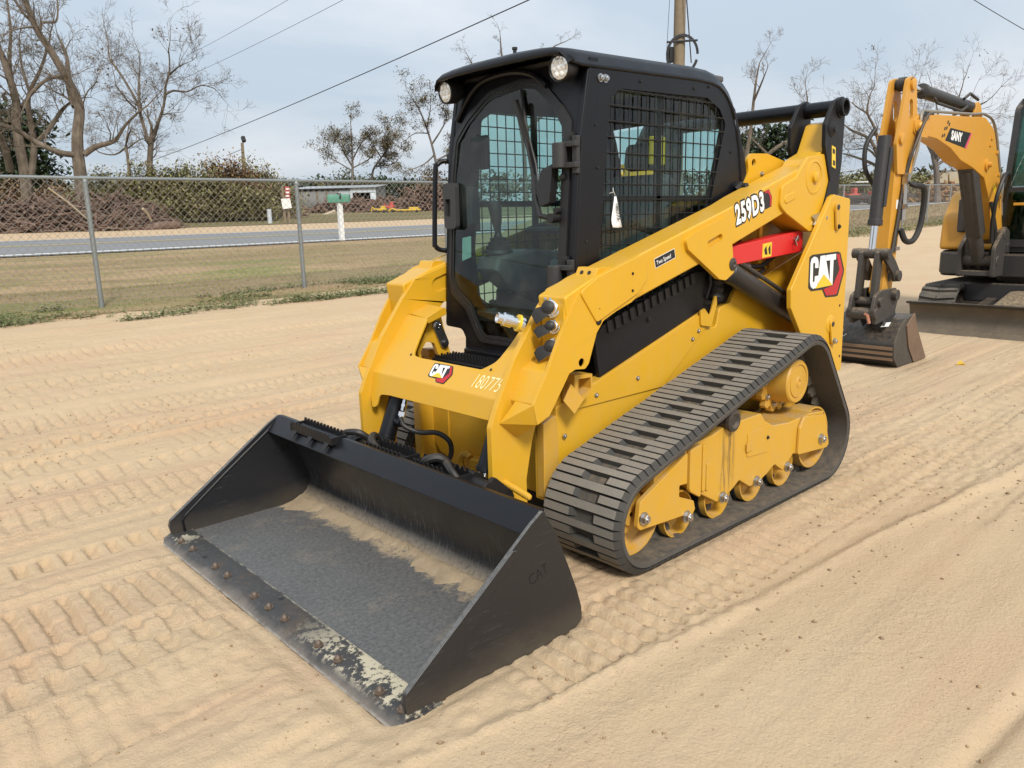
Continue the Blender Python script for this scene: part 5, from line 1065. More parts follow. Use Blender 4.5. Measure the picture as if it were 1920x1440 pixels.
build(G().tube(smo([(-3.98, YE - .12, 2.1), (-3.90, YE - .16, 1.95), (-3.9, YE - .15, 1.75), (-4.0, YE - .1, 1.6)]), .02, 8), 'stick_hose', RUB, EX)
for k, (dy, dx) in enumerate(((.0, 0), (.035, .03))):
    build(G().tube(smo([(-4.62, YE + .085 + dy, 2.24), (-4.42, YE + .11 + dy, 2.20), (-4.28 + dx, YE + .11 + dy * .5, 1.95), (-4.22 + dx, YE + .085, 1.7), (-4.14 + dx, YE + .08, 1.3), (-4.07 + dx, YE + .08, 1.02)]), .013, 8), 'stick_pipe', IRON if k else RUB, EX)
for z in (1.55, 1.22, 1.05): build(G().box((-4.12 - (z - 1.05) * .2, YE + .085, z), (.09, .03, .03)), 'hose_clamp', STEEL, EX, .003)
build(G().ext([(-4.10, 1.48), (-4.16, 1.48), (-4.16, 1.40), (-4.10, 1.40)], YP, YE + .0605, YE + .0615), 'warning_label', WHITE, sk)
build(G().ext([(-6.70, 1.66), (-6.78, 1.60), (-6.74, 1.54), (-6.66, 1.60)], YP, YE + .0852, YE + .0862), 'warning_label', DYEL, bm_)
for x, z, r in ((-4.08, .80, .045), (-4.06, .95, .03), (-4.12, .88, .028), (-4.02, .87, .022)): build(G().ext([(x + r * random.uniform(.6, 1.2) * math.cos(t), z + r * 1.5 * random.uniform(.6, 1.2) * math.sin(t)) for t in np.linspace(0, 2 * PI, 15)[:-1]], YP, YE + .0602, YE + .0606), 'grease_stain', MUD, sk)
# linkage, hitch and bucket
for s_ in (1, -1):
    y = YE + s_ * .115
    lk = build(G().ext(fil([(-3.79, 1.07, .03), (-3.86, 1.06, .02), (-4.02, .95), (-4.12, .86, .02), (-4.12, .76, .03), (-4.03, .76, .02), (-3.98, .84), (-3.80, .96, .02), (-3.75, 1.02, .02)], .02), YP, y - .014, y + .014), 'link', GRIME, EX, .004)
    build(G().lathe((-4.07, y, .81), (0, s_, 0), [(0, .05), (.04, .05), (.045, .03)], 14), 'link_pin', GRIME, lk)
    build(G().ext(fil([(-3.84, 1.04), (-3.74, 1.04), (-3.70, .62, .03), (-3.80, .60, .03)], .02), YP, y * .6 + YE * .4 - .02, y * .6 + YE * .4 + .02), 'push_link', GRIME, EX, .004)
build(G().cyl((-3.80, YE - .16, 1.02), (-3.80, YE + .16, 1.02), .045, 14), 'link_pin', GRIME, EX)
hi = G()
for s_ in (1, -1):
    y = YE + s_ * .10
    hi.ext(fil([(-3.68, .66, .04), (-3.80, .70, .04), (-4.12, .70, .05), (-4.18, .60, .04), (-4.12, .46), (-3.72, .40, .03), (-3.64, .52, .04)], .03), YP, y - .015, y + .015)
hi.cyl((-3.76, YE - .14, .60), (-3.76, YE + .14, .60), .04, 14).cyl((-4.05, YE - .16, .64), (-4.05, YE + .16, .64), .05, 14).box((-3.85, YE, .50), (.2, .18, .10)).cyl((-3.70, YE - .13, .50), (-3.70, YE + .13, .50), .05, 12)
build(hi, 'quick_hitch', GRIME, EX, .004)
build(G().tube([(-3.66, YE + .04, .50), (-3.64, YE + .07, .49), (-3.64, YE + .09, .42)], .014, 8), 'hitch_hook', paint('copper_hook', (.35, .14, .08), .5, .2), EX)
BS = [(-4.30, .45, .02), (-4.12, .42, .05), (-3.98, .33, .06), (-3.895, .21, .08), (-3.92, .07, .06), (-4.02, -.01, .04), (-4.34, -.012), (-4.66, -.005, .01)]
bs_o = fil(BS + [(-4.45, .25, .02)], .02, 6)
yb0, yb1 = -.66, -.07
shell = fil(BS, .02, 6); shell = shell[:]
outer = [q for q in shell]; inner_ = []
for i, q in enumerate(outer):
    t = (Vector(outer[min(i + 1, len(outer) - 1)]) - Vector(outer[max(i - 1, 0)])).normalized(); inner_.append((q[0] - t.y * -.014 * -1, q[1] + t.x * -.014 * -1))
c0 = Vector((-4.2, .2)); inner_ = [tuple(Vector(q) + (c0 - Vector(q)).normalized() * .014) for q in outer]
eb = build(G().ext(outer + inner_[::-1], YP, yb0, yb1), 'dig_bucket', EB, EX, .003)
for y in (yb0 - .008, yb1 - .008): build(G().ext(bs_o, YP, y, y + .016), 'bucket_side', paint('dark_worn_side', (.055, .048, .04), .6, .4, var=.4, scale=4), eb, .004)
build(G().ext(fil([(-4.30, .46), (-4.38, .32), (-4.67, -.01), (-4.37, -.012), (-4.22, .14), (-4.13, .36)], .01), YP, yb1 + .008, yb1 + .02), 'side_cutter', paint('rusty_side', (.15, .095, .06), .75, .4, var=.3, scale=4), eb, .003)
for k, z in enumerate((.17, .12, .07)): build(G().box((-3.905 - .012 * k, (yb0 + yb1) / 2, z), (.02, yb1 - yb0 - .01, .03)), 'wear_strip', paint('worn_strip', (.16, .10, .06), .6, .4, var=.3) if k == 0 else bpy.data.materials['worn_strip'], eb, .003)
for y in (YE - .11, YE + .09): build(G().hull([(-3.97, y, .36), (-3.95, y + .02, .34), (-4.0, y + .02, .36), (-4.16, y, .45), (-4.16, y + .02, .45), (-3.80, y, .52), (-4.1, y, .60), (-3.80, y + .02, .52), (-4.1, y + .02, .60)]), 'bucket_ear', EB, eb, .003)
build(G().ext([(-.20, .33), (-.135, .34), (-.13, .375), (-.195, .365)], lambda a, b, d: (-4.08 + (.42 - b) * 1.15 + .06 + d, a, b + .028), 0, .002), 'white_label', WHITE, eb)
g = G(); put_text(g, 'RIV8K', (-3.925, -.665, .30), (0, 1, .05), (-.5, 0, .8), .055, (.8, 0, .5), .012, sx=.7, bold=-.001) if False else g.tube([(-3.92, -.64, .30), (-3.925, -.62, .33), (-3.92, -.60, .30), (-3.93, -.58, .33), (-3.92, -.56, .30), (-3.925, -.55, .32), (-3.915, -.53, .295)], .0025, 4).tube([(-3.905, -.56, .25), (-3.91, -.54, .27), (-3.9, -.53, .245), (-3.91, -.50, .27)], .0025, 4)
build(g, 'chalk_scribble', WHITE, eb)
build(G().hull([(-3.888, yb1 + .012 + .001, .0)] * 1 + [(-4.05, yb1 + .010, .10), (-4.20, yb1 + .010, .10), (-4.20, yb1 + .010, .20), (-4.05, yb1 + .010, .20), (-4.05, yb1 + .011, .10), (-4.2, yb1 + .011, .2)][1:]), 'worn_sticker', MUD, eb) if False else None
# undercarriage, blade
YC = .12
def ex_track(sy):
    y0, y1 = YC + sy * .58, YC + sy * .98; yl, yh = min(y0, y1), max(y0, y1)
    r = .235; xa, xb = -6.85, -8.35; pts = [(xa + r * math.cos(t), .245 + r * math.sin(t)) for t in np.linspace(-PI / 2, PI / 2, 14)] + [(xb + r * math.cos(t), .245 + r * math.sin(t)) for t in np.linspace(PI / 2, 1.5 * PI, 14)]
    inn2 = [(xa + (q[0] - xa) * .86 if q[0] > xa else (xb + (q[0] - xb) * .86 if q[0] < xb else q[0]), .245 + (q[1] - .245) * .86) for q in pts]
    tk = build(G().ext([pts, inn2], YP, yl, yh), 'crawler_track', TRK, EX, .006)
    g = G(); P_ = [Vector(q) for q in pts]; P_.append(P_[0]); tot = 0
    segs = []
    for i in range(len(P_) - 1): segs.append((tot, P_[i], P_[i + 1])); tot += (P_[i + 1] - P_[i]).length
    n = 44; lm = mesh(G().hull([(-.025, -.2, 0), (.025, -.2, 0), (-.045, 0, 0), (.005, 0, 0), (-.018, -.19, .03), (.018, -.19, .03), (-.04, -.005, .03), (0, -.005, .03)]), 'track_lug', TRK)
    lm2 = mesh(G().hull([(-.025, .2, 0), (.025, .2, 0), (-.045, 0, 0), (.005, 0, 0), (-.018, .19, .03), (.018, .19, .03), (-.04, .005, .03), (0, .005, .03)]), 'track_lug', TRK)
    for k in range(n):
        s_ = tot * k / n
        for (t0, a, b) in segs:
            L = (b - a).length
            if t0 <= s_ < t0 + L:
                p = a.lerp(b, (s_ - t0) / L); d = (b - a).normalized()
                for m_ in (lm, lm2):
                    o = inst(m_, 'track_lug', tk, (p.x, (yl + yh) / 2, p.y)); o.rotation_mode = 'QUATERNION'; o.rotation_quaternion = Matrix(((d.x, 0, d.y), (0, -1, 0), (d.y, 0, -d.x))).to_quaternion()
                break
    build(G().ext(fil([(-6.85, .40), (-8.35, .40), (-8.4, .14), (-6.8, .14)], .05), YP, yl + .08, yh - .08), 'crawler_frame', EB, EX, .01)
    for x in (xa, xb): build(G().lathe((x, yl + .05, .245), (0, 1, 0), [(0, .15), (.02, .19), (.28, .19), (.30, .15)], 24), 'crawler_wheel', GRIME, EX)
for sy in (1, -1): ex_track(sy)
build(G().box((-7.6, YC, .42), (1.3, 1.2, .22)), 'crawler_body', EB, EX, .02)
prof = [(-6.33 - .07 * math.sin(t * PI), z) for t, z in ((0, .33), (.15, .30), (.35, .24), (.55, .17), (.75, .10), (.95, .03), (1.0, .0))]
prof[0] = (-6.27, .335); back = [(x - .03, z) for x, z in prof[::-1]]
bl = build(G().ext(prof + back, YP, YC - .98, YC + 1.02), 'dozer_blade', BLADE, EX, .004)
build(G().ext([(-6.28, .045), (-6.25, -.015), (-6.30, -.015), (-6.36, .04)], YP, YC - .985, YC + 1.025), 'blade_edge', BLADE, bl, .003)
build(G().ext([(-6.255, .345), (-6.275, .318), (-6.36, .318), (-6.36, .345)], YP, YC - .98, YC + 1.02), 'blade_rail', EB, bl, .003)
for y in (YC - .28, YC + .28): build(G().hull([(x, y + dy, z) for x, z in ((-6.43, .30), (-6.46, .14), (-7.1, .38), (-7.1, .26)) for dy in (-.05, .05)]), 'blade_arm', EB, EX, .008)
build(G().hull([(x, y, z + dz) for x, y, z in ((-6.42, .0, .34), (-6.42, .42, .34), (-6.75, .06, .46), (-6.75, .36, .46), (-6.9, .10, .46), (-6.9, .32, .46)) for dz in (0, -.03)]), 'blade_cover_plate', MUD, EX, .006)
build(G().cyl((-6.9, .2, .40), (-6.5, .2, .22), .05, 12).tube([(-6.7, .46, .42), (-6.78, .54, .36), (-6.8, .75, .34), (-6.9, .9, .36)], .018, 8), 'blade_ram', EB, EX)
# upper structure
build(G().cyl((-7.6, YC, .5), (-7.6, YC, .62), .42, 32), 'slew_ring', GRIME, EX)
build(G().ext(fil([(-6.95, YC - .55, .1), (-6.95, YC + .9, .1), (-8.5, YC + .95, .5), (-8.9, YC + .3, .5), (-8.9, YC - .4, .5), (-8.5, YC - 1.0, .5), (-7.4, YC - 1.05, .15)], .2, 8), ZP, .60, .86), 'slew_deck', EB, EX, .02)
build(G().ext(fil([(-7.45, YC - 1.08, .15), (-7.45, YC - .42, .08), (-8.95, YC - .3, .3), (-8.9, YC - .6, .4), (-8.5, YC - 1.02, .4)], .2, 8), ZP, .56, .875), 'side_skirt', EB, EX, .03)
build(G().ext(fil([(-7.42, .885, .05), (-7.46, 1.28, .18), (-7.75, 1.60, .25), (-8.9, 1.60, .2), (-8.95, .885, .1)], .1, 8), YP, YC - 1.07, YC - .45), 'engine_cover', EY, EX, .06, 4)
build(G().ext(fil([(-8.2, .88), (-8.2, 1.58, .1), (-8.95, 1.5, .2), (-9.0, .88, .1)], .1), YP, YC - .46, YC + .95), 'rear_cover', EY, EX, .05, 4)
build(G().box((-7.40, -.72, 1.28), (.06, .06, .30)).cyl((-7.40, -.70, 1.1), (-7.38, -.70, 1.5), .05, 12), 'corner_guard', GRIME, EX, .02)
sw = G()
for y in (YE - .17, YE + .17): sw.ext(fil([(-6.62, .62, .03), (-6.60, .95, .08), (-6.9, 1.18, .07), (-7.08, 1.12, .06), (-7.15, .62)], .04), YP, y - .022, y + .022)
sw.box((-6.85, YE, .66), (.42, .32, .06)).cyl((-6.9, YE - .2, 1.09), (-6.9, YE + .2, 1.09), .06, 16).cyl((-6.72, YE - .2, .80), (-6.72, YE + .2, .80), .06, 16)
build(sw, 'swing_post', GRIME, EX, .01)
CB = fil([(-7.16, 1.0, .03), (-7.10, 1.62), (-7.22, 2.48, .12), (-7.45, 2.60, .08), (-8.25, 2.60, .12), (-8.42, 2.3, .1), (-8.42, .90, .03), (-7.3, .90, .1)], .05, 6)
ins_ = lambda l, k, c: [(c[0] + (a - c[0]) * k, c[1] + (b - c[1]) * k) for a, b in l]
GLD = glass_mat('dark_tinted_glass', (.30, .52, .46))
ec = G()
for y in (YC - .30, YC + .62): ec.ext([CB, fil([(-7.26, 1.1), (-7.20, 1.62), (-7.32, 2.38, .1), (-7.50, 2.48, .06), (-8.2, 2.48, .1), (-8.32, 2.25), (-8.32, 1.5), (-7.9, 1.1)], .06)], YP, y - .03, y + .03)
ec.box((-7.85, YC + .16, 2.585), (.86, .9, .05)).box((-7.75, YC + .16, .92), (1.2, .9, .08)).box((-8.40, YC + .16, 1.2), (.06, .9, .6)).box((-7.13, YC + .16, 1.58), (.06, .9, .05)).box((-7.36, YC + .16, 2.55), (.12, .9, .07)).box((-7.15, YC + .16, .98), (.06, .92, .08))
cb_ = build(ec, 'cab', EB, EX, .01)
for y in (YC - .30, YC + .62): build(G().ext(ins_(CB, .95, (-7.75, 1.75)), YP, y - .004, y + .004), 'side_window', GLD, cb_)
build(G().hull([(-7.13, YC - .27, 1.03), (-7.13, YC + .59, 1.03), (-7.10, YC - .27, 1.56), (-7.10, YC + .59, 1.56), (-7.14, YC - .27, 1.03), (-7.11, YC + .59, 1.56)]), 'lower_windscreen', GLD, cb_)
build(G().hull([(-7.10, YC - .27, 1.62), (-7.10, YC + .59, 1.62), (-7.22, YC - .27, 2.48), (-7.22, YC + .59, 2.48), (-7.11, YC - .27, 1.62), (-7.23, YC + .59, 2.48)]), 'windscreen', GLD, cb_)
build(G().box((-7.75, YC + .16, 1.28), (.45, .45, .14)).box((-8.0, YC + .16, 1.62), (.12, .45, .62)), 'seat', DARK, cb_, .04)
build(G().box((-7.02, YC - .26, .93), (.10, .14, .10)), 'step_bracket', EB, EX, .01)
build(G().box((-7.02, YE + .26, 1.42), (.03, .10, .03)), 'hose_bracket', EY, EX, .004)
# ------------------------------------------------------------------ fence
def ray_dir(u, v): return cF + cR * ((u - 960) / 1444) + cD * ((v - 720) / 1444)
def at(u, v, D):
    "a point of the world seen in direction (u, v), D metres away measured along the ground"
    d = ray_dir(u, v); t = D / math.hypot(d.x, d.y); return CAM + d * t
def ground_at(u, D):
    q = at(u, 400, D); q.z = gz1(q.x, q.y); return q
GALV = paint('galvanised_steel', (.25, .27, .27), .5, .0, var=.15, metal=.55); WIRE = paint('fence_wire', (.24, .215, .19), .6, 0, var=.2, metal=.2)
FV = -7.62
fpt = lambda x: (x, -7.70 + .046 * (x - .52))
fg = lambda x: gz1(*fpt(x))
FE = empty('chain_link_fence', (*fpt(.52), fg(.52)), 'long grey chain link fence with pipe top rail between sand lot and road', 'fence')
px = [.52 - 2.79 * k for k in range(-3, 19)]
FH = 1.54
for x in px:
    X, Y = fpt(x); z = fg(x)
    p_ = build(G().cyl((X, Y, z - .2), (X, Y, z + FH - .02), .030, 12), 'fence_post', GALV, FE)
    build(G().lathe((X, Y, z + FH - .05), (0, 0, 1), [(0, .034), (.03, .034), (.05, .022)], 12).tube([(X + .05, Y, z + FH), (X - .05, Y, z + FH)], .027, 10), 'post_cap', GALV, p_)
build(G().tube([(*fpt(x), fg(x) + FH) for x in px], .021, 10), 'top_rail', GALV, FE)
wm = G(); step = .094; xs = px[0]; zc = {x: fg(x) for x in px}
def zf(x): return float(np.interp(-x, [-q for q in px], [zc[q] for q in px]))
def wire(a, b, r):
    d = (b - a).normalized(); u, v = perp(d); vs = []
    for q in (a, b): vs += [q + u * r, q - u * .5 * r + v * .87 * r, q - u * .5 * r - v * .87 * r]
    wm.add(vs, [(0, 1, 4, 3), (1, 2, 5, 4), (2, 0, 3, 5)])
n = int((px[0] - px[-1]) / step); HM = FH - .03
for k in range(-int(HM / step), n):
    for sg in (1, -1):
        xa = px[0] - k * step - (0 if sg > 0 else HM); xb = xa - sg * HM
        lo, hi_ = (px[-1], px[0])
        def pt(x, h): X, Y = fpt(x); return Vector((X, Y + .028 + .003 * sg, zf(x) + .03 + h))
        ta, tb = 0.0, 1.0
        x0, x1 = xa, xb
        if not (lo < x0 < hi_ and lo < x1 < hi_): continue
        wire(pt(x0, 0), pt(x1, HM), 0.0024 if xa > -9 else .0019)
build(wm, 'chain_link_mesh', WIRE, FE, kind='stuff')
# ------------------------------------------------------------------ mailbox by the road
MBX = ground_at(638, 18.6)
mb = empty('mailbox', MBX, 'small green mailbox on a white painted wooden post beside the road', 'mailbox')
MBG = paint('mailbox_green', (.07, .24, .16), .5, .15, var=.15)
wpaint = paint('white_post_paint', (.72, .72, .69), .6, .05, var=.08)
build(G().box((MBX.x, MBX.y, MBX.z + .40), (.10, .10, .95)), 'post', wpaint, mb, .006)
arch = [(-.085, 0), (.085, 0), (.085, .11)] + [(.085 * math.cos(t), .11 + .075 * math.sin(t)) for t in np.linspace(0, PI, 9)][1:-1] + [(-.085, .11)]
xa_ = Vector((.70, -.72, 0)); ya_ = Vector((.72, .70, 0))
mbx = build(G().ext(arch, lambda a, b, d: tuple(MBX + ya_ * a * 1.0 + xa_ * (d) + Vector((0, 0, .88 + b))), -.24, .24), 'box', MBG, mb, .006)
build(G().ext([(a * 1.05, b * 1.03) for a, b in arch], lambda a, b, d: tuple(MBX + ya_ * a + xa_ * d + Vector((0, 0, .878 + b))), .24, .255), 'door', MBG, mbx, .003)
build(G().box(MBX + ya_ * .09 + Vector((0, 0, 1.0)) - xa_ * .05, (.03, .03, .10)).box(MBX + Vector((0, 0, 1.075)), (.08, .06, .02)), 'flag', DARK, mbx)
blades('mailbox_grass', 500, MBX.x - .45, MBX.x + .45, -7 - 50, -7 - 50 + .01, .1, .3, .02, WEED) if False else None
# ------------------------------------------------------------------ utility pole, light pole, wires
WOOD = paint('weathered_pole', (.20, .155, .10), .85, 0, var=.25, scale=2)
CABLE = paint('black_cable', (.02, .02, .022), .6, 0)
pb = ground_at(1267, 40); pt_ = at(1267, 60, 40); PS = 40 / 1444
up_ = empty('utility_pole', pb, 'round wooden utility pole with coiled cable standing behind the loader cab', 'utility pole')
build(G().cyl(pb - Vector((0, 0, .3)), Vector((pb.x, pb.y, pt_.z + 3.2)), .31, 20, .26), 'pole', WOOD, up_)
hv = cR.copy(); hv.z = 0; hv.normalize()
cz = at(1267, 90, 40).z
g = G()
for r0, ph in ((.70, 0), (.76, .3)):
    g.tube([Vector((pb.x, pb.y, cz - .35)) + hv * (r0 * .98 * math.cos(t)) + Vector((.15, .3, 1.15 * r0 * math.sin(t))) for t in np.linspace(0, PI * 1.9, 30)], .035, 6)
g.tube([Vector((pb.x, pb.y, cz + .2)) - hv * .75 + Vector((.15, .3, 0)), Vector((pb.x, pb.y, cz + .25)) + hv * .7 + Vector((.15, .3, 0))], .05, 6)
build(g, 'cable_coil', CABLE, up_)
build(G().box(Vector((pb.x, pb.y, cz - .35)) - hv * .52 + Vector((.1, .2, 0)), (.28, .28, .7)), 'splice_box', DARK, up_, .05)
def wire3(name, pts, r, label, cat='cable', sag=.0, n=24):
    a, b = pts[0], pts[-1]; P_ = [a.lerp(b, k / n) - Vector((0, 0, sag * 4 * (k / n) * (1 - k / n))) for k in range(n + 1)]
    return props(build(G().tube(P_, r, 5), name, CABLE), label, cat, {'overhead_wire': 'overhead wires', 'drop_wire': 'wires hanging by the utility pole'}.get(name))
wire3('drop_wire', [at(1283, -60, 39.5), at(1296, 118, 39.5)], .030, 'dark wire hanging down the right side of the utility pole')
wire3('drop_wire', [at(1259, -60, 39.4), at(1249, 112, 39.4)], .012, 'thin wire hanging down the left side of the utility pole')
wire3('overhead_wire', [at(255, 312, 75), at(1150, -72, 24)], .020, 'thickest overhead wire, rising from the left treeline to the top', sag=.25)
wire3('overhead_wire', [at(350, 105, 70), at(640, -60, 40)], .011, 'thin overhead wire, upper one of the pair above the bare trees', sag=.1)
wire3('overhead_wire', [at(325, 155, 70), at(760, -62, 36)], .011, 'thin overhead wire, lower one of the pair above the bare trees', sag=.15)
wire3('overhead_wire', [at(1760, -42, 30), at(2000, 100, 34)], .012, 'thin overhead wire crossing the top right corner above the excavator', sag=.05)
lb = ground_at(464, 60); lt_ = at(454, 268, 60)
lp = empty('light_pole', lb, 'leaning wooden pole with a floodlight above the brown thicket', 'light pole')
build(G().tube([lb, Vector((lt_.x, lt_.y, lt_.z))], [.14, .10], 10), 'pole', WOOD, lp)
fh = lt_ + Vector((0, 0, .25)) + hv * .12
build(G().box(fh, (.24, .24, .40), Matrix.Rotation(.5, 3, 'X')).tube([lt_ - Vector((0, 0, .2)), fh], .05, 6), 'floodlight', DARK, lp, .03)
wire3('service_wire', [lt_ - Vector((0, 0, .4)), at(425, 292, 66)], .02, 'short cable running from the leaning light pole into the thicket')

# ------------------------------------------------------------------ trees
def barkm(name, a, b, c):
    m, t, bb = mat(name); s = T(t); p = s.pos(); k = s.noise(s.pos((1, 1, .25)), 9, 5, .7); col = s.mix(s.ramp(k, .35, .65), a, b); col = s.mix(s.m('MULTIPLY', s.ramp(s.noise(p, 2.2, 4), .5, .7), .6), col, c)
    setb(t, bb, Base_Color=col, Roughness=.9, Specular_IOR_Level=.15, Normal=s.bump(k, .04)); return m
BARK = barkm('grey_brown_bark', (.18, .145, .11), (.10, .08, .06), (.26, .215, .165)); BARKF = barkm('distant_bark', (.17, .145, .125), (.12, .10, .085), (.22, .19, .16))
LBRN = leafm('sparse_leaves', (.15, .13, .07), (.19, .155, .09), (.25, .17, .09), 1.2)
LPIN = leafm('pine_needles', (.03, .05, .025), (.045, .065, .03), (.065, .08, .035), .8)
LHED = leafm('thicket_leaves', (.18, .18, .07), (.25, .20, .10), (.24, .26, .075), .28)
LRUS = leafm('rust_leaves', (.22, .13, .07), (.27, .17, .09), (.17, .14, .06), .5)
def grow(g, p, d, L, r, lev, tips, up=.12, wig=.42, kids=(3, 5), n=None):
    k = n or max(3, int(L / (.35 if lev > 1 else .22))); k = min(k, 7); pts = [p.copy()]; rs = [r]; q = p.copy(); dd = d.normalized()
    for i in range(k):
        dd = (dd + Vector((random.gauss(0, wig), random.gauss(0, wig), random.gauss(0, wig * .8) + up)) * (1.0 / k ** .5 * .8)).normalized(); q = q + dd * (L / k); pts.append(q.copy()); rs.append(max(r * (1 - .75 * (i + 1) / k), .005))
    g.tube(pts, rs, 5 if lev > 2 else (4 if lev > 1 else 3), cap=False)
    if lev <= 0: tips.append(pts[-1]); return
    nk = random.randint(*kids)
    for j in range(nk):
        i = random.randint(max(1, k // 3), k); u, v = perp(dd); a = random.uniform(0, 2 * PI); ang = random.uniform(.45, 1.05)
        nd = (dd * math.cos(ang) + (u * math.cos(a) + v * math.sin(a)) * math.sin(ang)).normalized()
        grow(g, pts[i], nd, L * random.uniform(.42, .68), rs[i] * .62, lev - 1, tips, up, wig, kids)
def leafcloud(pts, n, spread, size, flat=.7):
    g = G()
    for p in pts:
        for _ in range(n):
            q = p + Vector((random.gauss(0, spread), random.gauss(0, spread), random.gauss(0, spread * flat))); a = Vector((random.gauss(0, 1), random.gauss(0, 1), random.gauss(0, .7))).normalized() * size * random.uniform(.5, 1.2); u, v = perp(a)
            b = u * size * random.uniform(.3, .6); g.add([q - a, q + b, q + a, q - b], [(0, 1, 2, 3)])
    return g
def tree(name, label, cat, D, limbs, lev=3, dens=1.0, Lk=1.0, leaf=0, lm=None, bark=None, group=None, twr=.32, lsz=.09):
    "limbs: ([(u, v), ...], radius in px at start, at end); first limb is the trunk"
    px_ = D / 1444; base = ground_at(limbs[0][0][0][0], D); t = empty(name, base, label, cat, group or ('half bare trees in the distance' if name.startswith('leafy') else 'bare trees across the road'))
    g = G(); tw = G(); tips = []
    for li, (pl, r0, r1) in enumerate(limbs):
        dz = random.uniform(-1, 1) * D * .05 if li else 0; m = len(pl); P_ = []
        for i, (u, v) in enumerate(pl):
            off = dz * (i / max(1, m - 1)) + random.uniform(-.2, .2) * (li > 0); P_.append(at(u, v, D + off))
        if li == 0: P_.insert(0, base - Vector((0, 0, .2)))
        S = []
        for i in range(len(P_) - 1):
            for k in range(3):
                p0, p1, p2, p3 = P_[max(0, i - 1)], P_[i], P_[i + 1], P_[min(len(P_) - 1, i + 2)]; u = k / 3
                S.append(.5 * ((2 * p1) + (p2 - p0) * u + (2 * p0 - 5 * p1 + 4 * p2 - p3) * u * u + (3 * p1 - p0 - 3 * p2 + p3) * u ** 3))
        S.append(P_[-1]); R_ = [px_ * (r0 + (r1 - r0) * i / (len(S) - 1)) for i in range(len(S))]
        if li == 0: R_[0] *= 1.35; R_[1] *= 1.15
        g.tube(S, R_, 9 if r0 > 4 else 6)
        tot = sum((S[i + 1] - S[i]).length for i in range(len(S) - 1)); nb = max(2, int(tot * dens * (1.35 if li else .75)))
        for j in range(nb):
            f = random.uniform(.25 if li else .55, 1.0); i = min(len(S) - 2, int(f * (len(S) - 1))); d = (S[i + 1] - S[i]).normalized(); u, v = perp(d); a = random.uniform(0, 2 * PI); ang = random.uniform(.5, 1.2)
            nd = d * math.cos(ang) + (u * math.cos(a) + v * math.sin(a)) * math.sin(ang); nd.z += .15
            grow(tw, S[i], nd, Lk * random.uniform(.7, 1.5) * (1.15 - .5 * f), max(R_[i] * twr, px_ * .55), lev, tips)
        grow(tw, S[-1], S[-1] - S[-2], Lk * 1.2, R_[-1] * .85, lev, tips)
    tr_ = build(g, 'trunk', bark or BARK, t); build(tw, 'branches', bark or BARK, t, kind='stuff')
    if leaf and tips:
        pick = random.sample(tips, min(len(tips), leaf)); build(leafcloud(pick, 7, .16 * Lk, lsz), 'foliage', lm or LBRN, t)
    return t
tree('bare_pecan_tree', 'tallest bare tree at left with a thick leaning trunk and broken stub', 'tree', 33,
     [([(152, 345), (146, 290), (145, 250), (149, 205), (138, 172), (120, 138), (95, 95), (66, 50), (46, -8), (40, -60)], 10.5, 3),
      ([(140, 290), (112, 286), (70, 268), (30, 243), (-10, 232), (-50, 225)], 5, 2.5), ([(157, 290), (180, 275), (205, 268), (219, 260), (235, 235), (262, 208)], 5, 1.6), ([(141, 200), (131, 170), (127, 131)], 5.5, 4.5),
      ([(75, 56), (80, 42), (105, 40), (108, 10), (106, -30)], 2.6, 1), ([(66, 50), (45, 52), (22, 57)], 2, .8), ([(115, 143), (90, 148), (62, 170), (50, 190)], 3.2, 1.5), ([(149, 230), (160, 180), (175, 160)], 1.4, .7), ([(60, 40), (40, 20), (20, -20)], 2.4, 1)], 3, 1.25, 1.2, 24)
tree('bare_pecan_tree', 'bare twin-stemmed tree at the left edge behind the fence', 'tree', 36,
     [([(48, 335), (36, 270), (30, 225), (30, 190), (14, 135), (2, 100), (-20, 60)], 9, 3.5), ([(58, 330), (64, 270), (53, 205), (56, 172), (76, 130), (92, 80)], 5.5, 1.5), ([(30, 195), (18, 120), (20, 60), (12, -10)], 4, 1.2), ([(40, 200), (60, 175), (90, 148), (112, 145)], 3, 1), ([(66, 270), (90, 245), (112, 212), (122, 200)], 4, 2.5), ([(20, 320), (4, 262), (-20, 230)], 6, 3), ([(55, 172), (40, 120), (36, 70)], 2.4, 1)], 3, 1.2, 1.25, 24)
tree('bare_pecan_tree', 'pale bare tree with a forked trunk right of the tallest left tree', 'tree', 46,
     [([(281, 330), (281, 300), (283, 268)], 5, 4.4), ([(282, 270), (274, 252), (263, 214), (256, 190), (228, 142), (206, 110), (203, 78)], 3.6, .9), ([(284, 268), (292, 245), (296, 232), (307, 198), (310, 165), (318, 130), (316, 92)], 3.4, .9), ([(309, 178), (325, 170), (350, 172), (378, 160), (402, 166)], 2.2, .7), ([(263, 212), (260, 170), (262, 132)], 2.6, 1.2), ([(256, 205), (240, 190), (226, 172)], 1.6, 1), ([(318, 140), (335, 125), (350, 118)], 1.6, .6), ([(306, 215), (322, 212)], 1.4, .7)], 3, 1.4, 1.45, 30)
tree('crooked_tree', 'small crooked bare tree with a dark trunk beside the forked one', 'tree', 44, [([(243, 330), (240, 300), (236, 272)], 2.8, 2), ([(238, 275), (215, 290), (185, 285), (178, 272)], 1.6, .7), ([(236, 272), (245, 245), (262, 262)], 1.6, .7), ([(237, 280), (262, 262), (278, 258)], 1.3, .6)], 3, 1.2, 1.1, 14)
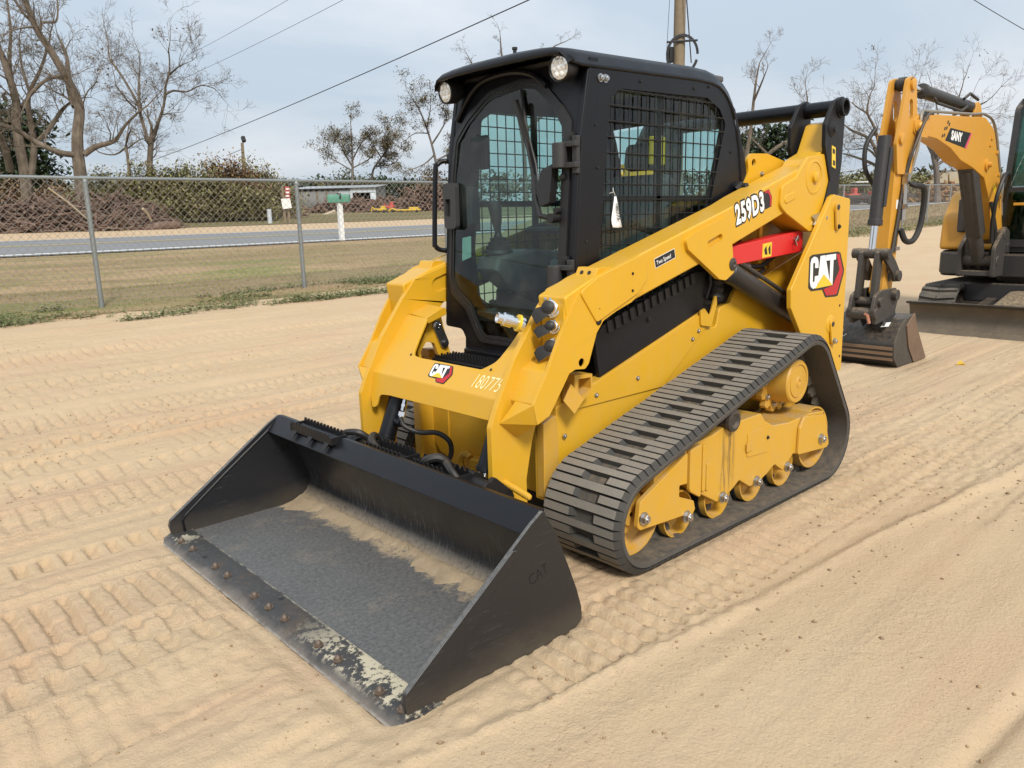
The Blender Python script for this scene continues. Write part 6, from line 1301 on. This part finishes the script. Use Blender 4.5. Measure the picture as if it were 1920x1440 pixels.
tree('leafy_bare_tree', 'broad half bare tree above the metal shed', 'tree', 85, [([(661, 345), (661, 310), (660, 280), (658, 240)], 3, 1), ([(660, 312), (645, 285), (632, 262)], 1.6, .6), ([(661, 300), (676, 270), (690, 250)], 1.6, .6), ([(660, 320), (635, 305), (618, 296)], 1.4, .6), ([(661, 315), (690, 300), (705, 285)], 1.4, .6)], 3, .8, 1.35, 950, LBRN, BARKF, None, .32, .12)
tree('leafy_bare_tree', 'leaning half bare tree with leafy clumps right of the shed tree', 'tree', 88, [([(697, 345), (700, 318), (712, 300), (722, 285)], 2.6, 1), ([(712, 300), (730, 275), (742, 250)], 1.3, .6), ([(704, 312), (735, 308), (745, 300)], 1.2, .6), ([(715, 296), (700, 270), (705, 255)], 1.2, .6)], 3, .9, 1.3, 950, LBRN, BARKF, None, .32, .12)
tree('leafy_bare_tree', 'tall reddish half bare tree just left of the loader cab', 'tree', 70, [([(822, 345), (818, 310), (812, 280), (800, 240), (786, 205), (775, 188)], 3, 1), ([(815, 290), (795, 308), (770, 318)], 1.8, .6), ([(810, 270), (832, 235), (840, 205)], 1.8, .6), ([(803, 250), (778, 250), (762, 262)], 1.3, .6), ([(800, 242), (806, 210), (808, 196)], 1.3, .6), ([(820, 300), (850, 280), (870, 240)], 1.6, .6)], 3, .9, 1.3, 800, LBRN, BARKF, None, .32, .10)
tree('bare_pecan_tree', 'bare tree whose tips show above the cab roof', 'tree', 62, [([(985, 345), (980, 260), (960, 170), (942, 110), (938, 70)], 5, 1), ([(975, 230), (1010, 150), (1030, 95), (1060, 78)], 3, .8), ([(960, 180), (905, 150), (880, 110)], 2.2, .8), ([(978, 250), (1060, 180), (1100, 130)], 3, .8)], 3, .45, .9, 0, None, BARKF)
tree('bare_pecan_tree', 'slender bare tree rising above the black tube behind the cab', 'tree', 46, [([(1392, 345), (1400, 290), (1408, 240), (1413, 190), (1418, 150), (1424, 118)], 5, 1), ([(1413, 190), (1424, 165), (1436, 135)], 2.4, .9), ([(1400, 290), (1370, 250), (1340, 230)], 3, 1)], 3, .5, .9, 0)
tree('fallen_limb_tree', 'bare tree with one long limb leaning right behind the lift arm', 'tree', 48, [([(1425, 345), (1432, 310), (1440, 290), (1470, 268), (1497, 255), (1510, 225), (1514, 195), (1512, 172)], 5, .8), ([(1470, 268), (1505, 262), (1540, 258)], 2.6, 1), ([(1440, 290), (1420, 270), (1405, 255)], 2.4, .8)], 3, .6, 1.2, 0)
tree('bare_pecan_tree', 'bare tree with curved grey limbs between the loader and the excavator boom', 'tree', 46, [([(1662, 345), (1655, 325), (1648, 300), (1632, 262), (1600, 246), (1588, 238)], 5, 1.4), ([(1655, 325), (1650, 280), (1640, 240), (1626, 210), (1632, 176)], 4, .9), ([(1652, 315), (1625, 302), (1596, 292), (1580, 288)], 3, 1), ([(1648, 300), (1628, 280), (1605, 280)], 2.2, .9), ([(1626, 212), (1606, 200), (1598, 192)], 1.6, .7), ([(1660, 330), (1672, 270), (1668, 220), (1680, 190)], 3.5, 1)], 3, .9, 1.3, 8)
tree('bare_pecan_tree', 'wide bare tree seen under and above the excavator boom', 'tree', 58, [([(1757, 350), (1756, 320), (1750, 290)], 5, 4), ([(1752, 295), (1735, 262), (1722, 235), (1715, 190)], 3, 1), ([(1754, 300), (1775, 250), (1790, 210), (1800, 175)], 3.4, 1), ([(1750, 292), (1760, 230), (1752, 180)], 2.6, .8), ([(1756, 310), (1800, 280), (1840, 250)], 2.6, .9), ([(1790, 215), (1830, 200), (1850, 190)], 1.8, .8)], 3, .9, 1.6, 30, None, BARKF)
# evergreens
def pine(u, D, w_, top, label, n=120, name='pine_tree'):
    b = ground_at(u, D); t = empty(name, b, label, 'tree', 'dark evergreens across the road'); H = at(u, top, D).z - b.z; W = w_ * D / 1444
    build(G().cyl(b - Vector((0, 0, .2)), b + Vector((0, 0, H * .9)), .16, 8, .04), 'trunk', BARK, t)
    P_ = []
    for _ in range(n):
        f = random.uniform(.12, 1); r = W * (1 - f) ** .6 * random.uniform(.3, 1) + .1; a = random.uniform(0, 2 * PI); P_.append(b + Vector((r * math.cos(a), r * math.sin(a), H * f + random.uniform(-.2, .2))))
    build(leafcloud(P_, 22, .012 * D, .0045 * D, .5), 'crown', LPIN, t); return t
pine(75, 60, 42, 225, 'dark pine behind the twin-stemmed bare tree'); pine(40, 64, 45, 205, 'taller dark pine at the far left edge', 150); pine(1447, 60, 32, 238, 'dark round pine visible below the black tube behind the lift arm')
pine(1395, 70, 40, 262, 'brownish low evergreen half hidden by the cab rear')
def bush(name, label, u, D, w_, v0, n, m, kind=None, cat='bush', size=None, dark=0):
    b = ground_at(u, D); W = w_ * D / 1444; H = at(u, v0, D).z - b.z; P_ = []
    for _ in range(n):
        a = random.uniform(0, 2 * PI); r = random.random() ** .5; hm = H * (1 - .55 * r ** 2) * (.75 + .35 * (mnoise.noise(Vector((math.cos(a) * r * 2.3 + u, math.sin(a) * r * 2.3, 1))) + .4)); P_.append(b + hv * W * r * math.cos(a) + Vector((cF.x, cF.y, 0)).normalized() * W * .6 * r * math.sin(a) + Vector((0, 0, hm * random.random() ** .45)))
    o = build(leafcloud(P_, 24, .0062 * D, size or .0023 * D), name, m); return props(o, label, None if kind else cat, None, kind)
for i, (u, D, w_, v0, n, m) in enumerate(((210, 42, 70, 312, 380, LHED), (290, 40, 75, 306, 450, LHED), (365, 40, 70, 298, 480, LHED), (430, 41, 65, 284, 480, LRUS), (485, 43, 55, 298, 360, LHED), (520, 46, 40, 330, 120, LHED), (455, 39, 60, 345, 240, LHED), (330, 38.5, 60, 350, 220, LHED), (120, 46, 70, 335, 160, LRUS), (20, 46, 60, 338, 160, LRUS))):
    bush('thicket', None, u, D, w_, v0, n, m, 'stuff')
for u, D, w_, v0, n, m in ((660, 92, 60, 322, 180, LHED), (820, 75, 50, 318, 160, LRUS), (1410, 60, 40, 300, 120, LHED), (1480, 62, 50, 312, 150, LHED), (1560, 64, 60, 325, 150, LHED), (1640, 66, 60, 320, 150, LHED), (1740, 70, 60, 322, 160, LHED), (1800, 68, 60, 315, 160, LRUS)): bush('undergrowth', None, u, D, w_, v0, n, m, 'stuff')
# far woods along the skyline
def woods(name, u0, u1, D, v0, vj, n, m, sz):
    P_ = []
    for _ in range(n):
        u = random.uniform(u0, u1); DD = D + random.uniform(-8, 8); b = ground_at(u, DD); Hh = (at(u, v0 + vj * mnoise.noise(Vector((u * .03, 1, 2))) + vj * .5 * mnoise.noise(Vector((u * .13, 5, 2))), DD).z - b.z)
        P_.append(b + Vector((0, 0, max(.2, Hh) * random.random() ** .6)))
    return props(build(leafcloud(P_, 10, sz * 1.4, sz), name, m), kind='stuff')
LFAR = leafm('far_foliage', (.11, .12, .07), (.15, .14, .085), (.19, .165, .11), .08)
woods('far_woods', -500, 560, 130, 350, 12, 900, LFAR, .55); woods('far_woods', 520, 860, 170, 342, 10, 700, LPIN, .6); woods('far_woods', 860, 2500, 120, 330, 14, 1500, LFAR, .55)
# ------------------------------------------------------------------ brush pile, scrap, shed and yard across the road
def heap(name, u, D, w_, v0, n, Ls, r, m, deep=.5, kind='stuff', label=None, cat=None):
    b = ground_at(u, D); W = w_ * D / 1444; H = at(u, v0, D).z - b.z; g = G(); fw = Vector((cF.x, cF.y, 0)).normalized()
    for _ in range(n):
        a = random.uniform(0, 2 * PI); rr = random.random() ** .6; h = H * (1 - rr ** 2) * random.uniform(.05, 1); q = b + hv * W * rr * math.cos(a) + fw * W * deep * rr * math.sin(a) + Vector((0, 0, h)); d = Vector((random.gauss(0, 1), random.gauss(0, 1), random.gauss(0, .45))).normalized(); L = Ls * random.uniform(.3, 1.2); k = r * random.uniform(.4, 1.6); mid = q + Vector((random.gauss(0, .1), random.gauss(0, .1), random.gauss(0, .08))) * L
        g.tube([q - d * L / 2, mid, q + d * L / 2], [k, k * .8, k * .45], 5)
    return props(build(g, name, m), label, cat, None, kind)
BRUSH = barkm('brush_wood', (.11, .072, .055), (.18, .12, .09), (.26, .20, .15))
heap('brush_pile', 80, 31, 140, 372, 900, 1.3, .035, BRUSH); heap('brush_pile', 215, 31.5, 100, 368, 800, 1.2, .03, BRUSH); heap('brush_pile', -80, 31, 140, 380, 400, 1.3, .04, BRUSH)
def logthing(u0, v0, u1, v1, D, r, label, m):
    a, b = at(u0, v0, D), at(u1, v1, D + .4); props(build(G().tube([a, a.lerp(b, .5) + Vector((0, 0, .05)), b], [r, r * .95, r * .85], 10), 'log', m), label, 'log', 'logs and branches on the brush pile')
PALE = barkm('pale_wood', (.45, .38, .28), (.36, .29, .2), (.5, .45, .36))
logthing(272, 431, 334, 421, 29.5, .16, 'dark log lying at the right end of the brush pile', BRUSH)
logthing(268, 391, 284, 414, 29, .045, 'pale bare branch leaning on the right end of the brush pile', PALE); logthing(192, 432, 220, 426, 28.9, .025, 'thin pale stick lying at the foot of the brush pile', PALE)
logthing(90, 352, 165, 412, 29, .03, 'long thin pale branch slanting down over the brush pile', PALE)
SCRAP = barkm('rusty_scrap', (.13, .075, .05), (.18, .12, .09), (.10, .09, .085))
heap('scrap_heap', 655, 62, 75, 372, 420, 1.5, .08, SCRAP); heap('scrap_heap', 800, 60, 60, 348, 420, 1.5, .07, SCRAP); heap('scrap_heap', 730, 66, 50, 368, 260, 1.4, .08, SCRAP); heap('scrap_heap', 520, 50, 55, 395, 160, .9, .05, BRUSH)
# shed
def local(u, D): 
    b = ground_at(u, D); return b
sa, sb2 = ground_at(555, 80), ground_at(707, 78); sx_ = (sb2 - sa); sx_.z = 0; SW = sx_.length; sx_.normalize(); sy_ = Vector((cF.x, cF.y, 0)).normalized(); sz0 = min(sa.z, sb2.z)
sh = empty('metal_shed', (sa + sb2) / 2, 'long low grey corrugated metal shed with a dark open doorway across the road', 'shed')
TIN = paint('corrugated_tin', (.36, .39, .41), .55, 0, var=.2, scale=.5, metal=.3); TIND = paint('old_tin', (.17, .17, .165), .7, 0, var=.3, scale=.5); TINL = paint('pale_tin', (.50, .54, .57), .5, 0, var=.1, scale=.4)
def shp(a, b, c): return sa + sx_ * a + sy_ * b + Vector((0, 0, sz0 - sa.z + c))
def corr(name, a0, a1, z0, z1, m, dep=0):
    rows = []
    n = int((a1 - a0) / .1)
    for k in range(n + 1):
        a = a0 + (a1 - a0) * k / n; o = .02 * (k % 2) + dep; rows.append([shp(a, o, z0), shp(a, o, z1)])
    g = G().loft(rows); o = build(g, name, m, sh, sharp=10); s_ = o.modifiers.new('thickness', 'SOLIDIFY'); s_.thickness = .01; return o
Hs = at(640, 354, 79).z - sz0
corr('wall', 0, SW * .54, -.3, Hs - .15, TIND); corr('wall', SW * .54, SW * .70, -.3, Hs - .12, TIN, .02); corr('wall', SW * .93, SW, -.3, Hs, TINL)
build(G().hull([shp(a, b, c) for a in (SW * .70, SW) for b in (-.03, .03) for c in (Hs - .42, Hs + .02)]), 'door_header', TINL, sh)
build(G().hull([shp(SW * .69, b, c) for b in (-.05, .05) for c in (-.3, Hs)] + [shp(SW * .715, b, c) for b in (-.05, .05) for c in (-.3, Hs)]), 'door_post', TINL, sh)
build(G().hull([shp(a, b, c) for a in (-.2, SW + .2) for b, c in ((-.3, Hs + .05), (6, Hs + .5), (-.3, Hs + .10), (6, Hs + .56))]), 'roof', TIN, sh)
build(G().hull([shp(a, b, c) for a in (0, SW) for b in (5.9, 6) for c in (-.3, Hs + .4)]), 'back_wall', TIND, sh)
for a in (0, SW - .05): build(G().hull([shp(a + q, b, c) for q in (0, .05) for b in (.05, 6) for c in (-.3, Hs + (.05 if b < 1 else .4))]), 'end_wall', TIND, sh)
for a in (SW * .28, SW * .40): build(G().box(shp(a, -.1, Hs * .4), (.12, .12, Hs)), 'wall_post', WOOD, sh)
# posts with notices
sg = ground_at(536, 33); sp2 = empty('sign_post', sg, 'pair of weathered posts with a red checked banner and white notice across the road', 'sign')
for u in (533, 541): q = ground_at(u, 33); z1 = at(u, 350, 33).z; build(G().box((q.x, q.y, (q.z + z1) / 2), (.09, .09, z1 - q.z)), 'post', WOOD, sp2, .01)
def board(name, u0, v0, u1, v1, D, m, par, th=.03, tilt=0):
    a, b = at(u0, v0, D), at(u1, v1, D); c = (a + b) / 2; w_ = (u1 - u0) * D / 1444; h_ = abs(a.z - b.z); R3 = Matrix((hv, sy_, Vector((0, 0, 1)))).transposed() @ Matrix.Rotation(tilt, 3, 'Y'); return build(G().box(c, (w_, th, h_), R3), name, m, par, .004)
board('notice', 529, 372, 545, 391, 32.85, wpaint, sp2, tilt=-.12)
bn = board('banner', 535, 350, 543, 371, 32.8, paint('faded_red', (.42, .06, .06), .7, 0, var=.3, scale=3), sp2)
for k in range(3): board('banner_stripe', 536, 353 + 6.5 * k, 542, 356 + 6.5 * k, 32.76, wpaint, bn, .03)
pp_ = ground_at(505, 34); z1 = at(505, 392, 34).z; props(build(G().cyl(pp_, Vector((pp_.x, pp_.y, z1)), .09, 12), 'standpipe', TINL), 'short pale pipe standing upright below the thicket', 'pipe')
for (u0, v0, u1, v1, D, lab) in ((597, 408, 628, 396, 55, 'long pale plank lying against the scrap heap'), (610, 406, 640, 398, 54, 'darker plank beside the pale one at the scrap heap')):
    a, b = at(u0, v0, D), at(u1, v1, D + .8); props(build(G().tube([a, b], [.12, .12], 4), 'plank', PALE if D == 55 else WOOD), lab, 'plank')
def implement(u, D, w_, v0, label, m, cat='implement', name='farm_implement', wheels=True):
    b = ground_at(u, D); W = w_ * D / 1444; H = at(u, v0, D).z - b.z; t = empty(name, b, label, cat); R3 = Matrix((hv, sy_, Vector((0, 0, 1)))).transposed()
    build(G().box(b + Vector((0, 0, H * .45)), (W, .8, H * .35), R3).box(b + hv * W * .2 + Vector((0, 0, H * .75)), (W * .4, .6, H * .45), R3), 'body', m, t, .05)
    build(G().tube([b - hv * W * .5 + Vector((0, 0, H * .4)), b - hv * W * .75 + Vector((0, 0, H * .8)), b - hv * W * .9 + Vector((0, 0, H * .3))], .07, 6), 'drawbar', m, t)
    if wheels:
        for s_ in (-.35, .35):
            c = b + hv * W * s_ - sy_ * .45 + Vector((0, 0, H * .22)); build(G().lathe(c, sy_, [(0, H * .1), (.02, H * .24), (.22, H * .24), (.24, H * .1)], 16), 'wheel', RUB, t)
    return t
OYEL = paint('implement_yellow', (.55, .36, .03), .55, .2); ORED = paint('implement_red', (.48, .07, .05), .55, .2)
implement(768, 56, 42, 388, 'low yellow implement at the right end of the roadside scrap', OYEL); implement(715, 57, 20, 386, 'small yellow machine next to the red one beside the scrap', OYEL, wheels=True); implement(733, 58, 14, 378, 'small red machine with a white cap amid the scrap', ORED)
implement(1595, 58, 16, 352, 'orange red tractor seen through the fence right of the loader', ORED, 'tractor', 'small_tractor'); implement(1628, 60, 22, 358, 'low red mower beside the orange tractor beyond the fence', ORED, 'mower', 'mower')
gc = ground_at(1612, 63); ct = empty('golf_cart', gc, 'golf cart with a white canopy parked beyond the fence on the right', 'golf cart'); cz_ = at(1612, 342, 63).z
R3 = Matrix((hv, sy_, Vector((0, 0, 1)))).transposed()
build(G().box(Vector((gc.x, gc.y, cz_)), (1.3, 1.1, .10), R3), 'canopy', wpaint, ct, .03); build(G().box(gc + Vector((0, 0, .45)), (1.5, 1.1, .4), R3), 'body', GREY, ct, .05)
for a in (-.55, .55):
    for b in (-.45, .45): q = gc + hv * a + sy_ * b; build(G().cyl(q + Vector((0, 0, .5)), Vector((q.x, q.y, cz_)), .025, 6), 'canopy_pole', DARK, ct)
    for b in (-.5,): build(G().lathe(gc + hv * a + sy_ * b + Vector((0, 0, .22)), sy_, [(0, .1), (.02, .22), (.16, .22), (.18, .1)], 14), 'wheel', RUB, ct)
tr0 = ground_at(1640, 56); tt_ = empty('flat_trailer', tr0, 'low dark flat trailer in front of the red machines beyond the fence', 'trailer')
build(G().box(tr0 + Vector((0, 0, .5)), (4.2, 1.6, .22), R3), 'deck', GRIME, tt_, .02)
for a in (-.6, .6): build(G().lathe(tr0 + hv * a - sy_ * .85 + Vector((0, 0, .3)), sy_, [(0, .1), (.02, .3), (.18, .3), (.2, .1)], 16), 'wheel', RUB, tt_)
heap('yard_scrap', 1765, 60, 45, 345, 220, 1.6, .09, barkm('yard_scrap_paint', (.35, .2, .06), (.2, .14, .1), (.3, .12, .07)))
hb_ = ground_at(1786, 66); ht_ = empty('small_hut', hb_, 'small hut with a tan gable roof seen under the excavator boom', 'hut'); H1 = at(1786, 343, 66).z - hb_.z; H2 = at(1786, 322, 66).z - hb_.z
build(G().hull([hb_ + hv * a + sy_ * b + Vector((0, 0, c)) for a in (-1.2, 1.2) for b in (-1.5, 1.5) for c in (-.2, H1)]), 'walls', WOOD, ht_)
build(G().hull([hb_ + hv * a + sy_ * b + Vector((0, 0, c)) for a, c in ((-1.6, H1 - .1), (1.6, H1 - .1), (0, H2), (-1.6, H1), (1.6, H1)) for b in (-1.7, 1.7)]), 'roof', paint('tan_roof', (.4, .32, .2), .8, 0), ht_)
yl = gz1(-4.42, .32); props(build(G().hull([(-4.40, .30, yl + .0), (-4.47, .33, yl), (-4.42, .38, yl), (-4.44, .32, yl + .04), (-4.40, .36, yl + .02)]), 'leaf', DYEL), 'yellow leaf lying on the sand right of the excavator bucket', 'leaf')
